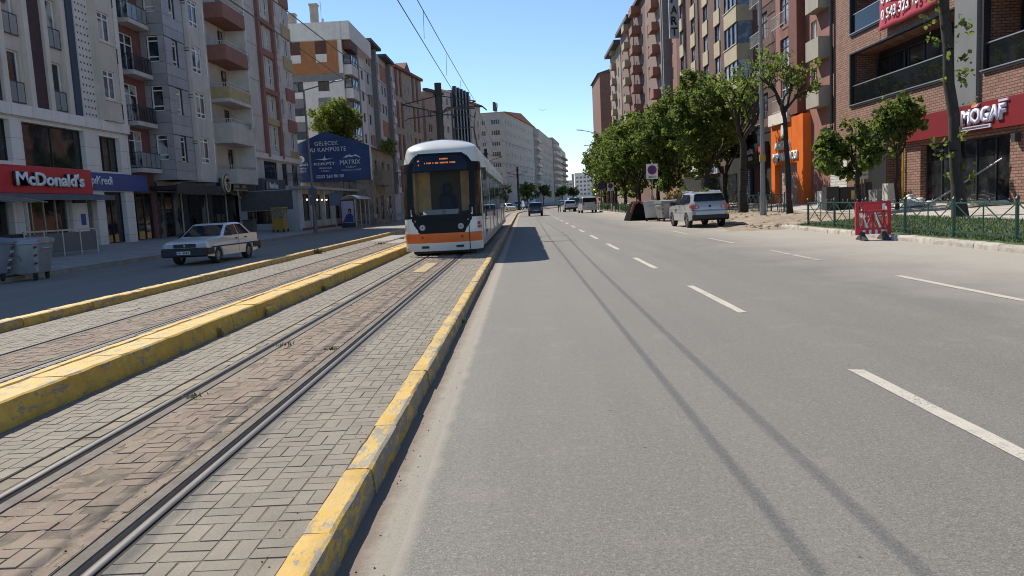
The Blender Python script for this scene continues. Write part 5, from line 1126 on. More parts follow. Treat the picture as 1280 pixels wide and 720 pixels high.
# small far cars
hat = [(1.75, .32), (1.82, .40), (1.82, .66), (1.65, .82), (1.0, .93), (.35, 1.40), (.1, 1.47), (-.9, 1.50), (-1.45, 1.44), (-1.72, .98), (-1.78, .80), (-1.80, .40), (-1.74, .32)]
van = [(2.05, .36), (2.12, .46), (2.10, .80), (1.75, 1.0), (1.25, 1.12), (.55, 1.66), (.3, 1.78), (-.5, 1.84), (-1.9, 1.82), (-2.05, 1.70), (-2.14, 1.0), (-2.16, .45), (-2.10, .36)]
def far_car(kind, name, label, cat, x, y, rz, col, rear=True, group=None):
    p = paintm('paint_'+name+str(x), col)
    if kind == 'hat': o, W = car(name, label, cat, (x, y, 0), rz, hat, .28, (1.12, -1.15), .29, .80, .93, .16, p, [[(.82, .96), (.36, 1.34), (-.2, 1.38), (-.2, .96)], [(-.28, .96), (-.28, 1.38), (-1.2, 1.36), (-1.38, 1.0)]], ((.96, .96), (.38, 1.38)), ((-1.69, 1.0), (-1.48, 1.40)), group)
    else: o, W = car(name, label, cat, (x, y, 0), rz, van, .30, (1.30, -1.30), .31, .90, 1.12, .12, p, [[(1.1, 1.16), (.6, 1.6), (0, 1.66), (0, 1.16)], [(-.1, 1.16), (-.1, 1.67), (-1.7, 1.66), (-1.8, 1.16)]], ((1.2, 1.16), (.6, 1.62)), ((-2.13, 1.2), (-2.06, 1.66)), group)
    tz = .84 if kind == 'hat' else 1.05; L = -1.80 if kind == 'hat' else -2.15
    for sg in (1, -1):
        MB().box(L-.02, L+.12, sg*.68-.09, sg*.68+.09, tz-.12, tz+.12).build('tail_light', red_l, o); MB().box(-L-.12, -L+.0, sg*.6-.14, sg*.6+.14, .62, .76).build('headlight', lamp_l, o)
        MB().box(.6, .75, min(sg*.82, sg*.98), max(sg*.82, sg*.98), .95, 1.1).build('mirror', trim_m, o)
    MB().box(L-.03, L+.1, -.78, .78, .32, .56).build('rear_bumper', trim_m if kind == 'hat' else p, o); plate(o, L-.035, 0, .62, -1, True); plate(o, -L+.04, 0, .44, 1, False)
    return o
far_car('hat', 'hatchback', 'dark grey hatchback driving away in the lane beside the tramway', 'car', 1.2, 85.5, PI/2, (.025, .027, .033))
far_car('van', 'minivan', 'white minivan parked under the trees', 'van', 7.2, 89.5, PI/2+.05, (.55, .55, .54))
far_car('hat', 'parked_car', 'white car parked ahead of the minivan beside the standing person', 'car', 5.95, 103, PI/2+.02, (.58, .58, .57))
far_car('van', 'black_van', 'black van parked beyond the white car', 'van', 7.3, 113, PI/2-.05, (.012, .012, .014))
far_car('hat', 'turning_car', 'white car waiting at the crossing in front of the dark shops', 'car', -2.9, 140, -PI/2+.5, (.66, .66, .66))
far_car('van', 'delivery_van', 'pale blue van coming round the bend', 'van', -1.2, 178, -PI/2-.2, (.25, .32, .38))
far_car('hat', 'oncoming_car', 'grey blue car coming round the bend ahead of the pale van', 'car', 1.4, 168, -PI/2-.2, (.22, .28, .33))
far_car('hat', 'blue_car', 'small blue car far along the bend', 'car', 9.5, 195, -PI/2-.2, (.05, .2, .38))
# ================================================================ TRAM
TX, TY, TL = -2.45, 22.75, 29.5
o = thing('tram', 'white articulated tram with black windscreen surround and orange bumper band', 'tram', (TX, TY, .14))
tw = M('tram_white', (.66, .635, .57), .32, .05, .6, coat=.5); tb = M('tram_black', (.010, .0105, .011), .42, .1); tor = M('tram_orange', (.70, .115, .008), .35, .05, coat=.4); tg = M('tram_glass', (.02, .02, .019), .03, .3, 1.4); tgrey = M('tram_grey', (.30, .30, .30), .45, .1)
HWt = 1.17; tb.node_tree.nodes['Principled BSDF'].inputs['Specular IOR Level'].default_value = .15
def hwz(z): return HWt if z < 2.6 else HWt-.10*((z-2.6)/.6)**1.5 if z < 3.2 else max(.0, (HWt-.10)*math.sqrt(max(0, 1-((z-3.2)/.30)**2))*.999+.0)
def y0z(z):
    if z < .35: return .10-.2*(z-.15)
    if z < 1.0: return .06-.02*math.sin((z-.35)/.65*PI)
    if z < 1.3: return .06+.05*(z-1.0)/.3
    if z < 2.75: return .11+.34*((z-1.3)/1.45)**1.3
    if z < 3.05: return .45+.14*((z-2.75)/.3)
    return .59+.9*((z-3.05)/.45)**2
def surf(t, z, e=0):
    """front shell point: t from -1 (left) over 0 (nose) to 1 (right)"""
    a = t*PI/2; sx = math.copysign(abs(math.sin(a))**.78, a); cy = max(0, math.cos(a))**.8
    return (hwz(z)*sx*(1+e/HWt), y0z(z)+.72*(1-cy)-e*math.cos(a), z)
NT = 84; zs = []
z = .16
while z < 3.4999: zs.append(z); z += .04 if z < 3.1 else .025
zs.append(3.5)
reg = {k: MB() for k in ('front_shell', 'windscreen', 'mask', 'orange_band', 'lamp_panel', 'corner_window', 'skirt', 'roof_dome')}
def mask_in(x, z):     # black surround: wide rounded shield
    if not (1.16 < z < 3.06): return False
    w_ = .86+.10*min(1, (z-1.16)/.5)
    if z > 2.6: w_ -= .34*((z-2.6)/.46)**2.4
    return abs(x) < w_
def glass_in(x, z):
    if not (1.21 < z < 2.50): return False
    w_ = .79+.05*min(1, (z-1.21)/.4)
    if z < 1.36: w_ -= .12*((1.36-z)/.14)**2
    return abs(x) < w_
def disp_in(x, z): return 2.53 < z < 2.98 and abs(x) < .80-.24*max(0, (z-2.7)/.28)**1.5
def panel_in(x, z): return .69 < z < 1.20 and abs(x) < .92-.26*((1.20-z)/.51)**1.6
reg['display'] = MB()
for i in range(NT):
    for j in range(len(zs)-1):
        t0, t1 = -1+2*i/NT, -1+2*(i+1)/NT; za, zb_ = zs[j], zs[j+1]; zm = (za+zb_)/2; p = surf((t0+t1)/2, zm); x, yy = p[0], p[1]
        k = 'front_shell'
        if panel_in(x, zm): k = 'lamp_panel'
        elif glass_in(x, zm): k = 'windscreen'
        elif disp_in(x, zm): k = 'display'
        elif mask_in(x, zm): k = 'mask'
        elif 1.20 < zm < 2.48 and abs(x) > 1.0: k = 'corner_window'
        elif 1.13 < zm < 2.76 and abs(x) > .93: k = 'mask'
        elif .40 < zm < .70: k = 'orange_band'
        elif zm < .40: k = 'skirt'
        elif zm > 1.9: k = 'roof_dome'
        m_ = reg[k]; e = .004 if k in ('mask', 'display') else 0
        m_.poly([surf(t0, za, e), surf(t1, za, e), surf(t1, zb_, e), surf(t0, zb_, e)])
tan_in = M('tram_interior_reflection', (.60, .43, .19), .7, .2, 3)  # cab tan, brightened to stand in for reflections in the windscreen
wg = clear_glass('tram_windscreen', (.03, .022, .010), .25)
for k, m_ in reg.items():
    mt = {'front_shell': tw, 'windscreen': wg, 'mask': tb, 'orange_band': tor, 'lamp_panel': tb, 'corner_window': M('tram_corner_glass', (.045, .035, .02), .06, .4, 2), 'skirt': tw, 'roof_dome': tw, 'display': M('tram_display', (.008, .010, .018), .12, .1)}[k]
    me = m_.mesh(k, mt, fix=False); bm = bmesh.new(); bm.from_mesh(me); bmesh.ops.remove_doubles(bm, verts=bm.verts, dist=.0005); bmesh.ops.recalc_face_normals(bm, faces=bm.faces); bm.to_mesh(me); bm.free(); me.polygons.foreach_set('use_smooth', [True]*len(me.polygons)); link(k, me, o)
# cab seen through the windscreen
mb = MB(); mb.poly([(-1.1, 1.43, .9), (1.1, 1.43, .9), (1.1, 1.43, 3.1), (-1.1, 1.43, 3.1)]); mb.build('cab_back_wall', M('cab_wall', (.085, .075, .055), .8), o)
for sg in (-1, 1):
    mb = MB(); mb.box(min(sg*.80, sg*.86), max(sg*.80, sg*.86), .75, 1.42, 1.15, 2.7); mb.build('cab_side_wall', tan_in, o)
MB().box(-.80, -.42, 1.38, 1.41, 1.3, 2.55).build('cab_door_post', tan_in, o); MB().box(.52, .80, 1.38, 1.41, 1.3, 2.55).build('cab_door_post', tan_in, o)
mb = MB(); mb.prism([(.22, 1.12), (.9, 1.2), (.9, 1.26), (.22, 1.22)], -.62, .62, axis='x'); mb.build('dashboard', M('dash_dark', (.03, .03, .03)), o)
mb = MB(); mb.prism([(.21, 1.23), (.42, 1.36), (.42, 1.37), (.21, 1.24)], -.55, .5, axis='x'); mb.build('route_board', M('board_pale', (.40, .38, .33), .7), o)
text('28', o, let_blk, (.02, .22, 1.26), .10, .07, .01)
mb = MB(); mb.loft([[(.1+.26*math.cos(t*PI/5)*s_, 1.3+.16*math.sin(t*PI/5)*s_, zz) for t in range(10)] for s_, zz in ((.7, 1.2), (1, 1.5), (.9, 1.78), (.35, 1.86), (.36, 1.9), (.45, 2.0), (.4, 2.1), (.15, 2.16))]); mb.build('driver_seat', M('seat_blue', (.02, .03, .06), .8), o, 40)
led = M('led_orange', (1, .28, .08), .5, 0, emit=.25); mb = MB()
for (x, z, n) in ((-.66, 2.82, 2), (-.66, 2.70, 2), (.02, 2.86, 7), (-.44, 2.745, 27)):
    for k in range(n):
        if R.random() < .82: t = (x+k*.036)/HWt; a = math.asin(max(-1, min(1, math.copysign(abs(t)**(1/.78), t))))/(PI/2); p = surf(a, z, .012); mb.box(p[0]-.012, p[0]+.012, p[1]-.006, p[1]+.004, z-.02, z+.022)
mb.build('led_text', led, o)
for sg in (-1, 1):
    p = surf(sg*.254, .86, .012); mb = MB(); mb.disc((0, 0), .088, -.03, .03, 18); h = mb.build('headlight', tgrey, o, 30, (p[0], p[1], .86)); MB().disc((0, 0), .058, -.045, -.031, 16).build('lens', lamp_l, h); MB().disc((0, 0), .025, -.055, -.046, 10).build('bulb', trim_m, h)
    p = surf(sg*.40, 1.05, .01); MB().disc((0, 0), .03, -.02, .02, 10).build('marker_lamp', red_l, o, None, (p[0], p[1], 1.05))
    p = surf(sg*.27, .56, .008); MB().disc((0, 0), .04, -.012, .02, 10).build('tow_cap', M('cap_orange', (.35, .07, .01)), o, None, (p[0], p[1], .56))
    p = surf(sg*.22, .29, .01); MB().box(-.11, .11, -.01, .03, -.035, .035).build('bumper_slot', trim_m, o, None, (p[0], p[1], .28))
mb = MB()
for k in range(16): z0 = .17+k*.045; p = surf(.42, z0, .006); q = surf(.42, z0+.045, .006); mb.bar(p, q, .02, .02)
mb.build('seam', trim_m, o)
for (t0, t1, sg) in ((.66, .86, 1), (-.9, -.74, -1)):     # patterned city logo on the corner
    cl = [(.5, .03, .03), (.05, .1, .4), (.6, .55, .5), (.06, .3, .35), (.55, .15, .03), (.03, .03, .12)]
    for k in range(10):
        a = t0+(t1-t0)*(k % 5)/5; z0 = .78+.1*(k//5); m2 = MB(); m2.poly([surf(a, z0, .006), surf(a+(t1-t0)/5.5, z0, .006), surf(a+(t1-t0)/5.5, z0+.085, .006), surf(a, z0+.085, .006)]); m2.build('logo_tile', M('logo%d' % R.randrange(6), cl[R.randrange(6)], .4), o)
# saloon: body tube, windows, doors, bellows, roof boxes
def ring(y): return [(hwz(zz)*1.0, y, zz) for zz in (.22, .5, 1.0, 1.6, 2.2, 2.6, 2.8, 3.0, 3.12, 3.2, 3.28, 3.36, 3.43, 3.47)]+[(0, y, 3.5)]+[(-hwz(zz), y, zz) for zz in reversed((.22, .5, 1.0, 1.6, 2.2, 2.6, 2.8, 3.0, 3.12, 3.2, 3.28, 3.36, 3.43, 3.47))]
yj = [1.45, 6.2, 11.9, 17.6, 23.3, TL-.6]
for k in range(5):
    a, c = yj[k]+(.0 if k == 0 else .3), yj[k+1]-.3
    if k == 4: c = yj[k+1]
    mb = MB(); mb.loft([ring(a), ring((a+c)/2), ring(c)]); mod = mb.build('car_section', tw, o, 35)
    if k < 4:
        m2 = MB(); n = 9
        for q in range(n): yq = c+.001+q*.598/n; s_ = .985 if q % 2 else .95; m2.loft([[(p[0]*s_, yq, p[2]*.985+.02) for p in ring(0)], [(p[0]*s_, yq+.598/n, p[2]*.985+.02) for p in ring(0)]], caps=False)
        m2.build('bellows', M('bellows', (.05, .05, .05), .8), o)
    for sg in (-1, 1):
        x = sg*(HWt+.004); L = c-a
        segs = [('w', .05, .22), ('d', .25, .50), ('w', .53, .72), ('w', .75, .97)] if k % 2 == 0 else [('w', .04, .28), ('w', .32, .48), ('d', .52, .78), ('w', .82, .97)]
        MB().box(min(x, x+sg*.004), max(x, x+sg*.004), a+.03, c-.03, 1.18, 2.62).build('window_band', tb, mod)
        for kd, f0, f1 in segs:
            ya_, yb_ = a+L*f0, a+L*f1; x2 = sg*(HWt+.014)
            if kd == 'w': MB().box(min(x2, x2-sg*.006), max(x2, x2-sg*.006), ya_, yb_, 1.24, 2.42).build('saloon_window', tg, mod)
            else:
                dr = MB().box(min(x2, x2-sg*.008), max(x2, x2-sg*.008), ya_, yb_, .30, 2.50).build('door', tgrey, mod); ym_ = (ya_+yb_)/2; x3 = sg*(HWt+.02)
                for (u, v) in ((ya_+.06, ym_-.05), (ym_+.05, yb_-.06)): MB().box(min(x3, x3-sg*.006), max(x3, x3-sg*.006), u, v, .55, 2.42).build('door_glass', tg, dr)
        MB().box(min(x, x+sg*.003), max(x, x+sg*.003), a+.03, c-.03, .24, .42).build('skirt', tgrey, mod)
    MB().box(-.62, .62, a+(2.4 if k == 0 else .5), c-.4, 3.38, 3.56).build('roof_equipment', M('tram_roof_grey', (.45, .45, .44), .6), mod)
MB().box(-.95, .95, .7, TL-.8, .06, .22).build('undercarriage', trim_m, o)
for y in (2.6, 4.2, 14, 15.5, 25.4, 27): MB().disc((y, .30), .29, -.62, .62, 18, axis='x').build('wheel', M('wheel_steel', (.06, .055, .05), .6, metal=.4), o)
# destination lamp, mirrors
for sg in (-1, 1):
    mb = MB(); mb.bar((sg*1.17, .62, 2.55), (sg*1.30, .55, 2.5), .03, .03); mb.box(sg*1.31-.05, sg*1.31+.05, .52, .58, 2.2, 2.55); mb.build('mirror', trim_m, o)
# pantograph
pt = MB(); py = 12.2
for sg in (-1, 1): pt.tube((sg*.5, py+.8, 3.7), (sg*.42, py-.7, 4.8), .035, n=6); pt.tube((sg*.42, py-.7, 4.8), (sg*.5, py+.3, 5.76), .03, n=6); pt.tube((sg*.5, py+.9, 3.6), (sg*.5, py+.9, 3.75), .06, n=6)
pt.tube((-.42, py-.7, 4.8), (.42, py-.7, 4.8), .03, n=6); pt.tube((-.5, py+.3, 5.72), (.5, py+.3, 5.72), .03, n=6); pt.box(-.55, .55, py+.62, py+.98, 3.58, 3.66)
for d in (-.12, .12):
    pt.tube((-.78, py+.3+d, 5.80), (.78, py+.3+d, 5.80), .03, n=6)
    for sg in (-1, 1): pt.tube((sg*.78, py+.3+d, 5.80), (sg*.98, py+.3+d, 5.62), .025, n=6)
pt.build('pantograph', M('pantograph_dark', (.03, .03, .032), .6), o)
# ================================================================ OVERHEAD LINE
mast_m = M('mast_dark', (.028, .026, .025), .7, .2, 2)
ph = M('insulator', (.12, .06, .045), .5)
for i, (y, lab) in enumerate(((40.5, 'dark overhead line mast standing in the median beside the tram'), (90, 'dark overhead line mast in the median beyond the tail of the tram'), (140, 'distant overhead line mast at the bend'))):
    x = -4.12+cx(y); t = thing('catenary_mast', lab, 'mast', (x, y, .1)); MB().tube((0, 0, 0), (0, 0, 7.75), .21, .18, 10).build('mast', mast_m, t); MB().box(-.28, .28, -.28, .28, 0, .3).build('foot', mast_m, t)
    for sg in (-1, 1):
        mb = MB(); mb.tube((sg*.1, 0, 6.3), (sg*1.9, 0, 6.75), .035, n=6); mb.tube((sg*.1, 0, 7.1), (sg*1.9, 0, 6.75), .03, n=6); mb.tube((sg*.2, 0, 6.15), (sg*1.6, 0, 6.05), .03, n=6); mb.tube((sg*1.55, 0, 6.05), (sg*1.8, 0, 5.92), .02, n=6); mb.build('bracket_arm', mast_m, t)
        MB().tube((sg*.3, 0, 6.33), (sg*.62, 0, 6.42), .07, n=8).build('insulator', ph, t)
    for z in (7.2, 6.3): MB().tube((0, 0, z-.05), (0, 0, z+.05), .29, n=10).build('collar', mast_m, t)
def wire(label, x0, z0, zig, sag, r=.012):
    mb = MB(); ms = [-10, 40.5, 90, 140, 190]; prev = None
    for k in range(len(ms)-1):
        for s_ in range(13):
            f = s_/12; y = ms[k]+(ms[k+1]-ms[k])*f; xx = x0+cx(y)+zig*(((-1)**k)*(1-2*f)); zz = z0-sag*4*f*(1-f); p = (xx, y, zz)
            if prev and p != prev: mb.tube(prev, p, r, n=5, caps=False)
            prev = p
    return tag(mb.build('overhead_wire', M('copper_wire', (.03, .028, .025), .6), fix=False), label, 'wire')
wire('contact wire over the track of the tram', -2.45, 6.0, .12, .03, .0115); wire('carrier wire hung above the contact wire over the tram', -2.4, 6.95, -.08, .28, .0115)
wire('contact wire over the empty far track', -5.75, 6.0, .12, .03, .014); wire('carrier wire above the empty far track', -5.75, 6.95, -.08, .28, .014)
mb = MB()
for k in range(3):
    y = 21+k*6.0; mb.tube((-2.42, y, 6.0), (-2.40, y, 6.75), .006, n=4, caps=False)
tag(mb.build('wire_droppers', M('copper_wire'), fix=False), 'thin droppers tying the contact wire to its carrier', 'dropper', kind='stuff')
# ================================================================ TREES
bark = M('bark', (.10, .082, .066), .95, .3, 5, .3, 30, .9); bark_d = M('bark_dark', (.036, .031, .026), .95, .3, 5, .3, 30, .9)
def leafmat(name, col, tr=.35):
    m, t, b = newmat(name)
    oi = N(t, 'ShaderNodeNewGeometry').outputs['Random Per Island']; pos = N(t, 'ShaderNodeNewGeometry').outputs['Position']
    c = mixc(t, [x*.62 for x in col], [x*1.4 for x in col], oi); c = mixc(t, c, [col[0]*1.7, col[1]*1.35, col[2]*.8], ramp(t, noise(t, pos, .8, 3), .5, .75, 0, .5))
    t.links.new(c, b.inputs['Base Color']); b.inputs['Roughness'].default_value = .6; b.inputs['Specular IOR Level'].default_value = .25
    tl = N(t, 'ShaderNodeBsdfTranslucent'); c2 = mixc(t, c, (.42, .55, .10), .35); t.links.new(c2, tl.inputs[0]); mx = N(t, 'ShaderNodeMixShader'); mx.inputs[0].default_value = tr
    t.links.new(b.outputs[0], mx.inputs[1]); t.links.new(tl.outputs[0], mx.inputs[2]); t.links.new(mx.outputs[0], t.nodes['Material Output'].inputs[0]); return m
leaf_d = leafmat('leaf_linden', (.068, .10, .024), .45); leaf_l = leafmat('leaf_linden_light', (.095, .135, .028), .48); leaf_y = leafmat('leaf_yellow_green', (.12, .14, .026), .38)
def leaf(mb, c, s, rr):
    n = Vector((rr.gauss(0, 1), rr.gauss(0, 1), rr.gauss(0, 1)+.5)).normalized(); u = n.cross(Vector((rr.gauss(0, 1), rr.gauss(0, 1), rr.gauss(0, 1)))).normalized(); v = n.cross(u)
    o = len(mb.v); c = Vector(c); dr = n*s*.18
    mb.v += [tuple(c-v*s*.55), tuple(c+u*s*.46-v*s*.12-dr), tuple(c+u*s*.34+v*s*.3-dr), tuple(c+v*s*.62-dr*.6), tuple(c-u*s*.34+v*s*.3-dr), tuple(c-u*s*.46-v*s*.12-dr)]
    mb.f += [(o, o+1, o+2, o+3), (o, o+3, o+4, o+5)]; mb.m += [0, 0]
def limb(mb, pts, rads, n=8):
    for k in range(len(pts)-1): mb.tube(pts[k], pts[k+1], rads[k], rads[k+1], n, caps=(k == 0 or k == len(pts)-2))
def grow(rr, a, d, L, r, depth, segs, tips, bend=.25, up=.1, par=-1):
    """recursive limbs; returns tube segments and leaf-bearing tips"""
    p = Vector(a); d = Vector(d).normalized(); n = 4; pts = [p.copy()]; rads = [r]
    for k in range(n):
        d = (d+Vector((rr.gauss(0, bend), rr.gauss(0, bend), rr.gauss(0, bend*.6)+up))).normalized(); p = p+d*L/n; pts.append(p.copy()); rads.append(r*(1-.45*(k+1)/n))
        if depth <= 1: tips.append((p.copy(), depth))
    segs.append((pts, rads, par)); me_ = len(segs)-1
    if depth > 0:
        for k in range(rr.choice((2, 3, 3))):
            i = rr.randrange(2, n+1); a2 = rr.random()*2*PI; side = Vector((math.cos(a2), math.sin(a2), rr.uniform(.1, .7)))
            grow(rr, pts[i], (d*.6+side).normalized(), L*rr.uniform(.55, .75), rads[i]*.65, depth-1, segs, tips, bend, up, me_)
    else: tips.append((p.copy(), 0))
def make_tree(label, loc, seed, H, fork, trunk_r, crown, nleaf, lsize, lm, bk=bark, depth=2, nlimb=5, lean=(0, 0), clump=.55, fill=.35, group=None, sprouts=0, name='tree', spread=.6, limbL=None):
    """crown: (cx, cy, cz, rx, ry, rz) relative to the base; leaves gather in clumps on limb tips and through the crown"""
    rr = random.Random(seed); o = thing(name, label, 'tree', loc, 0, group)
    tr = MB(); pts = [Vector((0, 0, -.1))]; rads = [trunk_r*1.35]; n = 7
    for k in range(1, n+1):
        f = k/n; pts.append(Vector((lean[0]*f+rr.gauss(0, .03), lean[1]*f+rr.gauss(0, .03), fork*f))); rads.append(trunk_r*(1.05-.35*f)*rr.uniform(.93, 1.07))
    limb(tr, pts, rads, 12); tr.build('trunk', bk, o, 60)
    segs = []; tips = []; top = pts[-1]
    for k in range(nlimb):
        a = 2*PI*k/nlimb+rr.uniform(-.4, .4); grow(rr, top-Vector((0, 0, rr.uniform(0, fork*.12))), (math.cos(a)*spread, math.sin(a)*spread, rr.uniform(.6, 1.2)), limbL or (H-fork)*.62, trunk_r*.5, depth, segs, tips)
    br = MB()
    C = Vector(crown[:3]); A = crown[3:]
    def inside(p): q = p-C; return (q.x/A[0])**2+(q.y/A[1])**2+(q.z/A[2])**2
    keep = []
    for i_, (p, r, pa) in enumerate(segs):
        ok = (pa < 0 or keep[pa]) and (pa < 0 or fill == 0 or inside(p[-1]) < .95 or p[-1].z < C.z*.7); keep.append(ok)
        if ok: limb(br, p, r, 6)
    br.build('limbs', bk, o, 60)
    cl = [(t, clump*.8) for t, d in tips if inside(t) < 1.15]
    if fill > 0:                                        # irregular lobes of foliage, gaps between them
        lobes = []
        for k in range(int(7+9*fill)):
            v = Vector((rr.gauss(0, 1), rr.gauss(0, 1), rr.gauss(.15, 1))).normalized()*rr.uniform(.3, 1.0); lobes.append((C+Vector((v.x*A[0], v.y*A[1], v.z*A[2])), rr.uniform(.2, .42)*min(A)))
        for c, r_ in lobes:
            for q in range(int(5+r_*r_*26)):
                v = Vector((rr.gauss(0, 1), rr.gauss(0, 1), rr.gauss(0, .8))).normalized()*rr.uniform(.55, 1.12)*r_; p = c+v
                if p.z > fork*.5: cl.append((p, clump*rr.uniform(.35, .85)))
    lf = MB()
    for k in range(nleaf):
        c, rad = cl[rr.randrange(len(cl))]; v = Vector((rr.gauss(0, 1), rr.gauss(0, 1), rr.gauss(0, .8))).normalized()*rad*rr.random()**.45; leaf(lf, c+v, lsize*rr.uniform(.55, 1.3), rr)
    for k in range(sprouts):
        z = rr.uniform(fork*.15, fork); f = z/fork; c = Vector((lean[0]*f, lean[1]*f, z)); a = rr.random()*2*PI
        for q in range(rr.randrange(4, 10)): leaf(lf, c+Vector((math.cos(a), math.sin(a), rr.uniform(-.2, .5)))*(trunk_r+rr.uniform(.05, .55)), lsize*rr.uniform(.6, 1.1), rr)
    lf.build('crown', lm, o, fix=False); return o
make_tree('tall dark trunk with a few leafy sprouts in the lawn before the cafe', (15.17, 27.4, zr(15.2)), 3, 12, 8.0, .21, (.2, 0, 10.5, 2.6, 2.6, 2.6), 2600, .17, leaf_l, bark_d, lean=(-.62, .2), sprouts=30, depth=2, fill=.2)
make_tree('small round leafy tree with two crowns before the brick building', (15.1, 35.6, zr(15.1)), 5, 5.1, 2.1, .11, (-.55, 0, 2.75, 1.35, 1.3, 1.35), 3000, .2, leaf_d, bark_d, clump=.42, fill=.5)
make_tree('small bushy tree with a raised right crown beside the pale cabinet', (16.75, 35.4, zr(16.7)), 6, 5.3, 2.6, .08, (0, 0, 3.75, .95, 1.0, 1.35), 1700, .2, leaf_d, bark_d, clump=.4, fill=.5)
make_tree('slim pollarded tree with sparse leaf tufts before the orange shop', (13.71, 40.5, zr(13.7)), 9, 9.4, 5.5, .145, (.1, 0, 7.6, 1.9, 1.9, 1.9), 750, .17, leaf_l, bark_d, depth=2, nlimb=5, lean=(-.25, 0), clump=.4, fill=.0, limbL=1.9)
make_tree('thick pollarded tree with bare spreading limbs beside the grey lamp post', (13.3, 47.6, zr(13.3)), 11, 9.6, 4.6, .25, (0, 0, 7.2, 2.7, 2.4, 2.4), 1000, .18, leaf_l, bark_d, depth=2, nlimb=6, clump=.42, fill=.0, limbL=2.7)
rowt = [(13.9, 59.5, 10.2, 3.6, 3.0, .22, 21, leaf_d, 'broad dark tree behind the silver car'), (12.2, 66, 9.3, 3.2, 2.7, .17, 22, leaf_d, 'dark leafy tree behind the no parking sign'), (12.6, 73.5, 9.6, 2.6, 2.8, .2, 23, leaf_l, 'lighter green tree with bare lower limbs in the roadside row'), (11.2, 76, 8.8, 2.9, 2.7, .17, 24, leaf_d, 'dense tree shading the low fence'),
        (10.6, 82, 9.4, 3.0, 2.6, .2, 25, leaf_d, 'dense tree above the parked minivan'), (10.6, 90, 9.6, 3.1, 2.6, .19, 26, leaf_d, 'dense tree just past the parked minivan'), (10.8, 99, 9.2, 3.0, 2.5, .19, 27, leaf_d, 'dense tree beside the parked white car'), (11.3, 109, 8.6, 3.1, 2.4, .19, 28, leaf_d, 'tree near the start of the bend'), (14, 122, 8.2, 3.2, 2.4, .19, 29, leaf_d, 'tree inside the bend, last of the roadside row'), (17.5, 68, 8.6, 3.0, 3.0, .2, 30, leaf_d, 'tree close to the shop fronts behind the roadside row'), (15.5, 84, 9.4, 3.4, 3.0, .2, 31, leaf_d, 'tree standing back between roadside row and brick blocks')]
for (x, y, H, r, fk, tr, sd_, lm, lab) in rowt:
    hz = (H-(1.9 if y > 80 else 2.6))/2; make_tree(lab, (x, y, .2), sd_, H, fk, tr, (0, 0, H-hz, r, r, hz*1.05), 12500 if y < 80 else 8500, .215, lm, bark_d, clump=.55, fill=.6, group='trees along the right kerb')
make_tree('young yellow green tree behind the low fence', (11.4, 79, .2), 41, 4.6, 1.8, .06, (0, 0, 3.1, 1.3, 1.3, 1.5), 1500, .2, leaf_y, clump=.4, fill=.5)
make_tree('broad yellow green tree rising behind the blue billboard', (-20.6, 86.8, .2), 43, 13.2, 6, .3, (0, 0, 9.0, 5.2, 3.2, 4.2), 17000, .26, leaf_y, clump=.7, fill=.5)
make_tree('small bright tree at the end of the old house roof', (-16.0, 93.5, .2), 44, 10, 5, .12, (0, 0, 8.6, 1.1, 1.1, 1.4), 900, .22, leaf_y, clump=.4, fill=.5)
for k, (x, y, lab) in enumerate(((2.5, 178, 'dark street tree in front of the tall white block'), (9, 215, 'dark street tree by the glazed grey block'), (14, 240, 'dark bushy tree on the far bend'), (22, 285, 'distant dark tree before the pale far block'), (28, 320, 'most distant dark tree along the bend'))):
    make_tree(lab, (x-8, y, 0), 60+k, 6.5, 2, .15, (0, 0, 4.2, 2.6, 2.6, 2.4), 1500, .4, leaf_d, bark_d, clump=.8, fill=.5, group='street trees along the far bend')
def shrub(label, x, y, z, r, h, n, lm, seed):
    rr = random.Random(seed); o = thing('shrub', label, 'shrub', (x, y, z)); st = MB()
    for k in range(7): a = rr.random()*6.3; st.tube((0, 0, 0), (math.cos(a)*r*.6, math.sin(a)*r*.6, h*.8), .015, .006, 5)
    st.build('stems', bark, o); lf = MB()
    for k in range(n): v = Vector((rr.gauss(0, 1), rr.gauss(0, 1), rr.gauss(0, 1))).normalized()*rr.random()**.4; leaf(lf, (v.x*r, v.y*r, h*.55+v.z*h*.5), .13*rr.uniform(.7, 1.3), rr)
    lf.build('foliage', lm, o, fix=False)
redleaf = leafmat('leaf_bronze', (.12, .075, .03), .25)
for k, (x, y) in enumerate(((9.6, 49.6), (10.6, 50.4), (11.9, 51))): shrub(['bronze leaved shrub behind the galvanised container', 'tall bronze and green shrub near the silver car', 'dark shrub at the edge of the bare dirt'][k], x, y, .15, .85, 1.7, 650, redleaf if k < 2 else leaf_d, 70+k)
for k in range(10):
    shrub(['low green shrub inside the fence of the tree strip, %s' % t for t in ('at its near end', 'by the first sign', 'by the second tree', 'below the dense tree', 'beside the minivan', 'past the minivan', 'by the white car', 'past the white car', 'near the bend', 'at the bend')][k], 10.0+(k % 3)*.6, 58+k*6.2, .15, .6, .7, 260, leaf_d, 90+k)
mb = MB()
for k in range(500):
    y = R.uniform(46.5, 53); x = R.uniform(12.2, 14.8); blades(mb, x, y, zr(x), 2, .16, .05)
tag(mb.build('grass_patch', MATS['lawn'], fix=False), 'patch of rough grass between the silver car and the lamp post', 'grass', kind='stuff')
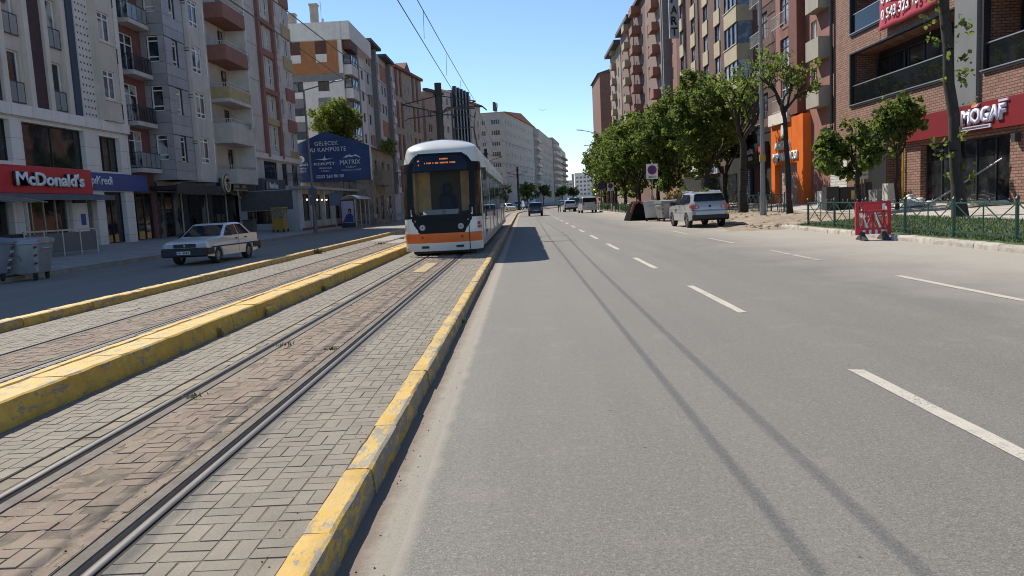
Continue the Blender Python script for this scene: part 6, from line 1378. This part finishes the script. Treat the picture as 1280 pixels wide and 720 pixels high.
# ================================================================ STREET FURNITURE
green = M('fence_green', (.018, .062, .042), .45, .15, 4); galv = M('galvanised', (.33, .335, .335), .5, .15, 3, .1, 20, metal=.4, streak=True)
def fence(label, pts, h=.9, curl=True, simple=False):
    o = thing('fence', label, 'fence', (pts[0][0], pts[0][1], pts[0][2])); P = [Vector(p)-Vector(pts[0]) for p in pts]
    for p in P:
        post = MB().tube((0, 0, -.05), (0, 0, h+.06), .042, n=8).build('post', green, o, None, p); m2 = MB(); m2.loft([[(r*math.cos(t*PI/4), r*math.sin(t*PI/4), z) for t in range(8)] for r, z in ((.05, h+.06), (.055, h+.09), (.03, h+.13), (.008, h+.15))]); m2.build('finial', green, post)
    for a, c in zip(P[:-1], P[1:]):
        d = (c-a); L = d.length; u = d/L; at_ = lambda f, z: a+d*f+Vector((0, 0, z))
        mb = MB(); mb.bar(at_(.02, h-.02), at_(.98, h-.02), .035, .035); mb.bar(at_(.02, .14), at_(.98, .14), .035, .035); pan = mb.build('rails', green, o)
        mb = MB(); mb.bar(at_(.5, .15), at_(.5, h-.03), .025, .025)
        for f0, f1 in ((.025, .5), (.5, .975)): mb.bar(at_(f0, .16), at_(f1, h-.04), .02, .022); mb.bar(at_(f0, h-.04), at_(f1, .16), .02, .018)
        if not simple: mb.build('braces', green, pan)
        else:
            for k in range(9): mb.bar(at_(.05+k*.1, .15), at_(.05+k*.1, h-.03), .018, .018)
            mb.build('braces', green, pan)
        if curl:
            cu = MB()
            for k in range(6):
                if R.random() < .75:
                    c0 = at_(.12+k*.15, h+.035)
                    for q in range(7): a0, a1 = q*PI*.27, (q+1)*PI*.27; cu.tube(c0+u*.045*math.cos(a0)+Vector((0, 0, .045*math.sin(a0))), c0+u*.045*math.cos(a1)+Vector((0, 0, .045*math.sin(a1))), .008, n=4)
            if cu.f: cu.build('scrolls', green, pan)
fence('low dark green metal fence with crossed braces around the lawn', [(11.05, 15.1+k*2.58, zr(11)) for k in range(7)])
fence('low green fence under the row of trees', [(9.25, 56+k*2.6, .15) for k in range(22)], .8, False)
fence('dark iron fence panels behind the thick pollarded tree', [(14.6, 44+k*2.4, zr(14.6)) for k in range(6)], 1.0, False)
def barrier(loc, rz):
    o = thing('plastic_barrier', 'red and white plastic work barrier on dark feet beside the lawn fence', 'barrier', loc, rz)
    red = M('barrier_red', (.48, .012, .03), .45, .2, 4); wh = M('barrier_white', (.68, .66, .63), .5, .1); w_ = .44
    mb = MB()
    for sg in (-1, 1): mb.box(sg*w_-.05, sg*w_+.05, -.04, .04, .16, 1.12); mb.box(sg*(w_-.16)-.02, sg*(w_-.16)+.02, -.03, .03, .3, .95)
    mb.box(-w_+.05, w_-.05, -.035, .035, .98, 1.12); mb.box(-w_+.05, w_-.05, -.03, .03, .80, .86); mb.box(-w_+.05, w_-.05, -.03, .03, .30, .36); mb.build('frame', red, o)
    MB().box(-.28, .24, -.045, -.036, .87, 1.05).build('red_plate', M('plate_red', (.6, .015, .02), .3), o); MB().box(.24, .33, -.045, -.036, .87, 1.05).build('reflector', wh, o)
    for k in range(5):
        x = -.33+k*.15; mb = MB(); mb.bar((x, 0, .36), (x+.2*(1 if k < 2 else -1 if k > 2 else .3), 0, .80), .05, .05); mb.build('slat', red, o)
    for k in range(4): x = -.32+k*.18; mb = MB(); mb.bar((x+.16, -.02, .36), (x, -.02, .80), .035, .04); mb.build('slat', red if k % 2 else wh, o)
    mb = MB()
    for k in range(4): mb.box(-.29+k*.17, -.22+k*.17, -.032, .032, .17, .295)
    mb.build('white_bar', wh, o); mb = MB()
    for k in range(4): mb.box(-.375+k*.17, -.295+k*.17, -.03, .03, .17, .295)
    mb.build('red_bar', red, o)
    for sg in (-1, 1): MB().prism([(-.42, 0), (.42, 0), (.42, .03), (.1, .16), (.05, .24), (-.05, .24), (-.1, .16), (-.42, .03)], sg*.30-.06, sg*.30+.06, axis='x').build('foot', M('foot_rubber', (.045, .042, .04), .8), o)
barrier((10.15, 22.9, .0), -.12)
def dumpster(label, loc, rz, mat, tilt=0., lidm=None, mark=True):
    o = thing('dumpster', label, 'waste container', loc, rz); o.rotation_euler = (0, tilt, rz)
    mb = MB(); P = [(-.62, .28), (.62, .28), (.70, 1.12), (-.70, 1.12)]
    rings = []
    for sx, sy, z in ((.55, .40, .22), (.58, .43, .26), (.68, .54, 1.08), (.71, .57, 1.10), (.71, .57, 1.15)): rings.append([(sx*a, sy*c, z) for a, c in ((-1, -.85), (-.9, -1), (.9, -1), (1, -.85), (1, .85), (.9, 1), (-.9, 1), (-1, .85))])
    mb.loft(rings); mb.build('tub', mat, o, 30)
    mb = MB(); mb.prism([(-.58, 1.151), (.58, 1.151), (.5, 1.24), (.0, 1.29), (-.5, 1.24)], -.70, .70, axis='x'); mb.build('lid', lidm or mat, o)
    for k in range(4): x = -.48+k*.32; mb = MB(); mb.prism([(x-.02, .32), (x+.02, .32), (x+.02, 1.0), (x-.02, 1.0)], -.56, -.45); mb.build('rib', mat, o) if not mark else None
    if mark:
        for sg in (-1, 1):
            for k in range(6): z = .35+k*.12; y = -.45-.1*(z-.26)/.82; m2 = MB(); m2.poly([(sg*.56+(z-.3)*sg*.09-.05, y-.012, z), (sg*.56+(z-.3)*sg*.09+.05, y-.012, z+.03), (sg*.56+(z-.3)*sg*.09+.05, y-.020, z+.09), (sg*.56+(z-.3)*sg*.09-.05, y-.020, z+.06)]); m2.build('hazard_stripe', M('stripe_red', (.14, .02, .025)) if k % 2 else M('stripe_grey', (.32, .32, .32)), o)
        mb = MB()
        for k in range(12): a0, a1 = k*PI/11*1.0, (k+1)*PI/11; mb.bar((.17*math.cos(a0), -.525, .58+.22*math.sin(a0)), (.17*math.cos(a1), -.525, .58+.22*math.sin(a1)), .018, .02)
        mb.box(-.03, .03, -.53, -.515, .56, .66); mb.build('emblem', M('emblem_grey', (.16, .16, .17)), o)
    for sx in (-1, 1):
        for sy in (-1, 1): mb = MB(); mb.disc((sy*.36, .1), .1, sx*.46-.03, sx*.46+.03, 12, axis='x'); mb.box(sx*.46-.05, sx*.46+.05, sy*.36-.05, sy*.36+.05, .1, .25); mb.build('wheel', tyre_m, o)
    for sx in (-1, 1): mb = MB(); mb.tube((sx*.70, -.3, .95), (sx*.70, .3, .95), .025, n=6); mb.build('handle', mat, o)
dumpster('grey metal waste container with recycling emblem at the shaded kerb', (-15.2, 23.2, .0), .12, galv)
dumpster('tilted blue grey waste container half on the pavement', (-15.95, 22.3, .12), .9, M('bin_bluegrey', (.17, .185, .22), .6, .15, 3, streak=True), .13)
dumpster('galvanised waste container with striped edges behind the silver car', (8.75, 47.6, .0), .25, galv)
dumpster('pale container standing end-on beside the black tarpaulin', (8.1, 49.6, 0), 1.4, M('bin_pale', (.5, .49, .47), .6, .1))
# dark tarpaulin-covered rubble skip with red edge
mb = MB(); n = 9
prof = [(-1.15, 0), (-.95, .55), (-.72, 1.22), (-.45, 1.30), (-.1, 1.1), (.4, 1.0), (1.2, .98), (1.35, .9), (1.35, 0)]
mb.loft([[(x*(1-.04*abs(k-2)), -.9+k*.45, z*(1-.06*abs(k-2))+R.uniform(-.03, .03)*(z > 0)) for x, z in prof] for k in range(5)])
o = thing('covered_skip', 'black tarpaulin covered heap with a red edge beside the containers', 'covered heap', (7.9, 52.6, 0), .1); mb.build('tarpaulin', M('tarpaulin_black', (.01, .01, .011), .95, .3, 4), o, 35); MATS['tarpaulin_black'].node_tree.nodes['Principled BSDF'].inputs['Specular IOR Level'].default_value = .05
mb = MB(); mb.path([(-1.0, -.95, .55), (-.76, -.95, 1.2), (-.45, -.95, 1.28), (-.05, -.95, 1.1), (.4, -.93, .98)], .05); mb.build('red_edge', M('edge_red', (.45, .08, .06), .6), o)
def lamp(label, x, y, z, h, arm, rz, mat, lean=0., name='street_lamp', r=.11):
    o = thing(name, label, 'street lamp', (x, y, z), rz); MB().tube((0, 0, 0), (lean, 0, h), r, r*.55, 10).build('pole', mat, o); MB().tube((0, 0, 0), (0, 0, 1.1), r*1.35, r*1.3, 10).build('base', mat, o)
    if arm: mb = MB(); mb.tube((lean, 0, h-.05), (lean+arm, 0, h+.45), .045, n=6); mb.build('arm', mat, o); hd = MB(); hd.loft([[(lean+arm-.1+q*.75, s_*c, h+.44+.07*q+dz*.09) for c, dz in ((-.12, -.3), (.12, -.3), (.12, .4), (.05, .9), (-.05, .9), (-.12, .4))] for q, s_ in ((0, .5), (.4, 1), (1, .6))]); hd.build('lamp_head', galv, o)
    return o
o = lamp('tall grey street lamp on the shaded pavement before the low restaurant', -15.4, 57, .12, 10.3, 2.2, .0, M('pole_grey', (.16, .165, .17), .5, .1, metal=.3), -.1)
mb = MB(); mb.disc((0, 0), .32, -.03, .03, 18, axis='x'); rs = mb.build('round_sign', M('sign_back', (.09, .10, .115), .5), o, None, (0.05, -.18, 3.0), (0, 0, PI/2)); mb = MB(); mb.box(-.22, .22, -.2, -.16, 2.0, 2.6); mb.build('sign_plate', M('sign_back', (.09, .1, .115)), o)
o = lamp('grey street lamp post between the pollarded trees on the bare dirt', 12.63, 41.5, .2, 12.5, 0, 0, M('pole_pale', (.26, .265, .27), .5, .1, metal=.3), r=.13)
for z in (.5, 2.9): MB().tube((0, 0, z), (0, 0, z+.35), .16, n=10).build('yellow_band', M('band_yellow', (.4, .28, .05), .6), o)
lamp('street lamp reaching out of the tree tops', 10.0, 101, .15, 9.7, 2.2, PI, galv); lamp('distant street lamp beyond the row of trees', 13, 128, .15, 9.5, 2.2, PI, galv)
lamp('pale twin-arm lamp in front of the tan block', -15.6, 108, .15, 9.6, 2.6, .1, galv); lamp('pale street lamp farther on before the black finned block', -14.0, 134, .15, 9.6, 2.4, .1, galv)
def nopark(label, x, y, h, s):
    o = thing('road_sign', label, 'sign', (x, y, zr(x)), .05); MB().tube((0, 0, 0), (0, 0, h), .035, n=8).build('post', galv, o); w_ = .42*s; MB().box(-w_, w_, -.06, -.036, h-1.1*s, h).build('plate', let_w, o)
    MB().disc((0, h-.45*s), .34*s, -.07, -.0605, 22).build('red_ring', M('sign_ring_red', (.45, .02, .03)), o); MB().disc((0, h-.45*s), .25*s, -.08, -.0705, 22).build('blue_disc', M('sign_disc_blue', (.03, .07, .32)), o)
    mb = MB(); mb.bar((-.2*s, -.084, h-.65*s), (.2*s, -.084, h-.25*s), .07*s, .01); mb.bar((-.2*s, -.084, h-.25*s), (.2*s, -.084, h-.65*s), .07*s, .01); mb.build('cross', M('sign_ring_red'), o)
    mb = MB(); mb.box(-.3*s, .3*s, -.066, -.0605, h-1.0*s, h-.96*s); mb.box(-.25*s, .25*s, -.066, -.0605, h-.92*s, h-.88*s); mb.build('small_print', let_blk, o)
nopark('no stopping sign on a white plate between container and trees', 9.45, 57.5, 3.75, 1.0); nopark('smaller no stopping sign farther along under the trees', 9.1, 82, 3.0, .8)
o = thing('road_sign', 'round dark blue sign beside the parked minivan', 'sign', (9.4, 95, .15)); MB().tube((0, 0, 0), (0, 0, 3.0), .04, n=6).build('post', dark, o); MB().disc((0, 2.9), .42, -.07, -.04, 18).build('disc', M('sign_purple', (.06, .03, .12)), o)
# left pavement things
o = thing('railing', 'grey panelled terrace railing before the fast food restaurant', 'railing', (-19.0, 29.2, zl(-19)), math.atan2(4.0, .5)); Lr = 4.1
for k in range(5): MB().tube((Lr*k/4, 0, 0), (Lr*k/4, 0, 1.05), .03, n=8).build('post', alu, o)
MB().box(-.05, Lr+.05, -.035, .035, 1.02, 1.08).build('top_rail', alu, o)
for k in range(4): MB().box(Lr*k/4+.06, Lr*(k+1)/4-.06, -.012, .012, .16, .95).build('panel', M('panel_mesh_grey', (.13, .13, .128), .6, .1), o)
o = thing('kiosk', 'small kiosk with a striped yellowish awning on the shaded pavement', 'kiosk', (-19.0, 27.6, zl(-19.0)), PI/2)
for (x, y) in ((0, 0), (1.9, 0), (0, 1.5), (1.9, 1.5)): MB().box(x-.05, x+.05, y-.05, y+.05, 0, 2.35).build('post', alu, o)
MB().box(.1, 1.8, .1, 1.4, 0, 1.0).build('counter', M('kiosk_dark', (.03, .03, .032)), o); MB().box(.05, 1.85, 1.44, 1.5, 0, 2.3).build('back', M('kiosk_dark', (.03, .03, .032)), o)
for k in range(6): mb = MB(); mb.prism([(-.75, 2.15), (1.6, 2.6), (1.6, 2.64), (-.75, 2.19)], -.2+k*.38, .18+k*.38, axis='x'); mb.build('awning_strip', M('awning_tan', (.26, .20, .10), .8) if k % 2 else M('awning_slate', (.09, .10, .11), .8), o)
o = thing('yellow_cart', 'yellow glazed vendor cart beside the low restaurant', 'cart', (-17.9, 56.2, zl(-17.9)), PI/2); yc = M('cart_yellow', (.36, .21, .02), .5, .15)
MB().box(0, 1.1, -.4, .4, .18, 1.0).build('body', yc, o); MB().box(-.05, 1.15, -.45, .45, 1.72, 1.82).build('roof', yc, o); MB().box(.05, 1.05, -.36, .36, 1.001, 1.70).build('glass_case', clear_glass('case_glass', (.35, .35, .3), .4), o)
for (x, y) in ((.03, -.38), (1.07, -.38), (.03, .38), (1.07, .38)): MB().box(x-.03, x+.03, y-.03, y+.03, 1.0, 1.72).build('corner_post', yc, o); MB().disc((x, .12), .12, y-.03, y+.03, 12).build('wheel', tyre_m, o)
o = thing('litter_bin', 'dark square litter bin behind the white sedan', 'bin', (-16.9, 47.6, zl(-16.9)), PI/2); MB().box(-.35, .35, -.3, .3, .05, 1.05).build('body', M('bin_olive', (.06, .065, .05), .7), o); MB().box(-.4, .4, -.35, .35, 1.05, 1.14).build('lid', dark, o)
o = thing('poster_stand', 'freestanding lit poster case showing a dark haired figure in a blue jacket', 'poster', (-15.15, 64.2, .15)); MB().box(0, 1.15, 0, .16, .05, 2.35).build('case', M('case_navy', (.02, .024, .04), .5), o); MB().box(.07, 1.08, -.012, -.001, .45, 2.25).build('poster', M('poster_lilac', (.42, .40, .50), .6, .1), o)
mb = MB(); mb.prism([(.3, .5), (1.0, .5), (1.02, .95), (.86, 1.18), (.72, 1.22), (.58, 1.18)], -.018, -.013); mb.build('printed_jacket', M('print_blue', (.03, .06, .22)), o); mb = MB(); mb.prism([(.08, .48), (.35, .48), (.62, 1.15), (.5, 1.2)], -.017, -.0125); mb.build('printed_sweep', M('print_magenta', (.32, .03, .14)), o)
mb = MB(); mb.prism([(.73+.15*math.cos(t*PI/7), 1.42+.2*math.sin(t*PI/7)) for t in range(14)], -.0225, -.0185); mb.build('printed_hair', M('print_hair', (.03, .018, .014)), o); mb = MB(); mb.prism([(.71+.09*math.cos(t*PI/6), 1.37+.12*math.sin(t*PI/6)) for t in range(12)], -.026, -.023); mb.build('printed_face', M('print_skin', (.36, .2, .15)), o)
o = thing('bus_shelter', 'glazed bus shelter with a curved pale roof before the old house', 'bus shelter', (-15.3, 71.0, .15), PI/2); gl2 = clear_glass('shelter_glass', (.4, .45, .47), .3)
for x in (0, 2.2, 4.4, 6.2):
    for y in (.1, 1.3): MB().box(x-.04, x+.04, y-.04, y+.04, 0, 2.5).build('post', M('shelter_white', (.5, .5, .49), .5), o)
rings = [[(x, -.25+1.7*t/8, 2.5+.35*math.sin(PI*t/8)+d) for t in range(9)] for x in (-.2, 6.4) for d in (0, )]; mb = MB(); mb.loft(rings, closed=False); rf = mb.build('roof', M('shelter_roof', (.5, .5, .48), .5), o, 60); rf.modifiers.new('t', 'SOLIDIFY').thickness = .06
for k, x in enumerate((.05, 2.25, 4.45)): MB().box(x, x+2.0-.3*(k == 2), 1.29, 1.31, .3, 2.3).build('pane', gl2, o)
MB().box(-.02, .02, .15, 1.25, .3, 2.3).build('side_pane', gl2, o); MB().box(.5, 5.8, .85, 1.2, .42, .48).build('bench', M('bench_grey', (.3, .3, .3)), o)
o = thing('road_sign', 'blue grey rectangular sign seen beside the poster case', 'sign', (-14.9, 61.3, .15)); MB().tube((0, 0, 0), (0, 0, 2.9), .035, n=6).build('post', galv, o); MB().box(-.42, .42, -.06, -.036, 1.9, 2.9).build('plate', M('sign_slate', (.13, .15, .20), .5), o)
# things by the cafe building
o = thing('striped_bin', 'red and white striped bag bin before the white shutter', 'bin', (17.2, 44.0, .44)); 
for k in range(4): MB().box(-.7+k*.36, -.34+k*.36, -.3, .3, 0, .95).build('panel', M('bag_red', (.4, .02, .03), .7) if k % 2 else let_w, o)
o = thing('roller_shutter', 'white slatted shutter leaning low between orange shop and trees', 'shutter', (18.6, 47.6, .5), -PI/2)
for k in range(16): MB().box(0, 2.4, -.05-.01*(k % 2), 0, k*.17, k*.17+.155).build('slat', M('slat_white', (.55, .53, .5), .6), o)
o = thing('junction_box', 'pale electrical cabinet with hanging cables beside the small trees', 'cabinet', (16.6, 38.8, .4)); MB().box(-.28, .28, -.2, .2, 1.5, 2.5).build('cabinet', M('cabinet_grey', (.45, .46, .46), .5), o)
for k in range(4): mb = MB(); mb.path([(-.2+k*.13, 0, 1.5), (-.25+k*.16, .05, .9), (-.22+k*.2+R.uniform(-.1, .1), .02, 0)], .03); mb.build('cable', dark, o)
o = thing('dark_cabinet', 'black utility cabinets with a yellow label before the brick wall', 'cabinet', (16.4, 40.6, .4)); MB().box(-.9, -.25, -.3, .3, 0, 1.2).build('cabinet', dark, o); MB().box(-.2, .75, -.3, .3, 0, 1.15).build('cabinet', blk, o); MB().box(.35, .65, -.31, -.301, .5, .95).build('label', M('label_yellow', (.5, .38, .12)), o)
o = thing('concrete_block', 'grey block and box left at the building wall', 'block', (18.9, 42.0, .52), -PI/2); MB().box(-.5, .5, -.3, .3, 0, .8).build('block', M('block_grey', (.22, .21, .2), .9), o); MB().box(.9, 1.5, -.2, .3, 0, 1.1).build('box', M('box_pale', (.5, .48, .43), .8), o)
def heap(label, x, y, z, r, h, mat, n=26):
    o = thing('rubble_sacks', label, 'sacks', (x, y, z))
    for k in range(n):
        mb = MB(); a = R.random()*6.3; d = R.random()**.6*r; s_ = R.uniform(.16, .30); zc = max(s_*.4, h*(1-d/r)*R.uniform(.4, 1)); m_ = 7
        mb.loft([[(math.cos(a)*d+s_*q*math.cos(2*PI*i/m_)*R.uniform(.75, 1.2), math.sin(a)*d*1.3+s_*q*math.sin(2*PI*i/m_)*R.uniform(.75, 1.2), zc+zz*s_*.6) for i in range(m_)] for q, zz in ((.5, -.8), (1, -.3), (.95, .3), (.45, .8))]); mb.build('sack', mat, o, 60)
heap('heap of white plastic rubble sacks in front of the brick pier', 18.1, 37.0, .48, .85, .75, M('sack_white', (.66, .64, .61), .6, .15, 5))
heap('low row of cream and yellow rubble at the cafe window', 18.4, 32.5, .47, 1.2, .35, M('sack_cream', (.55, .48, .34), .8, .25, 5), 22)
mb = MB(); mb.tube((17.9, 35.2, .5), (19.3, 31.9, 2.4), .035, n=6); tag(mb.build('leaning_pole', alu), 'thin pole leaning across the cafe window', 'pole')
for k, (y, hh) in enumerate(((60, 0), (62.3, 1))):
    o = thing('bicycle', ['bicycle parked before the maroon shop door', 'bicycle parked beside the dark iron fence'][k], 'bicycle', (14.2-k*.3, 42.6 if k else 46.3, .30), 1.45)
    for x in (-.5, .5):
        mb = MB()
        for q in range(18): a0, a1 = 2*PI*q/18, 2*PI*(q+1)/18; mb.tube((x+.33*math.cos(a0), 0, .34+.33*math.sin(a0)), (x+.33*math.cos(a1), 0, .34+.33*math.sin(a1)), .02, n=5)
        w_ = mb.build('wheel', tyre_m, o); mb = MB()
        for q in range(8): a0 = PI*q/4; mb.tube((x, 0, .34), (x+.32*math.cos(a0), 0, .34+.32*math.sin(a0)), .004, n=4)
        mb.build('spokes', alu, w_)
    mb = MB(); mb.path([(-.5, 0, .34), (-.12, 0, .36), (.36, 0, .82), (-.2, 0, .80), (-.12, 0, .36)], .018); mb.path([(-.5, 0, .34), (-.2, 0, .80), (-.22, 0, .92)], .016); mb.path([(.5, 0, .34), (.36, 0, .82), (.33, 0, 1.0)], .018); mb.build('frame', M('bike_dark', (.03, .03, .035), .4), o)
    mb = MB(); mb.box(-.34, -.1, -.06, .06, .92, .97); mb.build('saddle', trim_m, o); mb = MB(); mb.tube((.33, -.28, 1.02), (.33, .28, 1.02), .014, n=6); mb.build('handlebar', trim_m, o)
# ================================================================ PEOPLE
def clothes(name, bands):
    m, t, b = newmat(name); oc = N(t, 'ShaderNodeTexCoord').outputs['Object']; sp = N(t, 'ShaderNodeSeparateXYZ'); t.links.new(oc, sp.inputs[0]); c = None
    for z, col in bands:
        if c is None: c = mixc(t, col, col, 0.)
        else: c = mixc(t, c, col, math_(t, 'GREATER_THAN', sp.outputs[2], z))
    t.links.new(c, b.inputs['Base Color']); b.inputs['Roughness'].default_value = .8; return m
def person(label, loc, rz, bands, stride=.16, h=1.72):
    o = thing('person', label, 'person', loc, rz); s_ = h/1.75
    V = [(0, 0, .95), (0, 0, 1.15), (0, .0, 1.36), (0, .01, 1.46), (0, .02, 1.54), (0, .05, 1.66), (0, .03, 1.74), (-.10, 0, .90), (-.11, stride*.5, .50), (-.11, stride, .08), (-.11, stride+.14, .035), (.10, 0, .90), (.11, -stride*.2, .50), (.11, -stride, .10), (.11, -stride+.13, .035), (-.19, 0, 1.40), (-.25, -.06, 1.13), (-.25, .06, .88), (-.25, .10, .79), (.19, 0, 1.40), (.25, .02, 1.13), (.25, .16, .90), (.25, .20, .81)]
    E_ = [(0, 1), (1, 2), (2, 3), (3, 4), (4, 5), (5, 6), (0, 7), (7, 8), (8, 9), (9, 10), (0, 11), (11, 12), (12, 13), (13, 14), (2, 15), (15, 16), (16, 17), (17, 18), (2, 19), (19, 20), (20, 21), (21, 22)]
    rad = [(.15, .11), (.135, .10), (.165, .11), (.07, .06), (.055, .055), (.078, .095), (.07, .085), (.09, .09), (.06, .065), (.045, .05), (.035, .03), (.09, .09), (.06, .065), (.045, .05), (.035, .03), (.06, .06), (.045, .045), (.035, .035), (.03, .022), (.06, .06), (.045, .045), (.035, .035), (.03, .022)]
    me = bpy.data.meshes.new('body'); me.from_pydata([tuple(c*s_ for c in v) for v in V], E_, []); me.materials.append(clothes('clothes_'+label[:12], bands)); bo = link('body', me, o)
    sk = bo.modifiers.new('skin', 'SKIN'); sv = me.skin_vertices[0].data
    for i, r in enumerate(rad): sv[i].radius = (r[0]*s_, r[1]*s_)
    sv[0].use_root = True; ss = bo.modifiers.new('sub', 'SUBSURF'); ss.levels = ss.render_levels = 2; sk.use_smooth_shade = True
    hm = MB(); n = 10; hm.loft([[(q*.085*math.cos(2*PI*i/n), .025+q*.10*math.sin(2*PI*i/n), zz) for i in range(n)] for q, zz in ((.95, 1.66*s_), (1.08, 1.72*s_), (.9, 1.77*s_), (.4, 1.80*s_))]); hm.build('hair', M('hair_dark', (.02, .014, .01), .7), o, 60)
skin = (.35, .2, .14)
person('person in dark trousers and grey top standing beside the parked white car', (4.55, 101.5, .0), .3, [(0, (.02, .02, .025)), (.95, (.22, .21, .2)), (1.48, skin)])
person('person in pale clothes walking on the shaded pavement past the bus shelter', (-14.65, 85.5, .15), PI, [(0, (.3, .3, .31)), (.95, (.42, .42, .44)), (1.48, skin)], .22)
person('person in dark clothes walking behind the pale one near the shops', (-15.3, 89, .15), PI, [(0, (.02, .02, .02)), (.95, (.03, .03, .035)), (1.48, skin)], .2)
# a bird high over the street
mb = MB(); mb.poly([(0, .25, 0), (-.05, 0, .02), (0, -.3, 0), (.05, 0, .02)]); mb.poly([(0, .1, .02), (-.55, .05, .22), (-.5, -.12, .2), (0, -.08, .02)]); mb.poly([(0, .1, .02), (.55, .0, .16), (.5, -.15, .15), (0, -.08, .02)])
o = mb.build('bird', dark, None, None, (2.6, 90, 11.8)); tag(o, 'small dark bird gliding in the sky over the road', 'bird')
